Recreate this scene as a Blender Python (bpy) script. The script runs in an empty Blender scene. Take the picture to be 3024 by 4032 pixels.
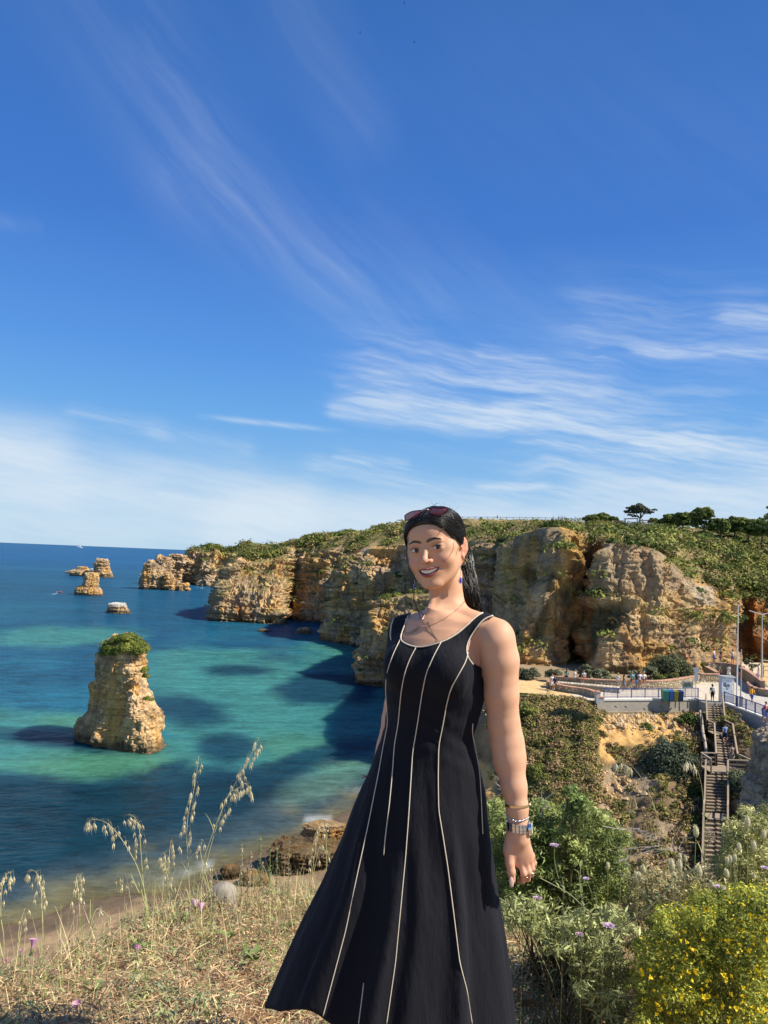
import bpy, math, random, os
import numpy as np
from mathutils import Vector, Matrix
R = math.radians
SC = bpy.context.scene
COL = SC.collection
rng = np.random.default_rng(7)
random.seed(7)

# ------------------------------------------------------------------ camera
CZ = 27.0                                   # metres above the sea
F = 2900.0                                  # focal length in photo pixels (3024 x 4032)
PITCH, ROLL = R(3.54), R(2.33)
_f = np.array([0, math.cos(PITCH), math.sin(PITCH)])
_r0 = np.array([1.0, 0, 0]); _u0 = np.cross(_r0, _f)
_r = _r0*math.cos(ROLL) + _u0*math.sin(ROLL)
_u = np.cross(_r, _f)
CAM = np.array([0, 0, CZ])
cam_data = bpy.data.cameras.new('camera')
cam = bpy.data.objects.new('camera', cam_data)
COL.objects.link(cam)
cam_data.sensor_fit = 'VERTICAL'; cam_data.sensor_height = 36.0
cam_data.lens = 36.0*F/4032.0
cam_data.clip_start = 0.05; cam_data.clip_end = 80000.0
cam.matrix_world = Matrix(((_r[0], _u[0], -_f[0], 0), (_r[1], _u[1], -_f[1], 0), (_r[2], _u[2], -_f[2], CZ), (0, 0, 0, 1)))
SC.camera = cam

# ------------------------------------------------------------------ sun, sky
SUN_AZ, SUN_EL = R(103.0), R(46.0)           # azimuth clockwise from +Y (view direction)
to_sun = Vector((math.sin(SUN_AZ)*math.cos(SUN_EL), math.cos(SUN_AZ)*math.cos(SUN_EL), math.sin(SUN_EL)))
sd = bpy.data.lights.new('sun', 'SUN'); sd.energy = 5.0; sd.angle = R(0.5); sd.color = (1.0, 0.92, 0.78)
so = bpy.data.objects.new('sun', sd); COL.objects.link(so)
so.rotation_euler = to_sun.to_track_quat('Z', 'Y').to_euler()
so.location = (60, 0, 80)

world = bpy.data.worlds.new('World'); SC.world = world; world.use_nodes = True
WN = world.node_tree
for n in list(WN.nodes): WN.nodes.remove(n)

class E:
    """tiny expression wrapper over Math nodes"""
    def __init__(s, nt, sock): s.nt, s.s = nt, sock
    def _m(s, op, *a):
        n = s.nt.nodes.new('ShaderNodeMath'); n.operation = op
        for i, x in enumerate((s,)+a):
            if isinstance(x, E): s.nt.links.new(x.s, n.inputs[i])
            else: n.inputs[i].default_value = x
        return E(s.nt, n.outputs[0])
    def __add__(s, o): return s._m('ADD', o)
    __radd__ = __add__
    def __sub__(s, o): return s._m('SUBTRACT', o)
    def __rsub__(s, o): return (s*-1.0)+o
    def __mul__(s, o): return s._m('MULTIPLY', o)
    __rmul__ = __mul__
    def __truediv__(s, o): return s._m('DIVIDE', o)
    def exp(s): return s._m('EXPONENT')
    def pow(s, o): return s._m('POWER', o)
    def max(s, o): return s._m('MAXIMUM', o)
    def min(s, o): return s._m('MINIMUM', o)
    def asin(s): return s._m('ARCSINE')
    def clamp(s): return s.max(0.0).min(1.0)
    def smooth(s, a, b):
        t = ((s-a)/(b-a)).clamp()
        return t*t*(3.0-2.0*t)

def nnoise(nt, vec, scale, detail=4, rough=0.5, dist=0.0, dims='3D'):
    n = nt.nodes.new('ShaderNodeTexNoise'); n.noise_dimensions = dims
    n.inputs['Scale'].default_value = scale; n.inputs['Detail'].default_value = detail
    n.inputs['Roughness'].default_value = rough; n.inputs['Distortion'].default_value = dist
    if vec is not None: nt.links.new(vec, n.inputs['Vector'])
    return E(nt, n.outputs['Fac'])

def ncomb(nt, x, y, z=0.0):
    n = nt.nodes.new('ShaderNodeCombineXYZ')
    for i, a in enumerate((x, y, z)):
        if isinstance(a, E): nt.links.new(a.s, n.inputs[i])
        else: n.inputs[i].default_value = a
    return n.outputs[0]

def build_world():
    nt = WN; L = nt.links.new
    out = nt.nodes.new('ShaderNodeOutputWorld'); bg = nt.nodes.new('ShaderNodeBackground')
    sky = nt.nodes.new('ShaderNodeTexSky'); sky.sky_type = 'NISHITA'; sky.sun_disc = False
    sky.sun_elevation = SUN_EL; sky.sun_rotation = SUN_AZ
    sky.air_density = 1.0; sky.dust_density = 0.35; sky.ozone_density = 2.2; sky.altitude = 30
    tc = nt.nodes.new('ShaderNodeTexCoord'); sp = nt.nodes.new('ShaderNodeSeparateXYZ')
    L(tc.outputs['Generated'], sp.inputs[0])
    x, y, z = (E(nt, sp.outputs[i]) for i in range(3))
    A = x._m('ARCTAN2', y)*1000.0            # milliradians, roughly photo pixels / 2.9
    H = z.asin()*1000.0
    # clear-sky colour by elevation (deep saturated blue overhead, pale at the horizon), shaded by the Nishita sky's own falloff
    ramp = nt.nodes.new('ShaderNodeValToRGB'); el = ramp.color_ramp; L((H/1571.0).clamp().s, ramp.inputs[0])
    stops = [(0, (.36, .65, .90)), (45, (.30, .60, .91)), (110, (.195, .50, .91)), (190, (.120, .41, .90)), (260, (.088, .33, .87)),
             (420, (.050, .212, .70)), (700, (.040, .165, .54)), (1571, (.03, .12, .42))]
    while len(el.elements) < len(stops): el.elements.new(.5)
    for e_, (h_, c_) in zip(el.elements, stops): e_.position = h_/1571.0; e_.color = c_+(1,)
    vs = nt.nodes.new('ShaderNodeVectorMath'); vs.operation = 'SCALE'; vs.inputs['Scale'].default_value = 5.6
    L(ramp.outputs[0], vs.inputs[0])
    hs = nt.nodes.new('ShaderNodeMix'); hs.data_type = 'RGBA'; hs.inputs['Factor'].default_value = .92
    L(sky.outputs[0], hs.inputs['A']); L(vs.outputs[0], hs.inputs['B'])
    def seg(x0, v0, x1, v1, w, amp):
        ax, ay = (x0-1512)/2.9, (2195+(x0-1512)*.0405-v0)/2.9
        bx, by = (x1-1512)/2.9, (2195+(x1-1512)*.0405-v1)/2.9
        dx, dy = bx-ax, by-ay; LL = dx*dx+dy*dy
        t = (((A-ax)*dx+(H-ay)*dy)/LL).clamp()
        px = A-ax-t*dx; py = H-ay-t*dy
        d2 = (px*px+py*py)/(-(w/2.9)**2)
        tt = t*2.0-1.0; t4 = tt*tt; t4 = t4*t4
        return d2.exp()*(1.0-t4)*amp if w < 30 else d2.exp()*amp
    # wind-drawn streak noises along a direction descending to the right
    def streak(ang, sx, sy, seed, detail=5, rough=.55, warp=60.0):
        ca, sa = math.cos(ang), math.sin(ang)
        w1 = nnoise(nt, ncomb(nt, A/160.0, H/110.0, seed), 1.0, 3, .5)
        w2 = nnoise(nt, ncomb(nt, A/45.0, H/45.0, seed+9), 1.0, 3, .6)
        P = A*ca-H*sa; Q = A*sa+H*ca+(w1-.5)*warp+(w2-.5)*warp*.07
        return nnoise(nt, ncomb(nt, P/sx, Q/sy, seed+3.3), 1.0, detail, rough)
    s1 = streak(R(8), 300, 24, 1.0, warp=60)
    s2 = streak(R(38), 420, 40, 5.0, warp=34)
    s3 = streak(R(4), 170, 30, 11.0, warp=50)
    s4 = streak(R(10), 70, 6.5, 21.0, detail=6, rough=.62, warp=30)
    lowL = (seg(-900, 2090, 900, 2110, 130, .42)+seg(-700, 1730, 250, 1800, 80, .75)+seg(0, 1850, 1150, 2000, 105, .80)
            + seg(1000, 2010, 2100, 2080, 85, .60)+seg(-600, 1900, 300, 1960, 110, .5)+seg(900, 2070, 3600, 2110, 95, .75)+seg(2300, 1960, 3600, 1990, 80, .45))
    left = lowL*(s3.smooth(.22, .66)*.7+.42)*(s4.smooth(.25, .7)*.35+.82)
    wisps = (seg(1330, 1545, 2000, 1650, 40, .7)+seg(1300, 1620, 1900, 1690, 30, .5)+seg(1950, 1640, 2400, 1740, 85, .65)
             + seg(1450, 1470, 2300, 1560, 90, .35)+seg(1880, 1400, 2900, 1480, 30, .6)+seg(2050, 1740, 2700, 1830, 34, .9)
             + seg(2500, 1780, 3500, 1860, 55, 1.3)+seg(2780, 1340, 3250, 1450, 46, .55)+seg(1850, 1925, 2170, 1912, 26, .9)
             + seg(1290, 1790, 1620, 1835, 20, .8)+seg(760, 1655, 1360, 1698, 10, .55)+seg(2200, 2000, 3400, 2020, 90, .55)
             + seg(330, 1675, 640, 1715, 34, .28)+seg(620, 1725, 960, 1775, 36, .28)+seg(2850, 1740, 3300, 1750, 18, 1.0)
             + seg(1500, 1480, 2700, 1760, 180, .40)+seg(2200, 1780, 3300, 1960, 160, .62)+seg(2300, 1300, 3300, 1480, 120, .28)+seg(1250, 1850, 2000, 1960, 60, .35))
    right = wisps*(s1.smooth(.34, .74)*1.0+.10)*(s4.smooth(.30, .72)*.75+.42)
    high = (seg(100, 100, 700, 700, 210, .20)+seg(700, 800, 1600, 1280, 150, .30)+seg(500, 500, 1250, 1150, 120, .22)+seg(1050, 250, 1350, 600, 130, .17)
            + seg(1400, 1050, 2200, 1300, 170, .22)+seg(0, 1055, 200, 1060, 26, .28)+seg(1900, 500, 3000, 900, 300, .05))*s2.smooth(.20, .85)*.42
    # whiter cirrus veil added out of view as neutral fill for shaded cliffs
    side = A._m('ABSOLUTE').smooth(560, 950); hh = H/300.0
    cl = (left+right+high)+side*(hh*hh*-1.0).exp()*(s3.smooth(.2, .7)*.5+.75)
    cl = (1.0-(cl*-1.25).exp())*.88
    veil = (H/(-120.0)).exp()*.16
    fac = (cl+veil*(1.0-cl)).clamp()
    up = z.smooth(-.02, .0)
    fac = fac*up
    mix = nt.nodes.new('ShaderNodeMix'); mix.data_type = 'RGBA'
    L(fac.s, mix.inputs['Factor']); L(hs.outputs['Result'], mix.inputs['A'])
    mix.inputs['B'].default_value = (4.7, 5.25, 5.75, 1)
    # the sky goes on below the horizon as pale haze
    L(mix.outputs['Result'], bg.inputs['Color'])
    bg.inputs['Strength'].default_value = 0.105
    L(bg.outputs[0], out.inputs[0])
build_world()
world.cycles.sampling_method = 'MANUAL'; world.cycles.sample_map_resolution = 512
SC.view_settings.view_transform = 'Standard'; SC.view_settings.look = 'None'
SC.view_settings.exposure = 0.6; SC.view_settings.gamma = 1.0; SC.view_settings.use_curve_mapping = False
SC.cycles.max_bounces = 5; SC.cycles.diffuse_bounces = 3; SC.cycles.glossy_bounces = 2; SC.cycles.transparent_max_bounces = 8
SC.cycles.caustics_reflective = False; SC.cycles.caustics_refractive = False

# ------------------------------------------------------------------ helpers
def P(u, v, d):
    """point seen at photo pixel (u, v) at forward distance y = d"""
    u = np.asarray(u, float); v = np.asarray(v, float); d = np.asarray(d, float)
    cx = (u-1512.0)/F; cy = -(v-2016.0)/F
    D = _f + cx[..., None]*_r + cy[..., None]*_u
    return CAM + D*(d/D[..., 1])[..., None]
def PZ(u, v, z):
    """point seen at (u, v) on the level z"""
    u = np.asarray(u, float); v = np.asarray(v, float)
    cx = (u-1512.0)/F; cy = -(v-2016.0)/F
    D = _f + cx[..., None]*_r + cy[..., None]*_u
    return CAM + D*((z-CZ)/D[..., 2])[..., None]
def UV(p):
    p = np.asarray(p, float)-CAM
    w = p@_f
    return 1512+F*(p@_r)/w, 2016-F*(p@_u)/w

def _h(ix, iy, iz, seed):
    h = (ix.astype(np.uint32)*np.uint32(374761393)) ^ (iy.astype(np.uint32)*np.uint32(668265263)) ^ (iz.astype(np.uint32)*np.uint32(2246822519)) ^ np.uint32((seed*3266489917) & 0xffffffff)
    h = (h ^ (h >> np.uint32(13)))*np.uint32(1274126177)
    h = (h ^ (h >> np.uint32(16)))*np.uint32(2654435761)
    return (h ^ (h >> np.uint32(15))).astype(np.float64)/2147483648.0-1.0
def vn(p, scale=1.0, seed=0):
    """value noise, -1..1; scale = feature size in metres (scalar or 3 numbers)"""
    q = np.asarray(p, float)/np.asarray(scale, float)+13.7*seed
    i = np.floor(q); f = q-i; i = i.astype(np.int64); f = f*f*f*(f*(f*6-15)+10)
    x, y, z = i[:, 0], i[:, 1], i[:, 2]; fx, fy, fz = f[:, 0], f[:, 1], f[:, 2]
    r = 0
    for a in (0, 1):
        wa = fx if a else 1-fx
        for b in (0, 1):
            wb = fy if b else 1-fy
            for c in (0, 1):
                wc = fz if c else 1-fz
                r = r+wa*wb*wc*_h(x+a, y+b, z+c, seed)
    return r
def fbm(p, scale=1.0, oct=4, seed=0, gain=.5, lac=2.07):
    s = 0; a = 1; t = 0; sc = np.asarray(scale, float)
    for k in range(oct):
        s = s+a*vn(p, sc, seed+k*7); t += a; a *= gain; sc = sc/lac
    return s/t
def ridged(p, scale=1.0, oct=4, seed=0):
    s = 0; a = 1; t = 0; sc = np.asarray(scale, float)
    for k in range(oct):
        s = s+a*(1-2*np.abs(vn(p, sc, seed+k*7))); t += a; a *= .5; sc = sc/2.1
    return s/t
def sstep(x, a, b):
    t = np.clip((x-a)/(b-a), 0, 1); return t*t*(3-2*t)
def mixc(a, b, t):
    a = np.asarray(a, float); b = np.asarray(b, float); return a+(b-a)*np.asarray(t)[..., None]

def mesh_obj(name, V, Fc, mat=None, parent=None, col=None, smooth=False, fmat=None, kind=None):
    """V (n,3); Fc = (m,3) / (m,4) array or a list of such arrays; col (n,3) per vertex"""
    me = bpy.data.meshes.new(name)
    V = np.asarray(V, np.float32)
    arrs = Fc if isinstance(Fc, list) else [Fc]
    arrs = [np.asarray(a, np.int32) for a in arrs if len(a)]
    me.vertices.add(len(V)); me.vertices.foreach_set('co', V.ravel())
    nl = sum(a.size for a in arrs); npoly = sum(len(a) for a in arrs)
    me.loops.add(nl); me.polygons.add(npoly)
    me.loops.foreach_set('vertex_index', np.concatenate([a.ravel() for a in arrs]))
    tot = np.concatenate([np.full(len(a), a.shape[1], np.int32) for a in arrs])
    st = np.concatenate([[0], np.cumsum(tot)[:-1]]).astype(np.int32)
    me.polygons.foreach_set('loop_start', st)
    me.update(calc_edges=True)
    if smooth is True: me.polygons.foreach_set('use_smooth', np.ones(npoly, bool))
    else: me.polygons.foreach_set('use_smooth', np.zeros(npoly, bool))
    if col is not None:
        at = me.color_attributes.new('Col', 'FLOAT_COLOR', 'POINT')
        c = np.ones((len(V), 4), np.float32); c[:, :3] = col
        at.data.foreach_set('color', c.ravel())
    mats = mat if isinstance(mat, (list, tuple)) else [mat]
    for m in mats:
        if m is not None: me.materials.append(m)
    if fmat is not None: me.polygons.foreach_set('material_index', np.asarray(fmat, np.int32))
    me.validate()
    o = bpy.data.objects.new(name, me); COL.objects.link(o)
    if parent is not None: o.parent = parent
    if kind: o['kind'] = kind
    return o
def tag(o, label=None, cat=None, group=None, kind=None):
    if label: o['label'] = label
    if cat: o['category'] = cat
    if group: o['group'] = group
    if kind: o['kind'] = kind
    return o
def empty(name, label, cat, loc=(0, 0, 0), rz=0, group=None):
    o = bpy.data.objects.new(name, None); COL.objects.link(o)
    o.location = Vector([float(a) for a in loc]); o.rotation_euler = (0, 0, rz); o.empty_display_size = .2
    return tag(o, label, cat, group)
def to_parent(o, parent):
    """parent o keeping its world-space vertices (parents are unscaled empties); for parents at arbitrary location"""
    o.parent = parent
    o.matrix_parent_inverse = parent_matrix(parent).inverted()
    return o
def parent_matrix(p):
    m = Matrix.Translation(p.location) @ p.rotation_euler.to_matrix().to_4x4()
    if p.parent: m = parent_matrix(p.parent) @ p.matrix_parent_inverse @ m
    return m
def copy_tree(o, parent=None):
    c = o.copy(); COL.objects.link(c)
    if parent is not None: c.parent = parent
    for ch in list(o.children): copy_tree(ch, c)
    return c

class MB:
    """collects boxes, tubes, strips into one mesh"""
    def __init__(s): s.v = []; s.q = []; s.t = []; s.c = []; s.n = 0
    def add(s, V, q=None, t=None, col=None):
        V = np.asarray(V, float).reshape(-1, 3)
        if q is not None and len(q): s.q.append(np.asarray(q)+s.n)
        if t is not None and len(t): s.t.append(np.asarray(t)+s.n)
        s.v.append(V); s.n += len(V)
        c = np.ones((len(V), 3)) if col is None else np.broadcast_to(np.asarray(col, float), (len(V), 3))
        s.c.append(c); return s
    def box(s, c, size, rz=0, col=None, M=None):
        x, y, z = np.asarray(size, float)/2
        V = np.array([[-x, -y, -z], [x, -y, -z], [x, y, -z], [-x, y, -z], [-x, -y, z], [x, -y, z], [x, y, z], [-x, y, z]])
        if M is not None: V = V@np.asarray(M).T
        ca, sa = math.cos(rz), math.sin(rz)
        V = V@np.array([[ca, sa, 0], [-sa, ca, 0], [0, 0, 1]])+np.asarray(c, float)
        return s.add(V, [[0, 3, 2, 1], [4, 5, 6, 7], [0, 1, 5, 4], [1, 2, 6, 5], [2, 3, 7, 6], [3, 0, 4, 7]], None, col)
    def bar(s, a, b, w, h=None, col=None):
        """rectangular bar from a to b; w horizontal width, h the other"""
        a = np.asarray(a, float); b = np.asarray(b, float); h = w if h is None else h
        d = b-a; L = np.linalg.norm(d)+1e-9; d = d/L
        up = np.array([0, 0, 1.0]) if abs(d[2]) < .95 else np.array([0, 1.0, 0])
        sx = np.cross(d, up); sx /= np.linalg.norm(sx); uu = np.cross(sx, d)
        V = [e+sx*i*w/2+uu*j*h/2 for e in (a, b) for i, j in ((-1, -1), (1, -1), (1, 1), (-1, 1))]
        return s.add(V, [[0, 1, 2, 3], [4, 7, 6, 5], [0, 4, 5, 1], [1, 5, 6, 2], [2, 6, 7, 3], [3, 7, 4, 0]], None, col)
    def tube(s, pts, rad, n=6, col=None, cap=True):
        pts = np.asarray(pts, float); m = len(pts)
        rad = np.broadcast_to(np.asarray(rad, float), (m,))
        T = np.gradient(pts, axis=0); T /= (np.linalg.norm(T, axis=1)[:, None]+1e-9)
        ref = np.array([0, 0, 1.0]) if abs(T[0][2]) < .9 else np.array([1.0, 0, 0])
        a = np.cross(T, ref); a /= (np.linalg.norm(a, axis=1)[:, None]+1e-9); b = np.cross(T, a)
        th = np.arange(n)*2*math.pi/n
        V = (pts[:, None]+rad[:, None, None]*(a[:, None]*np.cos(th)[None, :, None]+b[:, None]*np.sin(th)[None, :, None])).reshape(-1, 3)
        i = np.arange(m-1)[:, None]*n; j = np.arange(n)[None]; k = (j+1) % n
        q = np.stack([i+j, i+k, i+n+k, i+n+j], -1).reshape(-1, 4)
        t = []
        if cap:
            t = [[0, k+1, k] for k in range(1, n-1)]+[[(m-1)*n, (m-1)*n+k, (m-1)*n+k+1] for k in range(1, n-1)]
        c = None
        if col is not None:
            c = np.asarray(col, float)
            if c.ndim == 2: c = np.repeat(c, n, axis=0)
        return s.add(V, q, t if cap else None, c)
    def lathe(s, prof, c=(0, 0, 0), n=12, col=None, sx=1, sy=1):
        prof = np.asarray(prof, float); m = len(prof); th = np.arange(n)*2*math.pi/n
        V = np.stack([prof[:, 0][:, None]*np.cos(th)*sx, prof[:, 0][:, None]*np.sin(th)*sy, np.repeat(prof[:, 1][:, None], n, 1)], -1).reshape(-1, 3)+np.asarray(c, float)
        i = np.arange(m-1)[:, None]*n; j = np.arange(n)[None]; k = (j+1) % n
        return s.add(V, np.stack([i+j, i+k, i+n+k, i+n+j], -1).reshape(-1, 4), None, col)
    def build(s, name, mat, parent=None, smooth=False, kind=None):
        V = np.concatenate(s.v); Fs = []
        if s.q: Fs.append(np.concatenate(s.q))
        if s.t: Fs.append(np.concatenate(s.t))
        return mesh_obj(name, V, Fs, mat, parent, np.concatenate(s.c), smooth, kind=kind)

def catmull(Pc, n):
    """resample (m,k) control array to n rows, Catmull-Rom"""
    Pc = np.asarray(Pc, float); m = len(Pc)
    t = np.linspace(0, m-1, n); i = np.minimum(t.astype(int), m-2); f = (t-i)
    sh = (slice(None),)+(None,)*(Pc.ndim-1)
    f = f[sh]
    p0 = Pc[np.maximum(i-1, 0)]; p1 = Pc[i]; p2 = Pc[i+1]; p3 = Pc[np.minimum(i+2, m-1)]
    return .5*((2*p1)+(-p0+p2)*f+(2*p0-5*p1+4*p2-p3)*f*f+(-p0+3*p1-3*p2+p3)*f**3)
def resamp(pts, step):
    pts = np.asarray(pts, float); s = np.r_[0, np.cumsum(np.linalg.norm(np.diff(pts[:, :2], axis=0), axis=1))]
    n = max(2, int(s[-1]/step)+1); t = np.linspace(0, s[-1], n)
    return np.stack([np.interp(t, s, pts[:, i]) for i in range(pts.shape[1])], 1)
def linres(Pc, n):
    Pc = np.asarray(Pc, float); m = len(Pc)
    t = np.linspace(0, m-1, n); i = np.minimum(t.astype(int), m-2); f = (t-i)[(slice(None),)+(None,)*(Pc.ndim-1)]
    return Pc[i]*(1-f)+Pc[i+1]*f
def grid_faces(nr, nc, wrap=False):
    i = np.arange(nr-1)[:, None]*nc
    if wrap: j = np.arange(nc)[None]; k = (j+1) % nc
    else: j = np.arange(nc-1)[None]; k = j+1
    return np.stack([i+j, i+k, i+nc+k, i+nc+j], -1).reshape(-1, 4)
def grid_normals(G, wrap=False):
    du = np.gradient(G, axis=1); dv = np.gradient(G, axis=0)
    if wrap:
        du = (np.roll(G, -1, 1)-np.roll(G, 1, 1))/2
    n = np.cross(du, dv); return n/(np.linalg.norm(n, axis=2)[..., None]+1e-9)

# ------------------------------------------------------------------ materials
def new_mat(name):
    m = bpy.data.materials.new(name); m.use_nodes = True
    nt = m.node_tree; b = nt.nodes['Principled BSDF']
    return m, nt, b
def mat_plain(name, col, rough=.6, metal=0.0, spec=.5, vary=.12, scale=8.0, bump=0.0, bscale=40.0, emit=None):
    """principled paint with slight procedural variation of tone and relief"""
    m, nt, b = new_mat(name); L = nt.links.new
    tc = nt.nodes.new('ShaderNodeTexCoord')
    n = nnoise(nt, tc.outputs['Object'], scale, 4, .6)
    f = (n-.5)*(2*vary)+1.0
    vm = nt.nodes.new('ShaderNodeVectorMath'); vm.operation = 'SCALE'
    vm.inputs[0].default_value = col[:3]; L(f.s, vm.inputs['Scale'])
    L(vm.outputs[0], b.inputs['Base Color'])
    b.inputs['Roughness'].default_value = rough; b.inputs['Metallic'].default_value = metal
    b.inputs['Specular IOR Level'].default_value = spec
    if bump:
        nb = nnoise(nt, tc.outputs['Object'], bscale, 3, .6)
        bp = nt.nodes.new('ShaderNodeBump'); bp.inputs['Strength'].default_value = bump; bp.inputs['Distance'].default_value = .02
        L(nb.s, bp.inputs['Height']); L(bp.outputs[0], b.inputs['Normal'])
    return m
def mat_vc(name, rough=.9, spec=.25, vary=.35, scale=1.0, bump=.4, bscale=3.0, bdist=.3, trans=0.0, detail=6, scale2=None):
    """vertex colour x procedural noise + bump"""
    m, nt, b = new_mat(name); L = nt.links.new
    at = nt.nodes.new('ShaderNodeAttribute'); at.attribute_name = 'Col'
    geo = nt.nodes.new('ShaderNodeNewGeometry')
    src = at.outputs['Color']
    if vary:
        n = nnoise(nt, geo.outputs['Position'], scale, detail, .65)
        f = (n-.5)*(2*vary)+1.0
        if scale2:
            f = f*((nnoise(nt, geo.outputs['Position'], scale2, 4, .7)-.5)*(2*vary)+1.0)
        vm = nt.nodes.new('ShaderNodeVectorMath'); vm.operation = 'SCALE'
        L(src, vm.inputs[0]); L(f.s, vm.inputs['Scale']); src = vm.outputs[0]
    L(src, b.inputs['Base Color'])
    b.inputs['Roughness'].default_value = rough; b.inputs['Specular IOR Level'].default_value = spec
    if bump:
        nb = nnoise(nt, geo.outputs['Position'], bscale, 8, .72)
        bp = nt.nodes.new('ShaderNodeBump'); bp.inputs['Strength'].default_value = bump; bp.inputs['Distance'].default_value = bdist
        L(nb.s, bp.inputs['Height']); L(bp.outputs[0], b.inputs['Normal'])
    if trans:
        out = nt.nodes['Material Output']; tr = nt.nodes.new('ShaderNodeBsdfTranslucent'); mx = nt.nodes.new('ShaderNodeMixShader')
        L(src, tr.inputs['Color']); mx.inputs[0].default_value = trans
        L(b.outputs[0], mx.inputs[1]); L(tr.outputs[0], mx.inputs[2]); L(mx.outputs[0], out.inputs[0])
    return m
M_LEAF = mat_vc('leaf', rough=.55, spec=.35, vary=0, bump=0, trans=.28)
M_LEAF_FAR = mat_vc('leaf_far', rough=.8, spec=.2, vary=0, bump=0, trans=.2)
M_ROCK = mat_vc('rock', rough=.95, spec=.1, vary=.5, scale=.45, bump=1.0, bscale=1.3, bdist=.9, scale2=3.0)
M_ROCK_FAR = mat_vc('rock_far', rough=.95, spec=.1, vary=.3, scale=.25, bump=1.0, bscale=.7, bdist=1.4, scale2=1.3)
M_SOIL = mat_vc('soil', rough=.95, spec=.1, vary=.35, scale=1.2, bump=.6, bscale=4.0, bdist=.15, scale2=9.0)
M_PAINT = mat_vc('paint', rough=.6, spec=.3, vary=.1, scale=2.0, bump=0)
M_METAL = mat_vc('painted_metal', rough=.4, spec=.5, vary=.08, scale=2.0, bump=0)
M_WOOD = mat_vc('weathered_wood', rough=.85, spec=.2, vary=.3, scale=3.0, bump=.3, bscale=20, bdist=.01)

def leaf_cloud(C, rad, n, size, col, seed=1, up=.35, flat=1.0, jit=.25, elong=1.0, ntri=1):
    """C (m,3) clump centres, rad (m,) or (m,3) radii: n leaves in each clump's shell. Returns V, T, colours"""
    g = np.random.default_rng(seed); C = np.asarray(C, float); m = len(C)
    rad = np.asarray(rad, float)
    if rad.ndim == 1: rad = np.stack([rad, rad, rad*flat], 1)
    d = g.normal(size=(m, n, 3)); d /= np.linalg.norm(d, axis=2)[..., None]
    d[..., 2] = np.where(d[..., 2] < -.35, -d[..., 2], d[..., 2])
    rr = 1-.5*g.random((m, n, 1))**1.6
    c = C[:, None]+d*rr*rad[:, None]
    nrm = d+g.normal(size=d.shape)*.55; nrm[..., 2] += up
    nrm /= np.linalg.norm(nrm, axis=2)[..., None]
    a = g.normal(size=d.shape); a -= nrm*(a*nrm).sum(2)[..., None]; a /= np.linalg.norm(a, axis=2)[..., None]
    b = np.cross(nrm, a)
    s = size*(.6+.8*g.random((m, n, 1)))
    c = c.reshape(-1, 3); a = (a*s*elong).reshape(-1, 3); b = (b*s/elong**.5).reshape(-1, 3)
    k = len(c)
    if ntri == 2:
        V = np.stack([c-a, c-b*.45, c+a, c+b*.45], 1).reshape(-1, 3)
        Fx = (np.arange(k)[:, None]*4+np.array([0, 1, 2, 3])[None])
        mul = 4
    else:
        V = np.stack([c-a*.6-b*.5, c+a*.9, c-a*.3+b*.8], 1).reshape(-1, 3)
        Fx = (np.arange(k)[:, None]*3+np.array([0, 1, 2])[None]); mul = 3
    col = np.asarray(col, float)
    if col.ndim == 1: col = np.broadcast_to(col, (m, 3))
    cc = np.repeat(col, n, axis=0)*(1+jit*g.normal(size=(m*n, 1)))
    cc = np.clip(cc, .004, 1)
    return V, Fx, np.repeat(cc, mul, axis=0)
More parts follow.
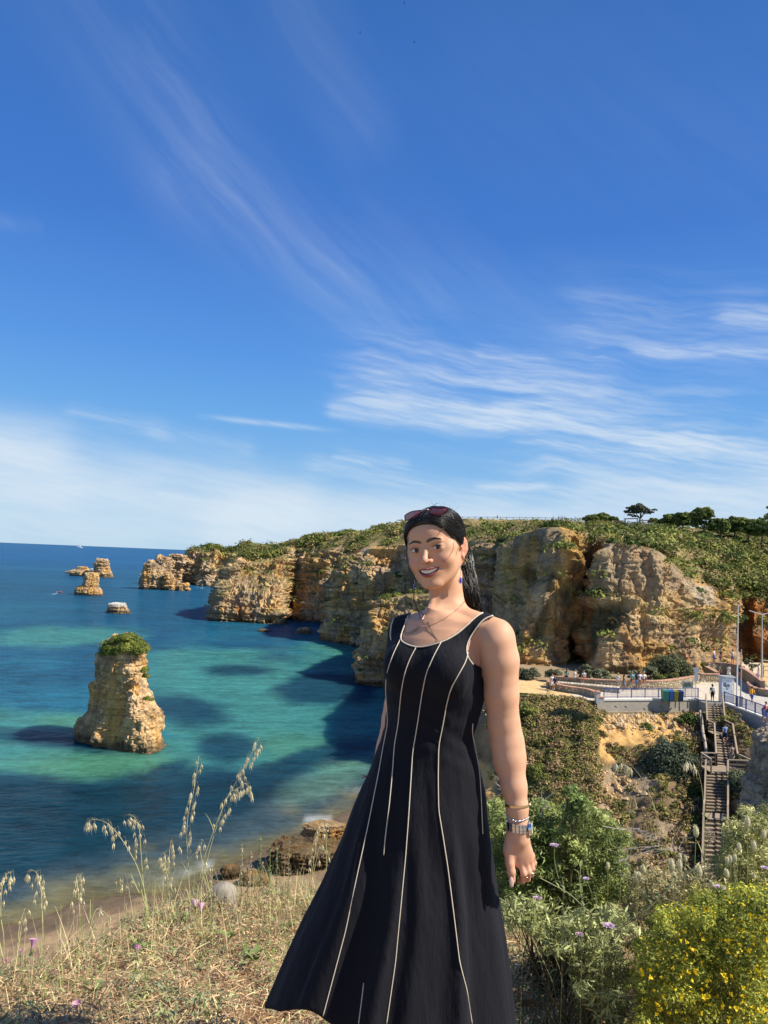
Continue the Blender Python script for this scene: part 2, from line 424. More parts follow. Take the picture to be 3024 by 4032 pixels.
# ================================================================== SMOOTH BODIES (signed-distance modelling)
class SDF:
    """ordered list of primitives; op 'u' smooth union, 's' smooth subtraction"""
    def __init__(s): s.p = []
    def cone(s, a, b, ra, rb, k=.01, tagc=0, op='u'):
        a = np.asarray(a, float); b = np.asarray(b, float)
        s.p.append(('c', a, b, float(ra), float(rb), k, tagc, op)); return s
    def ell(s, c, r, k=.01, tagc=0, op='u', M=None):
        c = np.asarray(c, float); r = np.asarray(r, float)*np.ones(3)
        s.p.append(('e', c, r, None if M is None else np.asarray(M, float), 0, k, tagc, op)); return s
    def box(s, c, r, rnd=.005, k=.01, tagc=0, op='u', M=None):
        s.p.append(('b', np.asarray(c, float), np.asarray(r, float), None if M is None else np.asarray(M, float), rnd, k, tagc, op)); return s
    def fn(s, f, k=.01, tagc=0, op='u'):
        s.p.append(('f', f, None, None, 0, k, tagc, op)); return s
    @staticmethod
    def one(pr, X):
        t = pr[0]
        if t == 'c':
            _, a, b, ra, rb = pr[:5]; ab = b-a; L2 = ab@ab+1e-12
            h = np.clip(((X-a)@ab)/L2, 0, 1)
            return np.linalg.norm(X-a-h[:, None]*ab, axis=1)-(ra+(rb-ra)*h)
        if t == 'e':
            q = X-pr[1]
            if pr[3] is not None: q = q@pr[3]
            r = pr[2]; k0 = np.linalg.norm(q/r, axis=1); k1 = np.linalg.norm(q/(r*r), axis=1)
            return np.where(k1 > 1e-9, k0*(k0-1)/np.maximum(k1, 1e-9), -r.min())
        if t == 'b':
            q = X-pr[1]
            if pr[3] is not None: q = q@pr[3]
            q = np.abs(q)-pr[2]+pr[4]
            return np.linalg.norm(np.maximum(q, 0), axis=1)+np.minimum(q.max(1), 0)-pr[4]
        return pr[1](X)
    def ev(s, X, sub=None, tags=False):
        P_ = s.p if sub is None else sub
        d = None; tg = None; best = None
        for pr in P_:
            e = SDF.one(pr, X); k = pr[5]
            if pr[7] == 'u':
                if d is None:
                    d = e.copy(); best = e.copy(); tg = np.full(len(X), pr[6])
                else:
                    if tags:
                        m = e < best; tg[m] = pr[6]; best = np.minimum(best, e)
                    h = np.clip(.5+.5*(d-e)/k, 0, 1); d = d*(1-h)+e*h-k*h*(1-h)
            elif d is not None:
                if pr[7] == 's':
                    h = np.clip(.5-.5*(d+e)/k, 0, 1); d = d*(1-h)-e*h+k*h*(1-h)
                else:   # intersection
                    h = np.clip(.5-.5*(e-d)/k, 0, 1); d = e*(1-h)+d*h+k*h*(1-h)
        if d is None: d = np.full(len(X), 1e3)
        return (d, tg) if tags else d
    def mesh(s, lo, hi, h, B=12, lip=1.0):
        lo = np.asarray(lo, float); hi = np.asarray(hi, float)
        nb = np.ceil((hi-lo)/(h*B)).astype(int)
        bi = np.stack(np.meshgrid(*[np.arange(n) for n in nb], indexing='ij'), -1).reshape(-1, 3)
        ctr = lo+(bi+.5)*B*h; R_ = h*B*.9*lip+h*2
        dc = []
        for i in range(0, len(ctr), 20000): dc.append(s.ev(ctr[i:i+20000]))
        dc = np.concatenate(dc); keep = np.abs(dc) < R_+.0
        bi, ctr = bi[keep], ctr[keep]
        # distances of every primitive to the block centres for culling
        D = np.stack([SDF.one(pr, ctr) for pr in s.p], 1)
        un = np.array([pr[7] == 'u' for pr in s.p]); kk = np.array([pr[5] for pr in s.p])
        dmin = np.where(un[None], D, 1e3).min(1)
        l = np.arange(B+1); off = np.stack(np.meshgrid(l, l, l, indexing='ij'), -1).reshape(-1, 3)
        S = np.array([2**40, 2**20, 1], dtype=np.int64)
        cid, cv, qs = [], [], []
        for n in range(len(bi)):
            act = np.where(un, D[n] < max(dmin[n], 0)+2*R_+kk*1.0, D[n] < R_*2+kk)
            sub = [pr for pr, a in zip(s.p, act) if a]
            if not sub: continue
            ii = bi[n]*B+off
            d = s.ev(lo+ii*h, sub).reshape(B+1, B+1, B+1)
            sg = d < 0
            cnt = np.zeros((B, B, B), int)
            for a in (0, 1):
                for b in (0, 1):
                    for c in (0, 1): cnt += sg[a:B+a, b:B+b, c:B+c]
            act_ = (cnt > 0) & (cnt < 8)
            if not act_.any(): continue
            ci = np.argwhere(act_)
            acc = np.zeros((len(ci), 3)); num = np.zeros(len(ci))
            for ax in range(3):
                e = np.zeros(3, int); e[ax] = 1; o1, o2 = [q for q in range(3) if q != ax]
                for a in (0, 1):
                    for b in (0, 1):
                        st = ci.copy(); st[:, o1] += a; st[:, o2] += b; en = st+e
                        d0 = d[st[:, 0], st[:, 1], st[:, 2]]; d1 = d[en[:, 0], en[:, 1], en[:, 2]]
                        m = (d0 < 0) != (d1 < 0); t = np.where(m, d0/np.where(m, d0-d1, 1), 0)
                        acc[m] += (st+e*t[:, None])[m]; num += m
            g = bi[n]*B+ci
            cid.append(g@S); cv.append(lo+(bi[n]*B+acc/num[:, None])*h)
            for ax in range(3):
                e = np.zeros(3, int); e[ax] = 1
                A = sg[:B, :B, :B]; Bq = sg[e[0]:B+e[0], e[1]:B+e[1], e[2]:B+e[2]]
                ed = np.argwhere(A != Bq)
                if not len(ed): continue
                flip = A[ed[:, 0], ed[:, 1], ed[:, 2]]
                gi = (bi[n]*B+ed)@S; o1, o2 = (ax+1) % 3, (ax+2) % 3
                q = np.stack([gi, gi-S[o1], gi-S[o1]-S[o2], gi-S[o2]], 1)
                q[~flip] = q[~flip][:, ::-1]
                qs.append(q)
        cid = np.concatenate(cid); cv = np.concatenate(cv); qs = np.concatenate(qs)
        o = np.argsort(cid); cid, cv = cid[o], cv[o]
        j = np.searchsorted(cid, qs); j = np.clip(j, 0, len(cid)-1); ok = (cid[j] == qs).all(1)
        return cv, j[ok]
def march(f, o, dirs, t0, t1, n=60):
    """first hit of rays o + t*dirs with f < 0; returns t (nan if none)"""
    o = np.asarray(o, float); t = np.full(len(dirs), t0); hit = np.full(len(dirs), np.nan)
    for _ in range(n):
        d = f(o+dirs*t[:, None])
        m = (d < .0004) & np.isnan(hit); hit[m] = t[m]
        t = t+np.clip(d*.8, .0003, .2)
        if (t > t1).all(): break
    return hit
def pixdir(u, v):
    u = np.asarray(u, float); v = np.asarray(v, float)
    D = _f+((u-1512)/F)[..., None]*_r-((v-2016)/F)[..., None]*_u
    return D/np.linalg.norm(D, axis=-1)[..., None]
# ================================================================== SEA
def build_sea():
    nr, nc = 300, 360
    ys = 30*np.exp(np.linspace(0, math.log(42000/30), nr))
    k = np.linspace(-1, 1, nc); tx = .62*k+1.6*k**5
    Y, T = np.meshgrid(ys, tx, indexing='ij')
    V = np.stack([Y*T, Y, np.zeros_like(Y)], -1).reshape(-1, 3)
    u, v = UV(V)
    # colour of the water patch by patch: sand flats, shallows, darker areas
    def blob(cu, cv, ru, rv, ang=0.0, soft=.5, amp=1, seed=0):
        a = R(ang); du, dv = u-cu, v-cv
        x = (du*math.cos(a)+dv*math.sin(a))/ru; y = (-du*math.sin(a)+dv*math.cos(a))/rv
        nz = fbm(np.stack([V[:, 0], V[:, 1], V[:, 2]], 1), (13, 13, 13), 5, 40+seed, .6)
        r = np.sqrt(x*x+y*y)+nz*.55
        return amp*sstep(-r, -1-soft*1.3, -1+soft*1.1)
    deep = np.array([.009, .068, .128]); far = np.array([.007, .078, .200]); mid = np.array([.016, .125, .185])
    tur = np.array([.040, .175, .165]); green = np.array([.060, .180, .095]); weed = np.array([.006, .036, .068]); sand = np.array([.20, .21, .12])  # weed is just the darkest tone, used for the dark patches
    D = V[:, 1]
    c = mixc(deep, far, sstep(D, 250, 1500))
    n1 = fbm(V*np.array([1, .6, 1]), 26, 5, 3); n2 = fbm(V*np.array([1, .5, 1]), 60, 4, 5)
    midm = sstep(n2+n1*.5, -.15, .35)*sstep(-D, -420, -180)*.55
    c = mixc(c, mid, midm)
    far2 = sstep(fbm(V*np.array([.4, 1, 1]), 120, 3, 9), .0, .5)*sstep(D, 300, 700)*.35
    c = mixc(c, np.array([.014, .11, .20]), far2)
    # turquoise sand flats
    t = np.zeros(len(V))
    for b in ((1010, 2700, 420, 120, 6), (760, 2690, 200, 110, 0), (1060, 2900, 520, 130, 8), (150, 2860, 340, 60, 4),
              (1290, 2960, 330, 90, 20), (330, 3010, 430, 75, 6), (80, 2940, 260, 130, 6), (1330, 2600, 190, 26, 3), (840, 2590, 230, 34, 0),
              (260, 2505, 260, 40, -2), (1430, 2830, 200, 110, 0), (1350, 2720, 230, 200, 10), (1120, 2800, 380, 160, 0), (700, 2960, 260, 60, 0)):
        t = np.maximum(t, blob(b[0], b[1], b[2], b[3], b[4], .35, 1, int(b[0]) % 7))
    c = mixc(c, tur, t*.92)
    g = np.maximum.reduce([blob(420, 3020, 360, 60, 2, .5, 1, 2), blob(1240, 2960, 200, 60, 10, .5, .6, 3), blob(1400, 2560, 140, 20, 3, .5, .5, 3), blob(300, 2840, 120, 22, 0, .6, .8)])
    c = mixc(c, green, g*.7)
    # dark patches inside the flats
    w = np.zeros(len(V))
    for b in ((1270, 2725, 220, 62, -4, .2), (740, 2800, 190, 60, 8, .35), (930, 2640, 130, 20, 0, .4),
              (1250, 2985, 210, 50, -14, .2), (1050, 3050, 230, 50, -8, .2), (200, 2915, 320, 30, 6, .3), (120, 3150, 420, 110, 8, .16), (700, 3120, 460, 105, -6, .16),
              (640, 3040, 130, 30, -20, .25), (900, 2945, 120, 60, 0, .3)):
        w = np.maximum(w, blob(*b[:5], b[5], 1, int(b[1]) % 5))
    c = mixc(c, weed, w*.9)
    # near water: dark, then sandy shallows along the shore
    nearm = sstep(v, 3010+u*.02, 3110)*.96
    c = mixc(c, np.array([.006, .030, .048]), nearm*(1-g*.7))
    shore_v = np.interp(u, [-400, 0, 350, 700, 1000, 1400, 1500, 1700], [3680, 3640, 3560, 3490, 3360, 3190, 3110, 3000])
    dist = shore_v-v+fbm(V, 5, 4, 77)*90
    c = mixc(c, np.array([.05, .075, .085]), sstep(-dist, -260, -60)*.8)
    c = mixc(c, sand*np.array([.7, .62, .55]), sstep(-dist, -110, 10)*.95)
    rock = blob(560, 3420, 130, 16, -8, .5, .5, 1)+blob(600, 3330, 90, 10, -8, .5, .4, 2)
    c = mixc(c, sand*.7, np.clip(rock, 0, 1))
    fo = fbm(V*np.array([.5, 1, 1]), (1.6, 1.6, 1.6), 4, 91)
    foam = sstep(fo, .12, .34)*(blob(1130, 3270, 260, 26, -24, .7, 1, 6)+blob(1330, 3180, 120, 40, -30, .7, .8, 6)+blob(800, 3420, 130, 12, -14, .7, .6, 3))
    c = mixc(c, np.array([.42, .46, .47]), np.clip(foam, 0, 1)*.75)
    spark = blob(1310, 3060, 170, 55, -25, .5, .6, 3)
    c = mixc(c, np.array([.11, .22, .16]), spark*.8)
    m, nt, b = new_mat('sea_water'); L = nt.links.new
    at = nt.nodes.new('ShaderNodeAttribute'); at.attribute_name = 'Col'
    geo = nt.nodes.new('ShaderNodeNewGeometry'); sp = nt.nodes.new('ShaderNodeSeparateXYZ'); L(geo.outputs['Position'], sp.inputs[0])
    X, Yn = E(nt, sp.outputs[0]), E(nt, sp.outputs[1])
    # ripples: crests run roughly across the view, broken by gusts
    w1 = nnoise(nt, ncomb(nt, X*.55+Yn*.22, Yn*1.15-X*.28), 1.0, 4, .6, .4)
    w2 = nnoise(nt, ncomb(nt, X*.16+Yn*.05, Yn*.38-X*.06), 1.0, 3, .55, .3)
    w3 = nnoise(nt, ncomb(nt, X*.03, Yn*.09), 1.0, 3, .6)
    gust = nnoise(nt, ncomb(nt, X*.012, Yn*.03), 1.0, 4, .6)
    hgt = w1*.62+w2*.95+w3*1.6
    bp = nt.nodes.new('ShaderNodeBump'); bp.inputs['Strength'].default_value = .8; bp.inputs['Distance'].default_value = .6
    L(hgt.s, bp.inputs['Height']); L(bp.outputs[0], b.inputs['Normal'])
    w0 = nnoise(nt, ncomb(nt, X*1.5+Yn*.5, Yn*2.6-X*.6), 1.0, 3, .6, .3)
    f = (w0-.5)*.7+(w1-.5)*1.1+(w2-.5)*1.2+(gust-.5)*.6+(w3-.5)*.6+1.0
    vm = nt.nodes.new('ShaderNodeVectorMath'); vm.operation = 'SCALE'; L(at.outputs['Color'], vm.inputs[0]); L(f.s, vm.inputs['Scale'])
    L(vm.outputs[0], b.inputs['Base Color'])
    df = nt.nodes.new('ShaderNodeSubsurfaceScattering'); df.falloff = 'BURLEY'; df.inputs['Scale'].default_value = 1.0; df.inputs['Radius'].default_value = (1.2, 3.2, 4.0); gl = nt.nodes.new('ShaderNodeBsdfGlossy'); gl.inputs['Roughness'].default_value = .16
    fn = nt.nodes.new('ShaderNodeFresnel'); fn.inputs['IOR'].default_value = 1.33; mx = nt.nodes.new('ShaderNodeMixShader')
    for n_ in (df, gl, fn): L(bp.outputs[0], n_.inputs['Normal'])
    L(vm.outputs[0], df.inputs['Color']); L((E(nt, fn.outputs[0])*.34).min(.16).s, mx.inputs[0])      # wave slopes keep the mean reflectance low
    L(df.outputs[0], mx.inputs[1]); L(gl.outputs[0], mx.inputs[2]); L(mx.outputs[0], nt.nodes['Material Output'].inputs[0])
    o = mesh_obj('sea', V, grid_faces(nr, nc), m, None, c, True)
    tag(o, 'deep blue sea with turquoise sand flats and dark patches', kind='structure')
build_sea()
# ================================================================== ROCK
GREY = np.array([.43, .325, .225]); TAN = np.array([.66, .455, .240]); OCH = np.array([.68, .39, .125]); RED = np.array([.44, .165, .050])
CREAM = np.array([.70, .52, .31]); DARKR = np.array([.155, .115, .07]); VEGC = np.array([.11, .115, .035]); DRYC = np.array([.34, .26, .12])

def rock_colour(p, seed, big, redness=0.0, greyness=0.0, strat=1.0):
    z = p[:, 2]
    band = fbm(np.stack([p[:, 0]*.04, p[:, 1]*.04, z], 1), (1.0, 1.0, big*.10), 4, seed+3)
    c = mixc(TAN, CREAM, sstep(band*strat, .05, .6))
    c = mixc(c, OCH, sstep(fbm(p, (big*.6, big*.6, big*.9), 4, seed+5)+band*.25, -.12, .35)*.9)
    c = mixc(c, RED, np.clip(sstep(fbm(p, (big*.7, big*.7, big*1.6), 4, seed+11)+redness, .25, .6), 0, 1)*.9)
    g = fbm(p*np.array([1, 1, .7]), big*.35, 5, seed+8)+greyness
    c = mixc(c, GREY, sstep(g, -.05, .30)*.8)
    wz = z+fbm(p, big*.6, 3, seed+19)*big*.07; ln = vn(np.stack([p[:, 0]*.05, p[:, 1]*.05, wz], 1), (1, 1, big*.028), seed+23)
    c = c*(1-.34*strat*sstep(ln, .15, .6))[:, None]
    c = c*(1+.28*fbm(p*np.array([1, 1, .16]), big*.12, 3, seed+17))[:, None]
    c = mixc(c, DARKR, sstep(ridged(p*np.array([1, 1, .5]), big*.22, 4, seed+21), .35, .8)*.55)
    return c

def displace(G, N, seed, big, amp, strata=1.0, vert=1.0, mask=1.0, fine=1.0):
    """buttresses, ledges and pitting pushed along the normals"""
    sh = G.shape[:2]; p = G.reshape(-1, 3)
    d = ridged(p*np.array([1, 1, .30]), big, 4, seed)*amp*.9*vert
    d = d+fbm(p, big*.5, 4, seed+2)*amp*.8
    warp = fbm(p, big*.8, 2, seed+15)*big*.08
    zz = np.stack([p[:, 0]*.06, p[:, 1]*.06, p[:, 2]+warp], 1)
    led = vn(zz, (1, 1, big*.11), seed+31)+.6*vn(zz, (1, 1, big*.045), seed+33)
    d = d+(1/(1+np.exp(-led*5))-.5)*amp*.42*strata
    d = d+(ridged(p*np.array([1, 1, .45]), big*.14, 3, seed+41)*amp*.24+fbm(p, big*.05, 3, seed+43)*amp*.20)*fine-np.clip(ridged(p*np.array([1, 1, .22]), big*.30, 2, seed+51)-.55, 0, 1)*amp*.9*fine
    # fractured blocks: stepped offsets in tall warped cells give crisp arrises and joints
    for sc_, k_, sd_ in ((.42, .34, 0), (.17, .20, 5)):
        wq = p+np.stack([fbm(p, big*.35, 2, seed+101+sd_), fbm(p, big*.35, 2, seed+103+sd_), fbm(p, big*.3, 2, seed+105+sd_)*.6], 1)*big*.16
        ci = np.floor(wq/(np.array([1, 1, 1.15 if strata > 1 else 1.9])*big*sc_)).astype(np.int64); d = d+_h(ci[:, 0], ci[:, 1], ci[:, 2], seed+107+sd_)*amp*k_
    m = np.asarray(mask)
    return G+N*(d.reshape(sh)*m)[..., None], d.reshape(sh)

def cliff(name, cols, nface, ninl, ncol, kface, seed, big, amp, label, redf=None, veg=(.1, .45), mat=None, strata=1.0, vert=1.0, kind=None, cat='cliff', greyness=0.0, puff=None, vegsides=0.0, finl=None, facep=.06, fine=1.0, sculpt=None, wfun=None):
    """cols: list of columns, each a list of (u, v, d) from foot to far side; the first kface rows are the rock face"""
    C = np.array(cols, float); C = P(C[..., 0], C[..., 1], C[..., 2])           # (m cols, k rows, 3)
    C = catmull(C, ncol).transpose(1, 0, 2)                                      # rows, cols
    k = len(C)
    face = linres(C[:kface], nface); inl = linres(C[kface-1:], ninl+1)[1:]
    G = np.concatenate([face, inl]); nr = len(G)
    N = grid_normals(G)
    # soften the normals so that buttresses push straight out of the face
    for _ in range(6):
        N[1:-1] = (N[:-2]+N[1:-1]*2+N[2:])/4
        N[:, 1:-1] = (N[:, :-2]+N[:, 1:-1]*2+N[:, 2:])/4
    N /= np.linalg.norm(N, axis=2)[..., None]+1e-9
    if sculpt is not None: G = G+N*(sculpt(*UV(G.reshape(-1, 3))).reshape(nr, ncol)*np.clip((nface+3-np.arange(nr))/(nface*.12), 0, 1)[:, None])[..., None]
    row = np.arange(nr); mask = np.ones(nr)
    mask[nface:] = .07
    mask[:nface] = 1-.93*sstep(row[:nface]/nface, .93, 1.0)
    G2, d = displace(G, N, seed, big, amp, strata, vert, mask[:, None], fine)
    lump = fbm(G.reshape(-1, 3), big*.3, 3, seed+61).reshape(nr, ncol)*amp*.25*np.clip((row-nface)/8, 0, 1)[:, None]
    G2[..., 2] += lump
    p = G2.reshape(-1, 3); N2 = grid_normals(G2); nz = N2[..., 2].ravel()
    rowf = np.repeat(row, ncol)
    c = rock_colour(p, seed, big, 0.0 if redf is None else redf(*UV(G.reshape(-1, 3))), greyness)
    # scrub and dry-grass colour by noise and slope
    vegn = fbm(p, big*.45, 5, seed+71)
    inlm = (rowf > nface+2)
    vm = np.where(inlm, sstep(vegn+.35, *veg), sstep(nz+vegn*.7+vegsides, .72, .95))
    c = mixc(c, DRYC*(1+.25*vegn[:, None]), np.where(inlm, .85, .2)*sstep(nz, .35, .7))
    c = mixc(c, VEGC*(1+.4*vegn[:, None]), vm*np.where(inlm, .85, .6))
    wet = sstep(-(p[:, 2]+fbm(p, 3, 3, seed)*.7), -1.4, -.3)
    c = mixc(c, DARKR*.7, wet*.85)
    if finl is not None: c = finl(c, p, rowf, nface, vegn)
    o = mesh_obj(name, p, grid_faces(nr, ncol), mat or M_ROCK, None, c, False)
    tag(o, label, cat, kind=kind)
    if puff:
        n, rad, leaf, nl = puff
        patch = sstep(fbm(p, big*.8, 4, seed+81), -.28, .12)
        g = np.random.default_rng(seed)
        w = np.where(inlm, vm, vm*facep)*(p[:, 2] > 2.5)
        w = w*np.where(inlm, .06+.94*patch, 1)
        if wfun is not None: w = w*wfun(*UV(p))
        w = w/w.sum(); idx = g.choice(len(p), n, p=w)
        cc = p[idx]; nn = N2.reshape(-1, 3)[idx]
        r = rad*(.4+1.1*g.random(n)**1.5)*np.where(rowf[idx] > nface+ninl*.45, .42 if name == 'cliff' else .6, 1)
        tone = g.random(n)[:, None]
        col = mixc(np.array([.055, .090, .022]), np.array([.29, .30, .07]), tone[:, 0]**1.4); col = np.where((g.random(n) < .16)[:, None], DRYC*(.7+.5*tone), col)
        V, T, K = leaf_cloud(cc+nn*r[:, None]*.15, np.stack([r*1.25, r*1.25, r*.7], 1), nl, leaf, col, seed)
        s = mesh_obj('scrub', V, T, M_LEAF_FAR, o, K, False)
        s['kind'] = 'stuff'
    return o, G2, N2

def stack(name, outline, d, ratio, label, seed, big, amp, skew=0.0, n=160, m=150, col=None, mat=None, group=None, capcol=None, strata=1.3, greyness=0.0, zmin=-1.5, cat='sea stack', power=1.0, tint=1.0):
    """free-standing rock from its left/right outline (v, uleft, uright) read at distance d"""
    O = np.array(outline, float)
    PL, PR = P(O[:, 1], O[:, 0], np.full(len(O), d)), P(O[:, 2], O[:, 0], np.full(len(O), d))
    z = (PL[:, 2]+PR[:, 2])/2; cx = (PL[:, 0]+PR[:, 0])/2; a = (PR[:, 0]-PL[:, 0])/2
    o_ = np.argsort(z); z, cx, a = z[o_], cx[o_], a[o_]
    if z[0] > zmin: z = np.concatenate([[zmin], z]); cx = np.concatenate([[cx[0]], cx]); a = np.concatenate([[a[0]*1.02], a])
    H = z[-1]; zz = np.linspace(z[0], H, m)
    cxx = np.interp(zz, z, cx); aa = np.interp(zz, z, a); aa = aa-.075*skew*aa.max()
    top = int(m*.05)+3; close = np.sqrt(np.clip(1-(np.arange(top)/(top-1.0))**2, 0, 1)); aa[-top:] *= np.maximum(close, .02)
    th = np.linspace(0, 2*math.pi, n, endpoint=False)
    ex = np.sign(np.cos(th))*np.abs(np.cos(th))**power; ey = np.sign(np.sin(th))*np.abs(np.sin(th))**power
    amax = a.max()
    bb = aa*ratio*(.55+.45*amax/np.maximum(aa, .3*amax)) if ratio < 1.01 else aa*ratio
    X = cxx[:, None]+aa[:, None]*ex; Y = d+amax*.2+bb[:, None]*ey-skew*(X-cx.mean())
    if skew: X = X*(1-skew*(X-cx.mean())/d)
    G = np.stack([X, Y, np.repeat(zz[:, None], n, 1)], -1)
    N = grid_normals(G, True); N[-3:] = [0, 0, 1]
    fade = np.ones(m); fade[-4:] = .3
    G2, dd = displace(G, N, seed, big, amp, strata, .8, fade[:, None], 1.5)
    G2[-1] = G2[-1].mean(0)
    p = G2.reshape(-1, 3); N2 = grid_normals(G2, True)
    c = rock_colour(p, seed, big, -.25, greyness)
    wet = sstep(-(p[:, 2]+fbm(p, 2.5, 3, seed)*.5), -1.6, -.5)
    c = mixc(c, DARKR*.8, wet*.85)
    if capcol is not None: c = mixc(c, capcol[0], sstep(p[:, 2]/H+N2.reshape(-1, 3)[:, 2]*.2+fbm(p, big*.3, 3, seed+4)*.12, capcol[1], capcol[1]+.1))
    c = c*tint
    F_ = grid_faces(m, n, True)
    o = mesh_obj(name, p, F_, mat or M_ROCK_FAR, None, c, big < .5)
    tag(o, label, cat, group)
    return o, G2

def red_R(u, v):
    return (np.clip(1-np.abs(u-2290+(2500-v)*.06)/75, 0, 1)*.75 + sstep(u, 2880, 2930)*.8 + sstep(v, 2590, 2680)*.25*(u < 2350)
            + sstep(-np.abs(u-2010), -70, -20)*.3*sstep(v, 2400, 2600) - .22*sstep(u, 2330, 2400)*(u < 2860) + .9*np.exp(-((u-2385)/35)**2-((v-2110)/22)**2))

def R_cols():
    def col(uf, vf, df, ut, vt, dt, inl):
        sc_ = np.interp(uf, [1900, 1960, 2120, 2600, 2780, 2860], [1.0, .90, .82, .915, .96, 1.0])
        df *= sc_; dt *= sc_*1.0
        inl = [(a, b, c*(sc_+(1-sc_)*t)) for (a, b, c), t in zip(inl, (.25, .7, 1, 1))]
        r = []
        for k in range(5):
            t = k/4; r.append((uf+(ut-uf)*t, vf+(vt-vf)*t, df+(dt-df)*(t**1.2)))
        return [(uf, vf+60, df-.5)]+r+inl
    return [
        col(1900, 2700, 150, 1985, 2135, 165, [(1990, 2100, 175), (2000, 2066, 205), (2000, 2048, 262), (2000, 2075, 320)]),
        col(1955, 2700, 130, 2020, 2120, 148, [(2030, 2098, 160), (2035, 2064, 200), (2035, 2048, 260), (2035, 2075, 320)]),
        col(2050, 2695, 119, 2075, 2100, 132, [(2080, 2085, 145), (2085, 2062, 190), (2085, 2047, 257), (2085, 2074, 320)]),
        col(2120, 2695, 114, 2140, 2080, 127, [(2140, 2072, 140), (2145, 2060, 185), (2145, 2047, 254), (2145, 2074, 320)]),
        col(2180, 2700, 110, 2200, 2090, 123, [(2205, 2080, 135), (2210, 2062, 182), (2210, 2048, 250), (2210, 2074, 310)]),
        col(2235, 2700, 110, 2245, 2092, 123, [(2250, 2085, 132), (2255, 2066, 175), (2260, 2052, 235), (2260, 2080, 290)]),
        col(2262, 2700, 113, 2285, 2100, 127, [(2290, 2092, 138), (2300, 2072, 165), (2300, 2056, 210), (2300, 2086, 260)]),
        col(2282, 2700, 115, 2340, 2105, 128, [(2340, 2096, 140), (2340, 2072, 152), (2350, 2060, 165), (2350, 2090, 205)]),
        col(2305, 2700, 107, 2358, 2140, 114, [(2365, 2118, 124), (2375, 2080, 145), (2380, 2064, 158), (2380, 2094, 200)]),
        col(2350, 2695, 103, 2385, 2143, 108, [(2390, 2120, 118), (2400, 2084, 138), (2410, 2066, 155), (2410, 2096, 200)]),
        col(2430, 2690, 99, 2450, 2150, 105, [(2455, 2122, 116), (2465, 2088, 134), (2470, 2068, 152), (2470, 2098, 195)]),
        col(2520, 2690, 97, 2530, 2158, 103, [(2535, 2125, 114), (2545, 2090, 130), (2550, 2070, 148), (2550, 2100, 195)]),
        col(2600, 2688, 96, 2605, 2190, 102, [(2612, 2140, 112), (2622, 2095, 128), (2630, 2072, 145), (2630, 2102, 195)]),
        col(2690, 2686, 96, 2690, 2278, 102, [(2700, 2200, 111), (2708, 2110, 126), (2710, 2078, 142), (2710, 2108, 195)]),
        col(2780, 2684, 97, 2775, 2318, 103, [(2782, 2225, 112), (2790, 2120, 127), (2795, 2082, 142), (2795, 2112, 195)]),
        col(2858, 2684, 99, 2850, 2340, 104, [(2860, 2245, 113), (2868, 2130, 128), (2870, 2088, 142), (2870, 2118, 195)]),
        col(2885, 2684, 106, 2892, 2322, 112, [(2895, 2255, 118), (2900, 2135, 130), (2905, 2092, 142), (2905, 2120, 195)]),
        col(2960, 2684, 106, 2960, 2340, 112, [(2960, 2265, 118), (2960, 2140, 130), (2960, 2095, 142), (2960, 2124, 195)]),
        col(3060, 2684, 103, 3050, 2385, 109, [(3050, 2290, 116), (3050, 2150, 129), (3050, 2100, 142), (3050, 2128, 195)]),
        col(3250, 2684, 98, 3240, 2440, 104, [(3240, 2320, 112), (3240, 2160, 126), (3240, 2105, 142), (3240, 2132, 195)]),
        col(3600, 2700, 90, 3600, 2480, 96, [(3600, 2350, 106), (3600, 2180, 122), (3600, 2120, 142), (3600, 2145, 195)])]
RIDGES = [([(2206, 2085), (2218, 2207), (2180, 2334), (2148, 2493), (2132, 2640)], 30, 3.2), ([(2178, 2240), (2225, 2310), (2262, 2380), (2286, 2500)], 24, 2.4), ([(2060, 2120), (2035, 2220), (1995, 2340)], 22, 2.6),
          ([(2388, 2110), (2345, 2200), (2302, 2366), (2276, 2604), (2270, 2690)], 34, -1.6), ([(2400, 2140), (2360, 2240), (2325, 2400), (2305, 2560)], 20, 2.2), ([(2330, 2470), (2400, 2440), (2480, 2410)], 50, -1.0),
          ([(2310, 2372), (2400, 2360), (2500, 2378)], 15, .7), ([(2500, 2380), (2450, 2470), (2400, 2560), (2390, 2660)], 26, 1.2), ([(2858, 2330), (2868, 2420), (2850, 2500), (2845, 2640)], 20, 1.6), ([(2790, 2330), (2800, 2440), (2812, 2640)], 24, -1.3),
          ([(2560, 2170), (2575, 2330), (2560, 2480)], 22, .5), ([(2650, 2240), (2655, 2380), (2630, 2520)], 20, -.6), ([(2715, 2300), (2730, 2420), (2700, 2560)], 24, .6), ([(2120, 2150), (2090, 2300), (2075, 2480)], 22, -2.2), ([(2440, 2170), (2432, 2300), (2446, 2370)], 14, -.6), ([(2930, 2340), (2940, 2500), (2935, 2660)], 26, -2.0), ([(2985, 2370), (2990, 2520)], 20, 1.6)]
def near_line(u, v, L):
    L = np.array(L, float); d2 = np.full(u.shape, 1e12); sd_ = np.zeros(u.shape)
    for a, b in zip(L[:-1], L[1:]):
        e = b-a; t = np.clip(((u-a[0])*e[0]+(v-a[1])*e[1])/(e@e), 0, 1); du = u-a[0]-t*e[0]; dv = v-a[1]-t*e[1]; q = du*du+dv*dv; m = q < d2; d2[m] = q[m]; sd_[m] = du[m]
    return np.sqrt(d2), sd_
def sculpt_R(u, v):
    w = fbm(np.stack([u, v, 0*u], 1), (60, 90, 1), 3, 77)*16; o = np.zeros(u.shape)
    for L, wd, h in RIDGES:
        d, _ = near_line(u+w, v+w*.5, L); o = o+h*np.clip(1-d/(wd*1.7), 0, 1)**.85
    return o
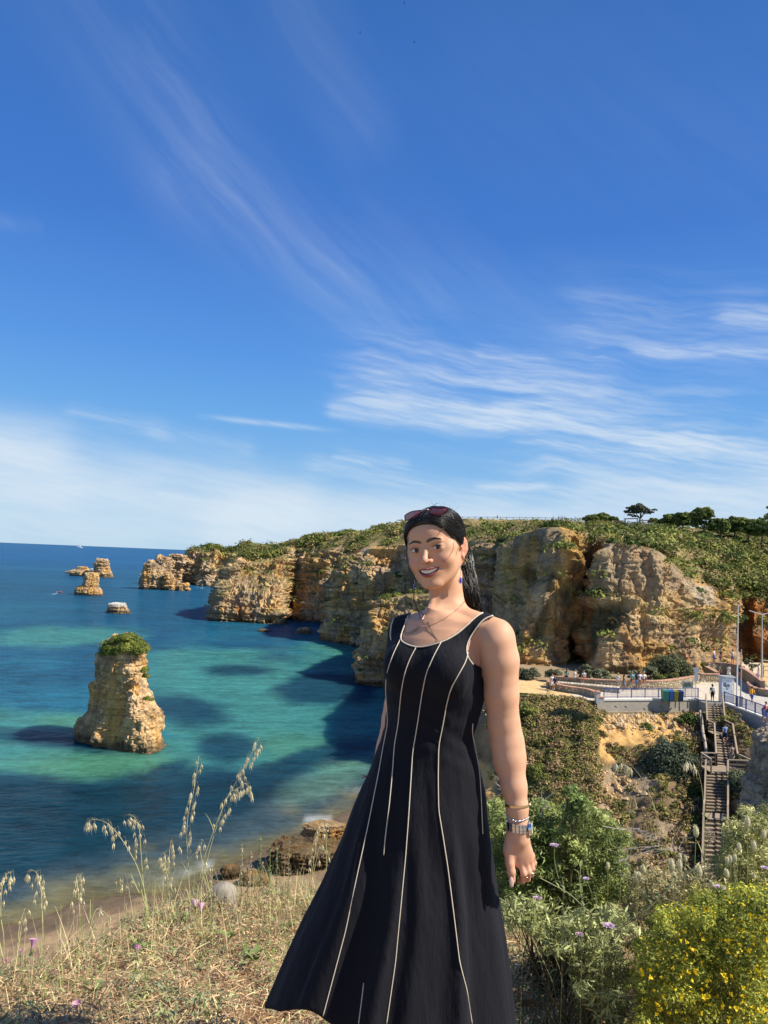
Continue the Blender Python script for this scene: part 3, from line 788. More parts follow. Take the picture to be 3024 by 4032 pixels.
def finl_R(c, p, rowf, nface, vegn):
    u, v = UV(p)
    # dark scrub hanging in the hollows of the face
    for (cu, cv, ru, rv, a) in ((2390, 2440, 85, 70, -20), (2085, 2265, 26, 50, 0), (2245, 2330, 45, 60, 20), (2190, 2300, 40, 40, 0), (2270, 2220, 25, 40, 10), (2320, 2540, 30, 60, 0), (2140, 2450, 30, 80, 25), (2470, 2640, 90, 26, 0)):
        a = R(a); x = ((u-cu)*math.cos(a)+(v-cv)*math.sin(a))/ru; y = (-(u-cu)*math.sin(a)+(v-cv)*math.cos(a))/rv
        m_ = sstep(-(np.sqrt(x*x+y*y)+vegn*.6), -1.2, -.7)*(rowf < nface)
        c = mixc(c, np.array([.060, .068, .030]), m_*.75)
    f_ = (rowf < nface+2)*1.0; nz2 = fbm(p*np.array([1, 1, .3]), 1.6, 4, 93)
    # grey weathering of the big right-hand face and of the left block, with darker run-off streaks
    gm = sstep(u, 2320, 2370)*sstep(-u, -2800, -2700)*sstep(-(v+nz2*60), -2400, -2290)+sstep(u, 2105, 2130)*sstep(-u, -2215, -2195)*sstep(-v, -2330, -2200)*.9+sstep(u, 1985, 2000)*sstep(-u, -2050, -2035)*.6
    c = mixc(c, np.array([.38, .30, .21])*(1+.35*nz2[:, None]), np.clip(gm, 0, 1)*.42*f_)
    c = mixc(c, DARKR*1.2, np.clip(gm, 0, 1)*sstep(nz2, .22, .5)*.45*f_)
    cb = np.exp(-((v-2352-(u-2400)*.05+vegn*26)/34)**2)*sstep(u, 2320, 2350)*sstep(-u, -2760, -2680)+np.exp(-((v-2420-(u-2500)*.04+vegn*16)/20)**2)*sstep(u, 2500, 2530)*sstep(-u, -2700, -2650)
    c = mixc(c, np.array([.64, .47, .22]), np.clip(cb, 0, 1)*.6*f_)
    rust = sstep(fbm(np.stack([u, v*.10, 0*u], 1), (26, 26, 1), 4, 97), .05, .45); c = mixc(c, np.array([.52, .235, .085]), rust*f_*(.30+.35*sstep(v, 2400, 2600)))
    for L, wd, h in RIDGES[:3]+RIDGES[8:9]:
        d, sd_ = near_line(u, v, L); c = mixc(c, np.array([.66, .42, .14]), np.exp(-((sd_-wd*.5)/(wd*.6))**2)*np.exp(-(d/(wd*1.2))**2)*.75*f_)
    yl = np.exp(-((u-2265)/40)**2-((v-2150)/50)**2)+np.exp(-((u-2330)/40)**2-((v-2170)/40)**2)*.8+np.exp(-((u-1990)/22)**2-((v-2220)/70)**2); c = mixc(c, np.array([.62, .40, .13]), np.clip(yl, 0, 1)*.8*f_)
    slab = sstep(-np.abs((u-2775)-(v-2340)*.35), -48, -30)*sstep(v, 2300, 2315)*sstep(-v, -2400, -2370); c = mixc(c, np.array([.50, .45, .36]), slab*.7*f_)
    top = sstep(-np.abs(v-(2100+(u-2000)*.0)), -40, -15)*(rowf >= nface)*(u < 2330); c = mixc(c, np.array([.42, .30, .13]), top*.6)
    return c
cliffR, GR, NR = cliff('cliff', R_cols(), 190, 60, 520, 6, 5, 9.0, 1.25, 'tall grey and ochre cliff behind the stone-walled terrace, bushes along its top',
                redf=red_R, veg=(.1, .5), puff=(2100, 1.55, .26, 60), finl=finl_R, greyness=-.05, strata=.6, vert=.8, fine=.95, sculpt=sculpt_R, wfun=lambda u, v: np.where((u < 2320) & (v < 2066), .02, np.where((u < 2330) & (v < 2110), .10, 1.0)))
# orange-grey headlands along the bay, near to far
B = [[(1312, 2560, 262), (1310, 2500, 262), (1325, 2390, 262), (1330, 2303, 262), (1360, 2240, 262), (1390, 2190, 262), (1400, 2150, 265), (1420, 2140, 270), (1430, 2200, 300)],
     [(1292, 2560, 235), (1294, 2507, 235), (1311, 2384, 237), (1315, 2303, 239), (1343, 2243, 242), (1370, 2190, 246), (1385, 2150, 252), (1400, 2125, 262), (1420, 2180, 300)],
     [(1370, 2570, 228), (1370, 2522, 228), (1375, 2400, 231), (1375, 2303, 234), (1390, 2240, 238), (1405, 2175, 243), (1420, 2130, 252), (1440, 2100, 270), (1450, 2150, 300)],
     [(1450, 2575, 222), (1450, 2528, 222), (1450, 2400, 226), (1450, 2303, 230), (1450, 2230, 234), (1460, 2160, 238), (1470, 2120, 250), (1500, 2075, 272), (1510, 2120, 310)],
     [(1540, 2580, 218), (1540, 2530, 218), (1540, 2400, 222), (1540, 2303, 226), (1540, 2230, 230), (1545, 2150, 236), (1560, 2100, 250), (1590, 2052, 275), (1590, 2100, 320)],
     [(1640, 2590, 205), (1640, 2540, 205), (1640, 2400, 210), (1640, 2303, 215), (1640, 2220, 220), (1645, 2140, 225), (1660, 2090, 245), (1680, 2044, 270), (1680, 2090, 320)],
     [(1760, 2610, 190), (1760, 2560, 190), (1760, 2400, 194), (1760, 2303, 198), (1760, 2220, 202), (1765, 2130, 207), (1780, 2085, 230), (1790, 2042, 255), (1790, 2090, 310)],
     [(1850, 2640, 172), (1850, 2590, 172), (1850, 2450, 176), (1855, 2330, 180), (1860, 2220, 184), (1865, 2130, 190), (1870, 2085, 215), (1880, 2042, 240), (1880, 2085, 290)],
     [(1915, 2690, 160), (1915, 2640, 160), (1920, 2500, 163), (1925, 2360, 167), (1928, 2240, 170), (1925, 2135, 175), (1945, 2085, 205), (1960, 2046, 262), (1960, 2080, 310)],
     [(1955, 2690, 166), (1955, 2640, 166), (1960, 2500, 169), (1962, 2360, 173), (1965, 2240, 178), (1960, 2150, 183), (1985, 2085, 208), (2000, 2048, 262), (2000, 2080, 310)],
     [(2010, 2690, 190), (2010, 2640, 190), (2010, 2500, 190), (2015, 2360, 192), (2020, 2240, 192), (2020, 2150, 195), (2040, 2092, 212), (2060, 2050, 262), (2060, 2085, 310)]]
cliffB, GB, NB = cliff('headland', B, 160, 45, 260, 6, 12, 13.0, 2.6, 'layered tan headland just left of the woman, grey pinnacles at its rim', veg=(.0, .4), puff=(800, 2.0, .4, 42), greyness=.05, cat='headland', strata=1.5, wfun=lambda u, v: np.where((u > 1780) & (v < 2062), .03, np.where((u > 1780) & (v < 2095), .4, 1.0)))
A_ = [[(860, 2480, 330), (860, 2440, 330), (870, 2373, 330), (890, 2313, 330), (925, 2240, 330), (955, 2195, 330), (1000, 2185, 335), (1020, 2180, 345), (1030, 2250, 380)],
     [(841, 2480, 292), (841, 2440, 292), (849, 2373, 293), (870, 2313, 295), (903, 2240, 300), (936, 2198, 305), (980, 2175, 318), (1006, 2158, 335), (1010, 2230, 380)],
     [(900, 2490, 285), (900, 2449, 285), (905, 2390, 287), (920, 2335, 292), (950, 2275, 300), (985, 2215, 308), (1030, 2172, 318), (1080, 2150, 335), (1080, 2220, 380)],
     [(1010, 2490, 284), (1010, 2449, 284), (1010, 2385, 287), (1015, 2325, 294), (1030, 2280, 304), (1060, 2205, 312), (1110, 2158, 322), (1140, 2140, 336), (1140, 2210, 380)],
     [(1105, 2490, 286), (1105, 2447, 286), (1108, 2380, 289), (1112, 2315, 297), (1112, 2262, 308), (1122, 2190, 316), (1150, 2148, 324), (1190, 2130, 338), (1190, 2200, 380)],
     [(1130, 2490, 312), (1130, 2447, 312), (1135, 2370, 318), (1150, 2310, 322), (1160, 2250, 322), (1165, 2180, 322), (1195, 2132, 328), (1220, 2113, 340), (1220, 2190, 380)],
     [(1200, 2490, 300), (1200, 2448, 300), (1205, 2370, 307), (1210, 2310, 314), (1215, 2240, 316), (1220, 2168, 320), (1235, 2122, 326), (1265, 2106, 340), (1265, 2180, 380)],
     [(1290, 2490, 292), (1290, 2450, 292), (1290, 2370, 300), (1290, 2300, 307), (1290, 2230, 312), (1290, 2165, 316), (1300, 2120, 322), (1320, 2106, 340), (1320, 2180, 380)],
     [(1390, 2490, 286), (1390, 2450, 286), (1390, 2370, 292), (1390, 2300, 298), (1390, 2230, 304), (1390, 2160, 310), (1385, 2110, 320), (1380, 2094, 340), (1380, 2160, 380)],
     [(1560, 2490, 280), (1560, 2450, 280), (1560, 2370, 286), (1560, 2300, 292), (1560, 2230, 298), (1560, 2160, 304), (1500, 2112, 320), (1480, 2092, 340), (1480, 2160, 380)]]
cliff('headland', A_, 150, 45, 280, 6, 23, 13.0, 2.7, 'sunlit ledged headland at the middle of the bay with a dark shaded gully', veg=(.0, .4), puff=(750, 2.4, .5, 38), greyness=.0, cat='headland', strata=1.6, vegsides=.10)
C_ = [[(1440, 2720, 180), (1425, 2650, 180), (1425, 2590, 180), (1460, 2500, 180), (1490, 2430, 180), (1500, 2375, 180), (1520, 2375, 185), (1530, 2420, 200)],
      [(1405, 2720, 160), (1408, 2660, 160), (1408, 2590, 161), (1445, 2500, 163), (1473, 2425, 165), (1488, 2372, 168), (1515, 2365, 180), (1520, 2390, 200)],
      [(1505, 2735, 155), (1508, 2679, 155), (1505, 2590, 157), (1515, 2500, 159), (1525, 2425, 162), (1530, 2358, 166), (1548, 2352, 180), (1550, 2380, 200)],
      [(1600, 2740, 150), (1600, 2690, 150), (1600, 2590, 152), (1602, 2500, 155), (1604, 2425, 159), (1605, 2348, 165), (1620, 2340, 180), (1620, 2370, 200)],
      [(1800, 2750, 140), (1800, 2700, 140), (1800, 2590, 143), (1800, 2500, 146), (1800, 2425, 150), (1800, 2345, 158), (1810, 2335, 175), (1810, 2370, 195)],
      [(1980, 2750, 135), (1980, 2700, 135), (1980, 2590, 138), (1980, 2500, 142), (1980, 2425, 148), (1980, 2360, 158), (1990, 2350, 175), (1990, 2380, 190)]]
cliff('rock_buttress', C_, 90, 20, 150, 6, 31, 9.0, 1.5, 'low rounded rock buttress at the water beside the woman\'s shoulder', veg=(.1, .5), puff=(160, 1.2, .26, 45), greyness=.12, cat='rock buttress', strata=1.5)
F_ = [[(705, 2330, 640), (705, 2292, 640), (712, 2260, 640), (722, 2225, 640), (745, 2200, 640), (760, 2190, 650), (770, 2230, 690)],
      [(735, 2330, 590), (735, 2296, 590), (740, 2255, 592), (745, 2220, 596), (752, 2190, 602), (765, 2163, 625), (765, 2230, 690)],
      [(780, 2330, 575), (780, 2298, 575), (783, 2250, 580), (790, 2215, 588), (800, 2178, 600), (815, 2152, 625), (815, 2230, 690)],
      [(840, 2330, 560), (840, 2300, 560), (840, 2250, 566), (845, 2215, 575), (850, 2182, 585), (850, 2152, 610), (850, 2230, 690)],
      [(880, 2330, 566), (880, 2299, 566), (880, 2250, 574), (880, 2220, 582), (880, 2190, 588), (880, 2166, 612), (880, 2230, 690)],
      [(930, 2330, 550), (930, 2300, 550), (930, 2250, 558), (930, 2215, 566), (930, 2185, 575), (938, 2157, 600), (938, 2230, 690)],
      [(985, 2330, 545), (985, 2300, 545), (985, 2250, 553), (985, 2215, 561), (985, 2180, 570), (975, 2138, 600), (985, 2230, 690)],
      [(1110, 2330, 540), (1110, 2300, 540), (1110, 2250, 548), (1110, 2215, 556), (1110, 2180, 565), (1090, 2148, 600), (1110, 2230, 690)]]
cliff('headland', F_, 80, 24, 160, 5, 44, 22.0, 5.5, 'farthest orange headland on the left where the open sea begins', veg=(.0, .4), puff=(420, 4.0, .8, 36), mat=M_ROCK_FAR, cat='headland', strata=1.3)

near, gnear = stack('sea_stack', [(2500, 448, 494), (2508, 438, 514), (2533, 424, 540), (2560, 408, 552), (2593, 392, 556), (2620, 374, 560), (2647, 380, 556), (2690, 378, 566),
    (2712, 356, 580), (2772, 350, 596), (2799, 356, 600), (2825, 345, 606), (2850, 322, 608), (2868, 300, 612), (2890, 287, 618), (2920, 284, 622), (2960, 284, 622)],
    103.5, .75, 'near sea stack of pale tan rock crowned with a green bush', 3, 5.5, .75, strata=.55, skew=.62, power=.75, n=180, m=200, mat=M_ROCK, greyness=-.22, tint=np.array([1.26, 1.24, 1.22]))
stack('sea_stack', [(2200, 392, 410), (2206, 385, 418), (2222, 377, 424), (2245, 372, 430), (2260, 371, 436), (2274, 371, 438)], 645, .8,
      'cone-shaped far stack, rightmost of the distant group on the left', 8, 9, 1.5, n=90, m=80, greyness=.1)
stack('sea_stack', [(2231, 302, 338), (2243, 300, 342), (2250, 262, 368), (2256, 256, 372), (2263, 272, 372), (2274, 273, 372)], 650, .5,
      'flat far rock with a slab-like ledge pointing left', 9, 7, 1.0, n=110, m=60, greyness=.1)
stack('sea_stack', [(2252, 340, 368), (2262, 334, 378), (2278, 330, 380), (2303, 329, 379), (2309, 322, 378), (2314, 318, 380), (2320, 304, 390), (2330, 299, 396), (2345, 298, 398)], 405, .8,
      'pillar-shaped stack on a wide foot in front of the distant rocks', 10, 6, .9, n=110, m=100, greyness=-.05)
stack('low_rock', [(2374, 436, 462), (2378, 428, 484), (2386, 424, 492), (2398, 421, 498), (2412, 420, 507)], 303, .7,
      'low white-topped rock alone in the blue water', 11, 4, .6, n=110, m=60, greyness=.2, capcol=(np.array([.62, .60, .54]), .72), cat='rock')
stack('sea_stack', [(2204, 592, 600), (2215, 580, 612), (2230, 570, 620), (2250, 563, 636), (2270, 560, 645), (2290, 552, 647), (2308, 546, 646), (2319, 543, 646)], 490, .8,
      'large pointed cone stack at the tip of the far headland', 13, 10, 2.0, n=130, m=120, greyness=.1)
stack('sea_stack', [(2265, 645, 660), (2278, 640, 672), (2292, 640, 700), (2300, 640, 735), (2312, 640, 740), (2320, 640, 741)], 486, .5,
      'low ragged rock joined to the right foot of the cone stack', 14, 7, 1.6, n=110, m=60)
stack('sea_stack', [(2188, 628, 646), (2200, 618, 655), (2222, 616, 662), (2260, 612, 672), (2310, 600, 690)], 560, .6,
      'rounded stack behind the pointed cone stack', 15, 12, 2.5, n=110, m=90, greyness=.1)
stack('sea_stack', [(2179, 680, 712), (2190, 664, 728), (2210, 658, 735), (2250, 650, 712), (2310, 640, 712)], 575, .6,
      'blunt grey stack between the cone stack and the far headland', 16, 12, 2.6, n=110, m=90, greyness=.12)
stack('low_rock', [(2478, 1018, 1060), (2486, 1014, 1066), (2494, 1012, 1068)], 255, .6, 'small dark rock awash under the middle headland', 17, 3, .35, n=60, m=30, greyness=-.5, cat='rock')
stack('low_rock', [(2470, 1200, 1218), (2478, 1170, 1220), (2488, 1164, 1222), (2492, 1162, 1224)], 253, .5, 'small brown rock awash near the shaded gully', 18, 3, .35, n=60, m=30, cat='rock')
stack('low_rock', [(2297, 840, 862), (2303, 832, 870), (2308, 830, 872)], 540, .5, 'pale boulder at the foot of the farthest headland', 19, 5, .6, n=50, m=24, cat='rock')
# bush crowning the near stack, and two small ones on its right flank
def bush_on_rock(name, cuv, r, d, label, n=46, leaf=.13, nl=260, seed=3, cat='bush', tone=(np.array([.07, .10, .018]), np.array([.26, .29, .06])), parent=None):
    g = np.random.default_rng(seed)
    C = P([a[0] for a in cuv], [a[1] for a in cuv], [d+(a[2] if len(a) > 2 else 0) for a in cuv])
    C = C[g.integers(0, len(C), n)]+np.clip(g.normal(size=(n, 3)), -1.2, 1.2)*r*np.array([.16, .4, .12])
    rr = r*(.28+.3*g.random(n))
    V, T, K = leaf_cloud(C, np.stack([rr, rr, rr*.8], 1), nl, leaf, mixc(tone[0], tone[1], g.random(n)), seed, ntri=1)
    o = mesh_obj(name, V, T, M_LEAF_FAR, parent, K)
    if parent is None: tag(o, label, cat)
    return o
bush_on_rock('bush', [(440, 2545, 1), (470, 2525, 0), (500, 2520, -1), (530, 2535, -1), (545, 2565, -1.5), (495, 2545, -2), (450, 2565, -1), (415, 2565, 1), (470, 2550, -2), (550, 2545, 0)], 2.0, 103, 'dense green bush crowning the near sea stack', n=75, nl=420, leaf=.13)
bush_on_rock('bush', [(572, 2640, -2), (576, 2660, -2)], .9, 101.5, 'small bush clinging to the right flank of the near sea stack', n=12, nl=260, seed=5)
bush_on_rock('bush', [(598, 2755, -4), (575, 2752, -4.4)], .5, 101, 'tiny tuft of green low on the near sea stack', n=9, nl=160, seed=6)
# ================================================================== SHORE, SLOPE, TERRACE
ZP = 14.6
def pix_grid(name, cols, nr, nc, mat, colf, label, kind=None, cat=None, disp=None, rows_res=catmull, seed=1):
    C = np.array(cols, float); C = P(C[..., 0], C[..., 1], C[..., 2])
    C = catmull(C, nc).transpose(1, 0, 2); G = rows_res(C, nr)
    N = grid_normals(G)
    if N[..., 2].mean() < 0: N = -N
    if disp is not None: G = G+N*disp(G.reshape(-1, 3)).reshape(nr, nc)[..., None]
    N2 = grid_normals(G)
    Fc = grid_faces(nr, nc)
    if N2[..., 2].mean() < 0: N2 = -N2; Fc = Fc[:, ::-1]
    p = G.reshape(-1, 3)
    o = mesh_obj(name, p, Fc, mat, None, colf(p, N2.reshape(-1, 3)), True)
    tag(o, label, cat, kind=kind)
    return o, p, N2.reshape(-1, 3)

SHU = [-900, 0, 350, 700, 1000, 1400, 1520, 1700]; SHV = [3760, 3640, 3560, 3490, 3370, 3190, 3110, 3030]
def build_beach():
    us = np.linspace(-900, 1900, 300); sv = np.interp(us, SHU, SHV)
    rows = [(-60, -.5), (0, -.05), (60, .35), (150, .8), (300, 2.2), (600, 6)]
    G = np.stack([PZ(us, sv+dv, np.full(len(us), z)) for dv, z in rows]); G = linres(G, 90)
    p = G.reshape(-1, 3); p[:, 2] += fbm(p, 3, 4, 3)*.25+ridged(p, 1.2, 3, 8)*.12*sstep(p[:, 2], .2, 1)
    c = mixc(np.array([.34, .24, .14]), np.array([.22, .15, .09]), sstep(fbm(p, 2.2, 4, 5), -.1, .4))
    c = mixc(c, np.array([.13, .095, .065]), sstep(-(p[:, 2]+fbm(p, 1.5, 3, 2)*.4), -.75, -.1))
    o = mesh_obj('beach', p, grid_faces(90, 300)[:, ::-1], M_SOIL, None, c, True); tag(o, kind='structure')
    # rock ledges on the shore
    stack('shore_rock', [(3240, 1225, 1330), (3250, 1205, 1352), (3270, 1195, 1365), (3292, 1192, 1372), (3310, 1190, 1380)], 69.5, .45, 'flat-topped tan rock ledge lapped by foam below the headland', 51, 1.6, .30, n=120, m=50, mat=M_ROCK, cat='rock', greyness=-.3, tint=.8)
    stack('shore_rock', [(3336, 1150, 1330), (3346, 1095, 1370), (3368, 1068, 1400), (3400, 1058, 1420), (3440, 1050, 1430), (3500, 1050, 1440)], 63.5, .55, 'broad dark brown rock shelf at the shore, nearest the dress', 52, 1.0, .42, power=.85, strata=1.6, n=150, m=60, mat=M_ROCK, cat='rock', greyness=-.2, tint=.38)
    stack('shore_rock', [(3405, 880, 930), (3412, 872, 940), (3422, 870, 945)], 62, .7, 'small dark rock in the shallows beside the brown rock shelf', 53, 1.0, .2, n=60, m=24, mat=M_ROCK, cat='rock', greyness=-.5, tint=.4)
    stack('shore_rock', [(3440, 960, 1040), (3452, 945, 1055), (3466, 940, 1060)], 60.5, .7, 'low wet brown rock behind the tall wild oats', 54, 1.2, .25, n=60, m=24, mat=M_ROCK, cat='rock', greyness=-.4, tint=.5)
build_beach()

def slope_col(p, N):
    u, v = UV(p); nz = N[:, 2]
    n1 = fbm(p, 2.6, 5, 4); n2 = fbm(p, 1.1, 4, 9)
    c = mixc(np.array([.20, .14, .075]), np.array([.30, .21, .11]), sstep(n1, -.2, .4))
    def el(cu, cv, ru, rv): return sstep(-(np.hypot((u-cu)/ru, (v-cv)/rv)+n1*.5), -1.15, -.75)
    orange = np.clip(el(2510, 2860, 210, 90)+el(2400, 2900, 45, 90)+el(2960, 2860, 30, 40)+el(1900, 3080, 60, 80)+el(2620, 2850, 60, 40), 0, 1)
    c = mixc(c, np.array([.58, .35, .13]), orange*.95)
    pale = np.clip(el(2470, 3080, 110, 60)+el(2420, 3180, 60, 50)+el(2640, 3330, 120, 110), 0, 1)
    c = mixc(c, np.array([.33, .25, .165]), pale*.7)
    veg = np.clip(el(2200, 2860, 210, 120)+el(2150, 3000, 200, 120)+el(2560, 2950, 120, 60)*.5+el(2650, 2900, 90, 60)*.7+el(2090, 2770, 160, 60), 0, 1)*(1-orange*.9)
    c = mixc(c, np.array([.085, .085, .03])*(1+.4*n2[:, None]), veg*.8)
    c = mixc(c, np.array([.15, .11, .07]), sstep(u, 2810, 2860)*.6*(1-orange))
    return c
def S_disp(p):
    u, v = UV(p)
    dd = ridged(p*np.array([1, 1, .6]), 3.2, 4, 6)*.55+fbm(p, 1.1, 3, 7)*.22+fbm(p, .4, 3, 17)*.09
    edge = sstep(v, 2790, 2850)
    return dd*edge+(-.2)*(1-edge)
S_cols = [
    [(1500, 2960, 101), (1500, 3080, 88), (1500, 3130, 83.5), (1500, 3190, 78), (1500, 3260, 72.5), (1500, 3340, 67), (1500, 3480, 59.7), (1500, 3740, 50)],
    [(1660, 3000, 97), (1660, 3080, 89), (1660, 3110, 86), (1660, 3150, 82.5), (1660, 3220, 76.5), (1660, 3300, 71), (1660, 3450, 62.5), (1660, 3700, 52)],
    [(1780, 2800, 84), (1780, 2860, 82), (1780, 2910, 80), (1780, 2960, 78), (1780, 3050, 74), (1780, 3150, 69), (1780, 3360, 60), (1780, 3700, 51)],
    [(1900, 2740, 74), (1900, 2800, 72), (1900, 2870, 70), (1900, 2960, 68), (1900, 3060, 65), (1900, 3180, 61), (1900, 3380, 56), (1900, 3700, 50.5)],
    [(2040, 2728, 69.5), (2040, 2780, 68), (2040, 2860, 66), (2040, 2960, 63.5), (2040, 3080, 61), (2040, 3200, 58), (2040, 3400, 54), (2040, 3700, 50)],
    [(2160, 2737, 68.5), (2160, 2790, 67), (2160, 2870, 65), (2160, 2970, 62.5), (2160, 3080, 60), (2160, 3200, 57), (2160, 3400, 53), (2160, 3700, 49.5)],
    [(2300, 2757, 68.5), (2300, 2810, 66.5), (2300, 2880, 64.8), (2300, 2980, 62), (2300, 3080, 59.5), (2300, 3200, 56.5), (2300, 3400, 52.5), (2300, 3700, 49)],
    [(2360, 2796, 68.3), (2360, 2840, 67), (2360, 2900, 65), (2360, 2985, 62.4), (2360, 3080, 59.5), (2360, 3200, 56), (2360, 3400, 52), (2360, 3700, 48.5)],
    [(2450, 2812, 68.3), (2450, 2850, 67), (2450, 2900, 65.3), (2450, 2985, 63), (2450, 3080, 60), (2450, 3200, 56.5), (2450, 3400, 51.5), (2450, 3700, 48)],
    [(2620, 2812, 68.5), (2620, 2860, 66.8), (2620, 2920, 64.6), (2620, 3000, 61.5), (2620, 3090, 58.4), (2620, 3200, 55), (2620, 3400, 51), (2620, 3700, 47.5)],
    [(2740, 2800, 69.6), (2740, 2850, 68), (2740, 2920, 65.6), (2740, 3000, 62.5), (2740, 3090, 59.5), (2740, 3200, 56), (2740, 3400, 51.5), (2740, 3700, 47.5)],
    [(2810, 2790, 69.8), (2810, 2850, 68), (2810, 2920, 65.8), (2810, 3000, 63), (2810, 3090, 60), (2810, 3200, 56.5), (2810, 3400, 52), (2810, 3700, 47.5)],
    [(2850, 2790, 69.2), (2850, 2840, 67.5), (2870, 2920, 64.2), (2880, 3000, 61.2), (2890, 3090, 58), (2890, 3200, 54.5), (2890, 3400, 50), (2890, 3700, 46)],
    [(2890, 2815, 67), (2900, 2860, 65), (2930, 2930, 61), (2950, 3000, 58), (2970, 3090, 55), (2980, 3200, 51.5), (2980, 3400, 47.5), (2980, 3700, 44)],
    [(3000, 2930, 62), (3010, 2970, 60), (3030, 3020, 57), (3050, 3080, 54.5), (3070, 3150, 52), (3080, 3240, 49), (3080, 3420, 45.5), (3080, 3700, 42)],
    [(3200, 3060, 58), (3200, 3100, 56), (3200, 3140, 54), (3200, 3190, 51), (3200, 3250, 48.5), (3200, 3330, 46), (3200, 3480, 43), (3200, 3760, 40)]]
S_cols = [c+[(c[-1][0], 4150, c[-1][2]-5)] for c in S_cols]
slope, pS, nS = pix_grid('hillside', S_cols, 180, 320, M_SOIL, slope_col, 'slope', kind='structure', disp=S_disp)

# ---- terrace surface
FRONT = [(1985, 2722), (2037, 2727), (2154, 2736), (2204, 2747), (2309, 2757), (2352, 2759), (2755, 2757), (2775, 2768), (2848, 2768), (2858, 2772), (2905, 2790), (3024, 2835), (3200, 2900), (3500, 3010)]
def terrace():
    us = np.concatenate([np.linspace(a[0], b[0], 18, endpoint=False) for a, b in zip(FRONT[:-1], FRONT[1:])])
    vs = np.interp(us, [a[0] for a in FRONT], [a[1] for a in FRONT])
    f = PZ(us, vs, np.full(len(us), ZP)); b = PZ(us, np.full(len(us), 2592)+(us-2400)*.03-26*sstep(-us, -2300, -2150), np.full(len(us), ZP))
    t = np.linspace(0, 1, 90)[:, None, None]; G = f[None]*(1-t)+b[None]*t
    p = G.reshape(-1, 3); u, v = UV(p)
    n1 = fbm(p, 3, 4, 3)
    pave = np.array([.56, .49, .385]); sandc = np.array([.60, .42, .20]); dirt = np.array([.30, .22, .13])
    c = mixc(pave, pave*.86, sstep(n1, -.1, .5)*.6)
    left = sstep(-u+(v-2700)*1.2, -2225, -2190)
    c = mixc(c, sandc, left)
    w1v = np.interp(u, [2150, 2320, 2462, 2600, 2644, 2728, 2753, 2800, 2890], [2680, 2690, 2708, 2708, 2704, 2690, 2684, 2660, 2640])
    c = mixc(c, dirt, sstep(-(v-w1v), 0, 4)*(u < 2890))
    c = mixc(c, sandc*.95, sstep(u, 2985, 3000)*sstep(-v, -2700, -2685))
    c = mixc(c, np.array([.43, .41, .385]), sstep(u-(2790-v)*.3, 2890, 2910)*sstep(v, 2712, 2722)*.7)
    z = p[:, 2]; p[:, 2] = z+fbm(p, 4, 2, 8)*.02
    o = mesh_obj('terrace_paving', p, grid_faces(90, len(us)), M_SOIL, None, c, True); tag(o, kind='structure')
terrace()
M_CONC = mat_vc('concrete', rough=.9, spec=.15, vary=.28, scale=.9, bump=.25, bscale=8, bdist=.03, scale2=4)
M_STONE = mat_vc('wall_stone', rough=.92, spec=.15, vary=.28, scale=3.5, bump=.4, bscale=9, bdist=.05)

def ribbon(MBo, pts, w, z0, z1, col, off=0.0):
    """upright slab following plan points; z0/z1 scalars or arrays; w thickness behind the line"""
    pts = np.asarray(pts, float)[:, :2]; n = len(pts)
    T = np.gradient(pts, axis=0); T /= np.linalg.norm(T, axis=1)[:, None]; Nn = np.stack([-T[:, 1], T[:, 0]], 1)
    Nn = np.where((Nn[:, 1] < 0)[:, None], -Nn, Nn)     # away from the camera
    a = pts-Nn*off; b = pts+Nn*(w-off)
    z0 = np.broadcast_to(z0, (n,)); z1 = np.broadcast_to(z1, (n,))
    V = np.stack([np.c_[a, z0], np.c_[a, z1], np.c_[b, z1], np.c_[b, z0]], 1).reshape(-1, 3)
    i = np.arange(n-1)[:, None]*4; j = np.arange(4)[None]; k = (j+1) % 4
    q = np.stack([i+j, i+k, i+4+k, i+4+j], -1).reshape(-1, 4)
    MBo.add(V, np.concatenate([q, [[0, 1, 2, 3]], [[(n-1)*4+3, (n-1)*4+2, (n-1)*4+1, (n-1)*4]]]), None, col)
    return T, Nn
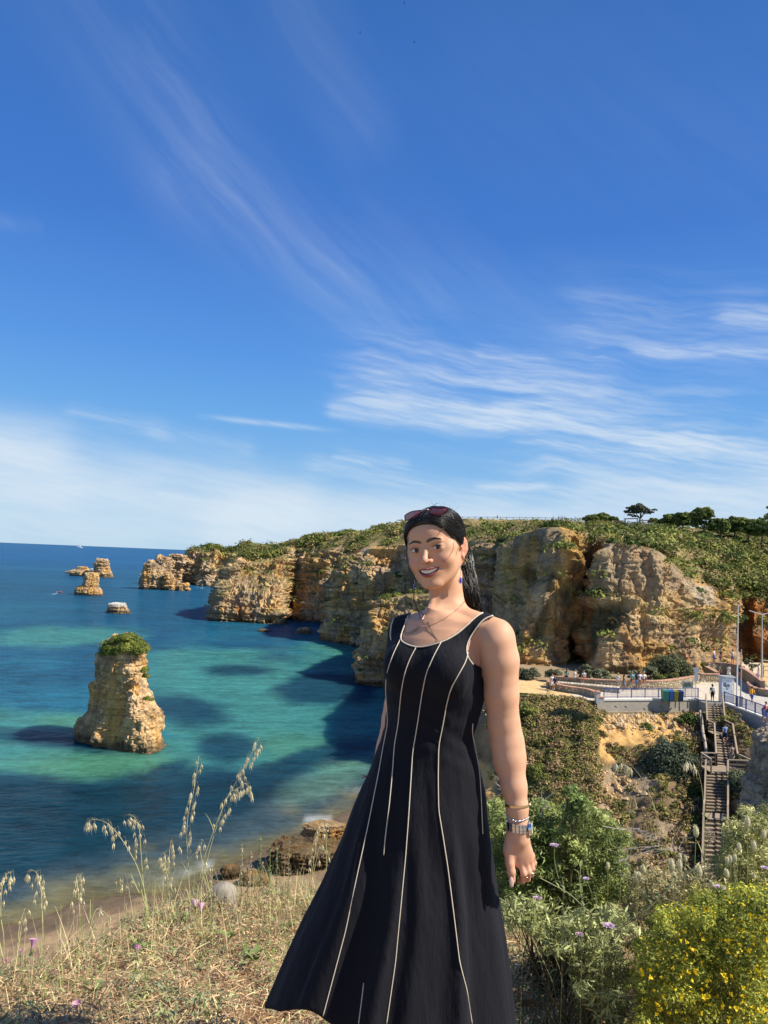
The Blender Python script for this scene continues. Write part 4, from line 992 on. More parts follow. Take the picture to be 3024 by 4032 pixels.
def stone_wall(path, z0, h, label, thick=.4, seed=1, cap=True, capcol=(.46, .27, .19), curve=True):
    pts = np.asarray(path, float)
    if curve and len(pts) > 2: pts = catmull(pts, 40)
    pts = resamp(pts, .3)
    root = empty('stone_wall', label, 'wall', (pts[0][0], pts[0][1], z0))
    m = MB(); ribbon(m, pts, thick, z0-.3, z0+h, (.27, .22, .155)); o = m.build('wall_core', M_STONE); to_parent(o, root)
    g = np.random.default_rng(seed); s = MB()
    T = np.gradient(pts[:, :2], axis=0); T /= np.linalg.norm(T, axis=1)[:, None]; Nn = np.stack([-T[:, 1], T[:, 0]], 1); Nn = np.where((Nn[:, 1] < 0)[:, None], -Nn, Nn)
    zc = z0+.08
    row = 0
    while zc < z0+h-.06:
        hh = .13+.10*g.random()
        i = (row % 2)*.5
        while i < len(pts)-1.2:
            w = .55+.65*g.random(); k = min(int(i+w/2), len(pts)-1); f = i+w/2-k
            c0 = pts[k, :2]+T[k]*f*.3
            if g.random() > .12:
                wx, hz = w*.3*.46, hh*.46*(.8+.3*g.random()); dp = .03+.04*g.random()
                a = g.random(7)*.3+.85; th = np.arange(7)*2*math.pi/7+g.random()
                ring = [np.r_[c0+T[k]*math.cos(t)*wx*q, zc+math.sin(t)*hz*q] for t, q in zip(th, a)]
                ring = [r-np.r_[Nn[k]*.0, 0] for r in ring]
                inner = [np.r_[(r[:2]*.7+c0*.3)-Nn[k]*dp, r[2]*.7+zc*.3] for r in ring]
                V = np.array(ring+inner+[np.r_[c0-Nn[k]*dp*1.15, zc]])
                q_ = [[j, (j+1) % 7, 7+(j+1) % 7, 7+j] for j in range(7)]; t_ = [[7+j, 7+(j+1) % 7, 14] for j in range(7)]
                tone = g.random(); cc = mixc(np.array([.34, .27, .17]), np.array([.56, .48, .35]), tone)*(.75+.4*g.random())
                s.add(V, q_, t_, cc)
            i += w
        zc += hh; row += 1
    o = s.build('stones', M_STONE, kind='stuff'); to_parent(o, root)
    if cap:
        c = MB(); step = 1
        for k in range(0, len(pts)-1):
            a = pts[k, :2]; b = pts[k+1, :2]; mid = (a+b)/2+Nn[k]*(thick/2-.03); an = math.atan2(T[k][1], T[k][0])
            c.box((mid[0], mid[1], z0+h+.045), (.285, thick+.1, .09), an, np.array(capcol)*(.85+.3*g.random()))
        o = c.build('brick_coping', M_STONE, kind='stuff'); to_parent(o, root)
    return root
def g2(uv, z=ZP): return PZ([a[0] for a in uv], [a[1] for a in uv], np.full(len(uv), z))
stone_wall(P([2172, 2230, 2311, 2390, 2462, 2530, 2600, 2644, 2690, 2728, 2753], [2700]*11, [77.0, 76.2, 75.9, 75.8, 75.9, 76.2, 76.7, 77.7, 79.2, 80.6, 81.9]), ZP, .84, 'long curved stone wall that visitors sit on, back of the terrace', seed=2)
stone_wall(P([2196, 2260, 2330, 2400, 2440], [2700]*5, [75.2, 74.8, 74.3, 73.8, 73.5]), ZP, .45, 'low stone bench wall in front of the long curved wall', seed=3, thick=.9, capcol=(.50, .44, .34))
stone_wall(P([2166, 2175, 2200, 2250, 2306, 2343], [2700]*6, [76.2, 74.6, 73.4, 72.4, 71.6, 70.2]), ZP-.9, 1.45, 'shaded stone wall curving round the left end of the terrace', seed=4)
stone_wall(P([2757, 2834], [2681]*2, [83, 83.4]), ZP, .84, 'short straight stone wall left of the raised lookout ring', seed=5, curve=False)
stone_wall(P([2787, 2800, 2815, 2830], [2650]*4, [88.5, 87, 85.4, 83.8]), ZP, 1.0, 'sloping stone cheek wall beside the raised lookout ring', seed=6, curve=False)
stone_wall(P([2789, 2820, 2860, 2890, 2921], [2650]*5, [88.6, 89.4, 89.4, 88.6, 87]), ZP, 1.35, 'rear arc of the raised lookout ring with people standing on it', seed=7)
stone_wall(P([2921, 2945, 2970, 2995, 3012], [2650]*5, [87, 85, 82, 78.6, 76.5]), ZP, 1.25, 'right arc of stone wall running down toward the street lamp', seed=8)
stone_wall(P([2958, 2962, 2985, 3030, 3080], [2700]*5, [80.0, 78.2, 76.0, 74.8, 74.5]), ZP, .62, 'low outer stone planter wall at the right end of the ring', seed=9)
def planter_top():
    m = MB(); a = PZ([2935, 2985, 3015, 3030, 2966], [2640, 2672, 2690, 2708, 2700], np.full(5, ZP+.5)); m.add(a, None, [[0, 2, 1], [0, 3, 2], [0, 4, 3]], (.25, .18, .11))
    tag(m.build('planter_soil', M_SOIL), kind='structure')
planter_top()

# ---- concrete retaining walls
def retaining():
    root = empty('concrete_wall', 'weathered grey concrete retaining wall under the blue railing', 'wall', g2([(2352, 2759)])[0])
    A = g2([(2352, 2760), (2450, 2759.5), (2550, 2759), (2650, 2758.5), (2752, 2758)])
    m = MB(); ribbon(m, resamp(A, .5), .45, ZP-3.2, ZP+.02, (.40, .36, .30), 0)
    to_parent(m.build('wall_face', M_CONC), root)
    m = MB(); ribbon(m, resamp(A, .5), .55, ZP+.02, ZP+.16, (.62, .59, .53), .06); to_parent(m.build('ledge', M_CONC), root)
    m = MB(); ribbon(m, resamp(A, .5), .1, ZP-3.2, ZP-1.0, (.36, .29, .19), .09); to_parent(m.build('footing', M_CONC, ), root)
    m = MB()
    for u_ in (2463, 2536, 2424, 2566, 2604): 
        c = P(u_, 2783+(u_ % 3)*9, 68.6); m.tube([c-[0, .25, 0], c+[0, .2, 0]], .05, 6, (.03, .03, .03))
    to_parent(m.build('weep_hole', M_PAINT), root)
    for (u0, u1, v0, v1) in ((2346, 2362, 2718, 2760), (2362, 2377, 2738, 2760)):
        a = P(u0, 2760, 68.0); b = P(u1, 2760, 68.0); h = (2760-v0)/F*68
        m = MB(); m.box(((a[0]+b[0])/2, 68.1, ZP+h/2-.05), (b[0]-a[0], .5, h), 0, (.50, .47, .42)); to_parent(m.build('end_pier', M_CONC), root)
        m = MB(); m.box(((a[0]+b[0])/2, 68.1, ZP+h), (b[0]-a[0]+.06, .56, .1), 0, (.48, .27, .20)); to_parent(m.build('pier_cap', M_CONC), root)
    root = empty('concrete_wall', 'smooth shaded concrete retaining wall running down the right edge beneath the sloping railing', 'wall', g2([(2852, 2772)])[0])
    A = g2([(2846, 2768), (2858, 2773), (2880, 2781), (2905, 2791), (2965, 2813), (3024, 2836), (3110, 2868), (3200, 2901)])
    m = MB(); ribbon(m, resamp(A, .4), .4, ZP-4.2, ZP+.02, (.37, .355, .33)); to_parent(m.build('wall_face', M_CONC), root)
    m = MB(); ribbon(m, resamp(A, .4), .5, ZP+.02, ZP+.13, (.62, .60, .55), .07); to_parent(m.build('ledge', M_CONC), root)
def stair_head():
    m = MB(); A = g2([(2749, 2758.5), (2775, 2768), (2812, 2769), (2850, 2769.5)]); ribbon(m, resamp(A, .3), .6, ZP-1.6, ZP+.01, (.42, .39, .33)); tag(m.build('stair_head_block', M_CONC), 'concrete block under the head of the stairs between the two walls', 'wall')
retaining(); stair_head()

def railing(pts, label, sp, barcol=(.28, .33, .46), h=.95, z=ZP+.13):
    pts = np.asarray(pts, float); root = empty('railing', label, 'railing', (pts[0][0], pts[0][1], z))
    blue = (.035, .065, .24)
    P0 = resamp(pts, sp)
    for p in P0:
        m = MB(); m.box((p[0], p[1], z+h/2), (.075, .075, h), 0, blue); to_parent(m.build('post', M_METAL), root)
    for a, b in zip(P0[:-1], P0[1:]):
        for hh, w in ((h-.02, .06), (.12, .05)):
            m = MB(); m.bar((a[0], a[1], z+hh), (b[0], b[1], z+hh), w, w, blue); to_parent(m.build('rail', M_METAL), root)
    m = MB()
    for a, b in zip(P0[:-1], P0[1:]):
        L = np.linalg.norm(b[:2]-a[:2]); n = int(L/.125)
        for k in range(1, n):
            q = a+(b-a)*k/n; m.bar((q[0], q[1], z+.14), (q[0], q[1], z+h-.05), .026, .026, barcol)
    to_parent(m.build('bars', M_METAL, kind='stuff'), root)
    return root
railing(g2([(2380, 2757), (2752, 2755)])+[0, .2, 0], 'blue metal railing along the concrete wall, left of the stairs', 1.33)
railing(g2([(2856, 2770), (2903, 2788)])+[0, .2, 0], 'short blue railing panel in front of the map kiosk', 1.3)
railing(g2([(2906, 2789), (3024, 2834), (3140, 2878)])+[0, .15, 0], 'blue railing sloping toward the right edge above the concrete wall', 1.35, barcol=(.20, .24, .36))

def bins():
    for i, (uc, w, c, nm) in enumerate(((2620, 24, (.03, .16, .11), 'green'), (2642, 18, (.03, .09, .30), 'blue'), (2660, 18, (.20, .18, .03), 'olive yellow'), (2679, 20, (.015, .035, .10), 'dark navy'))):
        b = P(uc, 2748, 70.0); x, y = b[0], 70.1; W = w/F*70
        lab = {'green': 'green recycling bin, leftmost behind the blue railing', 'blue': 'bright blue recycling bin between the green and the olive one', 'olive yellow': 'olive yellow recycling bin behind the blue railing', 'dark navy': 'dark navy recycling bin at the right end of the bin row'}[nm]
        root = empty('recycling_bin', lab, 'bin', (x, y, ZP), group='recycling bins behind the railing')
        m = MB(); n = 4
        for k, (z0, z1, s0, s1) in enumerate(((.08, .95, .82, 1.0),)):
            V = [[sx*W/2*s*.96, sy*.33*s, zz] for zz, s in ((z0, s0), (z1, s1)) for sx, sy in ((-1, -1), (1, -1), (1, 1), (-1, 1))]
            m.add(V, [[0, 3, 2, 1], [4, 5, 6, 7], [0, 1, 5, 4], [1, 2, 6, 5], [2, 3, 7, 6], [3, 0, 4, 7]], None, c)
        m.build('body', M_METAL, root)
        m = MB(); m.box((0, .02, .99), (W*1.02, .72, .07), 0, np.array(c)*1.6); m.box((0, .1, 1.05), (W*.8, .45, .06), 0, np.array(c)*1.6); m.build('lid', M_METAL, root)
        for s in (-1, 1):
            m = MB(); m.tube([(s*W*.36-.03, .3, .1), (s*W*.36+.03, .3, .1)], .1, 10, (.02, .02, .02)); m.build('wheel', M_METAL, root)
bins()
def signs():
    b = P(2707, 2757, 70.6); root = empty('information_board', 'small two-legged information board seen from behind the railing', 'sign', (b[0], 70.6, ZP))
    s = 70.6/F
    for dx in (-18, 17):
        m = MB(); m.box((dx*s, 0, .95), (.05, .05, 1.9), 0, (.42, .43, .44)); m.build('leg', M_METAL, root)
    m = MB(); m.box((0, 0, 1.55), (1.02, .05, .66), 0, (.40, .41, .42)); m.build('panel', M_METAL, root)
    m = MB(); g = np.random.default_rng(3)
    m.box((-.05, -.033, 1.60), (.86, .008, .48), 0, (.30, .33, .32))
    for k in range(14): m.box((-.38+.66*g.random(), -.041-.0015*k/14, 1.42+.34*g.random()), (.06+.2*g.random(), .006, .05+.12*g.random()), 0, (.05+.1*g.random(), .06+.1*g.random(), .07))
    m.build('printed_picture', M_PAINT, root, kind='stuff')
    b = P(2738, 2752, 70.9); root = empty('road_sign', 'round sign on a grey pole with a small plate below it', 'sign', (b[0], 70.9, ZP))
    m = MB(); m.tube([(0, 0, 0), (.06, 0, 3.2)], .033, 8, (.42, .43, .45)); m.build('pole', M_METAL, root)
    m = MB(); m.tube([(.06, -.045, 2.95), (.06, -.02, 2.95)], .27, 24, (.33, .35, .38)); o = m.build('disc', M_METAL, root)
    m = MB(); m.box((.04, -.05, 2.28), (.36, .02, .78), 0, (.36, .38, .41)); m.build('plate', M_METAL, root)
    # kiosk with the beach map
    b = P(2865, 2772, 70.6); root = empty('map_kiosk', 'white map and notice kiosk with grey cap beside the stair head', 'kiosk', (b[0], 70.9, ZP))
    W, H, D = 1.22, 2.35, .55
    m = MB(); m.box((0, 0, H/2), (W, D, H), 0, (.52, .53, .54)); m.build('cabinet', M_METAL, root)
    m = MB(); m.box((0, 0, H+.06), (W+.26, D+.25, .1), 0, (.45, .46, .47)); m.box((.0, 0, H+.13), (W+.1, D+.1, .06), 0, (.40, .41, .42)); m.build('cap', M_METAL, root)
    m = MB(); m.box((-.03, -D/2-.012, 1.45), (1.08, .02, 1.62), 0, (.74, .77, .80)); m.build('poster_panel', M_METAL, root)
    m = MB(); g = np.random.default_rng(8)
    def pic(x, z, w, h, c, k): m.box((x, -D/2-.024-.0012*k, z), (w, .004, h), 0, c)
    pic(-.28, 1.72, .30, .34, (.12, .16, .26), 0); pic(.06, 1.62, .24, .30, (.16, .17, .20), 1); pic(-.20, 1.58, .22, .18, (.09, .13, .10), 2); pic(-.05, 1.30, .16, .12, (.10, .13, .16), 3)
    for k in range(34): pic(-.50+.98*g.random(), .78+1.36*g.random(), .03+.07*g.random(), .03+.05*g.random(), np.array([.25, .32, .38])*(.5+g.random()), 4+k*.3)
    m.build('printed_map', M_PAINT, root, kind='stuff')
    # poles
    b = P(2901, 2765, 70.2); r = empty('flagpole', 'tall white flagpole with no flag rising past the cliff', 'pole', (b[0], 70.2, ZP))
    m = MB(); m.tube([(0, 0, 0), (.01, 0, 4.5), (.03, 0, 9.25)], [.075, .065, .04], 10, (.66, .67, .66)); m.build('shaft', M_METAL, r)
    m = MB(); m.lathe([(0, -.06), (.06, -.03), (.06, .03), (0, .06)], (.03, 0, 9.28), 10, (.5, .5, .5)); m.build('finial', M_METAL, r)
    m = MB(); m.lathe([(.14, 0), (.14, .06), (.08, .08), (.08, .2)], (0, 0, 0), 12, (.4, .4, .4)); m.build('base_plate', M_METAL, r)
    b = P(2916, 2778, 68.6); r = empty('flagpole', 'shorter grey pole just right of the tall white flagpole', 'pole', (b[0], 68.6, ZP))
    m = MB(); m.tube([(0, 0, 0), (.02, 0, 5.3)], [.06, .045], 10, (.36, .37, .36)); m.build('shaft', M_METAL, r)
    m = MB(); m.lathe([(.12, 0), (.12, .06), (.065, .08), (.065, .18)], (0, 0, 0), 12, (.3, .3, .3)); m.build('base_plate', M_METAL, r)
    b = P(2924, 2772, 67.9); r = empty('bollard', 'dark square bollard behind the railing at the foot of the poles', 'bollard', (b[0], 68.2, ZP))
    m = MB(); m.box((0, 0, .5), (.24, .2, 1.0), 0, (.03, .03, .03)); m.build('post', M_METAL, r); m = MB(); m.box((0, 0, 1.02), (.27, .23, .05), 0, (.05, .05, .05)); m.build('cap', M_METAL, r)
    # lamp
    b = P(3000, 2665, 87.5); r = empty('street_lamp', 'grey street lamp with two arms at the right edge', 'street lamp', (b[0], 87.5, ZP))
    m = MB(); m.tube([(0, 0, 0), (-.02, 0, 4), (-.04, 0, 7.55)], [.11, .085, .055], 10, (.40, .41, .42)); m.build('pole', M_METAL, r)
    for s in (-1, 1):
        m = MB(); m.tube([(-.04, 0, 7.5), (-.04+s*1.0, 0, 7.78)], .04, 8, (.50, .51, .52)); a = m.build('arm', M_METAL, r)
        m = MB(); m.bar((-.04+s*.85, 0, 7.74), (-.04+s*1.55, 0, 7.92), .2, .08, (.60, .61, .62)); m.build('lamp_head', M_METAL, a)
    # timber fence
    r = empty('wooden_fence', 'rough timber post and rail fence behind the street lamp', 'fence', P(2975, 2650, 89))
    for u0, v0, v1 in ((2962, 2622, 2656), (3005, 2618, 2656), (3050, 2616, 2656)):
        a = P(u0, v1, 89); m = MB(); m.tube([a-[0, 0, .3], a+[0, 0, (v1-v0)/F*89]], .09, 7, (.25, .20, .14)); to_parent(m.build('post', M_WOOD), r)
    for (u0, v0, u1, v1) in ((2958, 2626, 3060, 2621), (3004, 2639, 3060, 2638), (2960, 2634, 3006, 2606), (3004, 2600, 3060, 2606)):
        m = MB(); m.tube([P(u0, v0, 88.9), P(u1, v1, 88.9)], .075, 7, (.40, .34, .25)); to_parent(m.build('rail', M_WOOD), r)
signs()

# ================================================================== STAIRS
def stairs():
    root = empty('wooden_stairs', 'long weathered timber staircase descending from the terrace to the beach', 'stairs', P(2812, 2768, 69.3))
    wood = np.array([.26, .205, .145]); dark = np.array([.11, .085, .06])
    g = np.random.default_rng(5)
    def flight(a, b, wa, wb, n):
        """centre points a (top) -> b (bottom), n steps; treads + risers"""
        a = np.asarray(a); b = np.asarray(b); d = (b-a)/n
        for i in range(n):
            t = (i+.5)/n; w = wa+(wb-wa)*t; c = a+d*(i+1)
            tr = MB(); tr.box((c[0], c[1]-d[1]*.05, c[2]), (w, abs(d[1])*1.02+.03, .05), 0, wood*(.8+.5*g.random())); to_parent(tr.build('tread', M_WOOD), root)
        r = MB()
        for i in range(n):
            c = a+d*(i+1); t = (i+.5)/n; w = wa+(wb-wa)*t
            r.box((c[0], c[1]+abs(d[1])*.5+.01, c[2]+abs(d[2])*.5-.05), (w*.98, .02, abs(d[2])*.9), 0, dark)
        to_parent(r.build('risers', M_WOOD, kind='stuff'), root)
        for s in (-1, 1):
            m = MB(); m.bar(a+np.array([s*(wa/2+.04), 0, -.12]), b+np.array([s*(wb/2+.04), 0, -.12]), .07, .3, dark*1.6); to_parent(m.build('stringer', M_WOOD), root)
    def landing(c, size, nplank=6):
        n = nplank
        for i in range(n):
            m = MB(); m.box((c[0], c[1]-size[1]/2+(i+.5)*size[1]/n, c[2]), (size[0], size[1]/n-.02, .06), 0, wood*(.95+.25*g.random())*1.1); to_parent(m.build('plank', M_WOOD), root)
    def rail(pts, h=1.0, posts=None, mids=(.33, .66)):
        pts = np.asarray(pts, float)
        for a, b in zip(pts[:-1], pts[1:]):
            m = MB(); m.bar(a+[0, 0, h], b+[0, 0, h], .12, .07, wood*1.35); to_parent(m.build('handrail', M_WOOD), root)
            for q in mids:
                m = MB(); m.bar(a+[0, 0, h*q], b+[0, 0, h*q], .04, .12, wood*.8); to_parent(m.build('rail', M_WOOD), root)
            L = np.linalg.norm(b-a); n = max(1, int(round(L/1.5)))
            for k in range(n+1):
                q = a+(b-a)*k/n; m = MB(); m.box((q[0], q[1], q[2]+h/2-.25), (.1, .1, h+.4), 0, wood*.95); to_parent(m.build('post', M_WOOD), root)
    def Pz(u, v, d): return P(u, v, d)
    A0 = Pz(2812, 2770, 69.2); A0[2] = ZP
    A1 = Pz(2820, 2882, 65.0); A2 = Pz(2829, 2894, 63.9); A3 = Pz(2862, 3018, 58.9)
    w = 1.36
    flight(A0, A1, w, w, 11)
    landing((A1[0]+.05, A1[1]-.62, A1[2]), (w, 1.2, .06), 5)
    A2 = A1+np.array([.08, -1.2, 0]); flight(A2, A3, w+.02, w+.15, 12)
    L1 = A3.copy()
    # turning platform, wider towards the left
    pl, pr = P(2778, 3050, 57.9), P(2942, 3062, 57.9)
    z1 = L1[2]-.0
    cx = (pl[0]+pr[0])/2; wpl = pr[0]-pl[0]
    landing((cx, 57.9, z1-.02), (wpl, 2.0, .06), 8)
    B0 = np.array([P(2822, 3070, 56.9)[0], 56.9, z1-.02]); B1 = P(2820, 3205, 54.0); 
    flight(B0, B1, 1.52, 1.52, 13)
    landing(((B1[0]+P(2818, 3240, 52.8)[0])/2, B1[1]-.6, B1[2]), (1.54, 1.2, .06), 5)
    C0 = np.array([P(2818, 3240, 52.8)[0], 52.8, B1[2]]); C1 = np.array([P(2816, 3400, 49.2)[0], 49.2, B1[2]-2.6]); flight(C0, C1, 1.50, 1.45, 13)
    # supports under the platform and lower flights
    for x, y, z in ((pl[0], 57.0, z1), (pr[0]-.1, 57.0, z1), (pl[0], 58.8, z1), (pr[0]-.1, 58.8, z1), (B1[0]-.72, 53.2, B1[2]), (B1[0]+.72, 53.2, B1[2]), (C1[0]-.7, C1[1], C1[2]), (C1[0]+.7, C1[1], C1[2])):
        m = MB(); m.box((x, y, z-2.6), (.14, .14, 5.1), 0, dark*2); to_parent(m.build('support', M_WOOD), root)
    for s in (-1, 1):
        e = np.array([s*(w/2+.1), 0, 0])
        rail([A0+e, A1+e, A2+e+[0, 0, 0], A3+e*1.08])
    rail([np.array([pl[0]+.05, 58.85, z1]), np.array([L1[0]-w/2-.15, 58.9, z1])]); rail([np.array([pl[0]+.05, 58.8, z1]), np.array([pl[0]+.0, 56.95, z1])], mids=(.5,))
    rail([np.array([L1[0]+w/2+.2, 58.8, z1]), np.array([pr[0]-.02, 57.0, z1])]); rail([np.array([B0[0]+.84, 57.0, z1]), np.array([pr[0]-.02, 57.0, z1])])
    for s in (-1, 1):
        e = np.array([s*.84, 0, 0]); rail([B0+e, B1+e, C0+e, C1+e], mids=(.5,))
    # drain pipe down the slope on the left of the stairs
    m = MB(); m.tube([P(2757, 2800, 68.4), P(2768, 2880, 65.6), P(2782, 2960, 62.5), P(2796, 3020, 60.4)], .13, 10, (.38, .33, .26)); tag(m.build('drain_pipe', M_CONC), 'grey drain pipe running down the slope left of the stairs', 'pipe')
stairs()
# ragged grey rock at the right edge
stack('grey_crag', [(2885, 3080, 3330), (2902, 3040, 3330), (2940, 3018, 3330), (3021, 3012, 3330), (3089, 3002, 3330), (3130, 2985, 3330), (3200, 2970, 3330), (3330, 2955, 3330), (3800, 2940, 3350)], 38, .8, 'craggy grey rock filling the right edge beside the stairs', 71, 1.7, .36, n=200, m=150, mat=M_ROCK, cat='rock', greyness=.9, tint=np.array([1.15, 1.25, 1.45]), zmin=6.0, strata=.2)
# ================================================================== PLANTS OF THE MIDDLE DISTANCE
G1, G2c = np.array([.060, .090, .022]), np.array([.26, .28, .065])
SIL1, SIL2 = np.array([.10, .115, .060]), np.array([.25, .27, .16])
def shrub(u, v, d, wpx, hpx, label, seed, tone=(G1, G2c), leaf=.10, n=26, nl=110, name='shrub', cat='shrub', group=None, lobes=None):
    """bush whose foot is seen at (u, v) at distance d; size in photo pixels"""
    s = d/F; W, H = wpx*s/2, hpx*s
    b = P(u, v, d); g = np.random.default_rng(seed)
    root = empty(name, label, cat, b, group=group)
    th = g.random(n)*2*math.pi; rr = np.sqrt(g.random(n)); zz = g.random(n)**.8
    env = np.sqrt(np.clip(1-(zz*.92)**2, .05, 1))
    C = np.stack([W*.78*rr*np.cos(th)*env, W*.7*rr*np.sin(th)*env, H*(.12+.74*zz)], 1)
    C[:, 2] *= 1+.16*vn(C*3+seed, 1.7, seed)
    r = (.16+.17*g.random(n))*np.minimum(W, H*1.2)
    V, T, K = leaf_cloud(C, np.stack([r*1.15, r*1.15, r*.85], 1), nl, leaf, mixc(tone[0], tone[1], np.clip(g.random(n)*.8+zz*.3, 0, 1)), seed)
    mesh_obj('crown', V, T, M_LEAF_FAR, root, K)
    m = MB()
    for k in range(5):
        a = g.random()*6.28; m.tube([(0, 0, -.3), (W*.25*math.cos(a), W*.25*math.sin(a), H*.3), (W*.5*math.cos(a), W*.5*math.sin(a), H*.62)], [.05*H/2+.02, .03*H/2+.015, .01], 5, (.09, .07, .05))
    m.build('stems', M_WOOD, root)
    return root
def tree(u, v, d, wpx, hpx, label, seed, trunk=.35, tone=(G1, G2c), leaf=.24, n=40, nl=110, group=None, name='tree', open_=0.0, flat=.8):
    s = d/F; W, H = wpx*s/2, hpx*s; b = P(u, v, d); g = np.random.default_rng(seed)
    root = empty(name, label, 'tree', b, group=group)
    m = MB(); tr = .035*H+.05
    top = np.array([g.normal()*.1*W, 0, H*trunk]); m.tube([(0, 0, -.6), top*.5+g.normal(size=3)*[.05*W, .05*W, 0], top], [tr, tr*.8, tr*.6], 7, (.12, .09, .06))
    ends = []
    for k in range(7):
        a = k*.9+g.random(); e = np.array([W*.55*math.cos(a)*(.6+.5*g.random()), W*.5*math.sin(a), H*(trunk+(1-trunk)*(.35+.45*g.random()))])
        m.tube([top*.9, (top+e)/2+[0, 0, -.03*H], e], [tr*.45, tr*.3, tr*.1], 5, (.11, .085, .06)); ends.append(e)
    m.build('trunk', M_WOOD, root)
    th = g.random(n)*6.283; zz = g.random(n); rr = np.sqrt(g.random(n))
    env = np.sqrt(np.clip(1-((zz-.35)/.72)**2, .05, 1))
    C = np.stack([W*.85*rr*np.cos(th)*env, W*.7*rr*np.sin(th)*env, H*(trunk*.75+(1-trunk*.75)*(.08+.84*zz))], 1)
    if open_:
        E_ = np.array(ends); C = E_[g.integers(0, len(E_), n)]+g.normal(size=(n, 3))*[W*.2, W*.2, H*.07]
    r = (.15+.16*g.random(n))*W*(1-.35*open_)
    V, T, K = leaf_cloud(C, np.stack([r*1.2, r*1.2, r*flat], 1), nl, leaf, mixc(tone[0], tone[1], np.clip(g.random(n)*.75+zz*.3, 0, 1)), seed, jit=.3)
    mesh_obj('crown', V, T, M_LEAF_FAR, root, K)
    return root
# skyline trees
TG = 'trees along the cliff-top skyline'
for a in [
    (2330, 2070, 158, 70, 40, 'low round tree at the left end of the skyline tree row', .3), (2368, 2070, 160, 74, 48, 'broad dark tree in the skyline row left of the lookout deck', .3),
    (2412, 2072, 160, 60, 36, 'small tree touching the left side of the lookout deck', .3), (2572, 2062, 152, 40, 20, 'little round bush-like tree right of the umbrella tree', .2),
    (2640, 2080, 138, 90, 52, 'wide tree left of the tallest dark skyline tree', .25), (2690, 2082, 134, 90, 60, 'dense tree directly left of the tallest dark skyline tree', .25),
    (2768, 2110, 128, 108, 112, 'tallest dark tree with a pointed crown on the right skyline', .3), (2838, 2112, 128, 92, 72, 'round tree just right of the tallest skyline tree', .25),
    (2892, 2112, 130, 90, 74, 'middle tree of the dark row on the right skyline', .25), (2945, 2120, 128, 90, 78, 'broad tree near the right end of the skyline row', .25),
    (3000, 2130, 118, 90, 88, 'dark tree cut by the right edge of the picture on the skyline', .25), (3060, 2140, 110, 90, 96, 'dark tree beyond the right edge on the cliff top', .25)]:
    tree(*a[:6], seed=int(a[0]), trunk=a[6], group=TG, n=46, nl=100, tone=(np.array([.040, .070, .018]), np.array([.19, .23, .055])))
tree(2518, 2080, 140, 118, 92, 'spreading open-crowned umbrella tree behind the lookout deck', 77, trunk=.45, open_=.55, n=60, nl=70, flat=.45, leaf=.2, tone=(np.array([.04, .05, .03]), np.array([.13, .14, .08])), name='umbrella_tree')
# overhanging bough at the right edge of the sky: its tree stands just outside the picture
tree(3062, 2260, 62, 120, 285, 'tall thin tree whose leafy twigs enter at the right edge above the skyline', 79, trunk=.6, n=40, nl=70, leaf=.13, name='tree')
# big bushes and shrubs behind the terrace wall
shrub(2640, 2672, 83, 200, 84, 'largest dome-shaped grey-green bush behind the curved stone wall', 11, tone=(np.array([.045, .060, .028]), np.array([.17, .18, .085])), n=90, nl=150, leaf=.12)
shrub(2560, 2676, 81.5, 80, 52, 'pale grassy shrub left of the dome-shaped bush', 12, tone=(SIL1, SIL2), n=26)
shrub(2590, 2686, 79.5, 60, 30, 'low dark green shrub in front of the dome-shaped bush', 13, n=20)
shrub(2655, 2684, 79.8, 90, 32, 'flat bright green shrub right below the dome-shaped bush', 14, n=26, tone=(G1, np.array([.16, .17, .05])))
shrub(2715, 2672, 83, 60, 50, 'olive shrub at the right shoulder of the dome-shaped bush', 15, n=26, tone=(SIL1*.8, SIL2*.8))
shrub(2310, 2684, 78.5, 76, 66, 'tall olive-grey shrub behind the visitor in red shorts', 16, tone=(SIL1*.7, SIL2*.75), n=34)
shrub(2370, 2688, 78, 84, 54, 'silvery shrub with long pale leaves behind the bench wall', 17, tone=(SIL1, SIL2*1.1), n=34)
shrub(2410, 2692, 77.6, 50, 28, 'low yellowish shrub at the wall left of the man in white', 18, tone=(DRYC, np.array([.3, .26, .09])), n=16)
shrub(2492, 2676, 80, 46, 46, 'pale silvery shrub behind the seated visitor in teal', 19, tone=(SIL1, SIL2*1.15), n=20)
shrub(2090, 2676, 80, 100, 40, 'dark shrub at the far left of the sandy corner', 20, n=30, tone=(SIL1*.6, SIL2*.6))
shrub(2035, 2672, 81, 90, 42, 'olive shrub beside the woman\'s shoulder on the sandy corner', 21, n=30, tone=(SIL1*.6, SIL2*.7))
shrub(2180, 2674, 79, 80, 34, 'low shrub behind the left end of the stone wall', 22, n=26, tone=(SIL1*.6, SIL2*.7))
shrub(2772, 2640, 92, 56, 26, 'small green shrub at the cliff foot left of the lookout ring', 23, n=18)
shrub(2955, 2634, 88.5, 60, 36, 'scraggy green shrub against the timber fence', 24, n=14, nl=60, tone=(SIL1*.8, SIL2*.9))
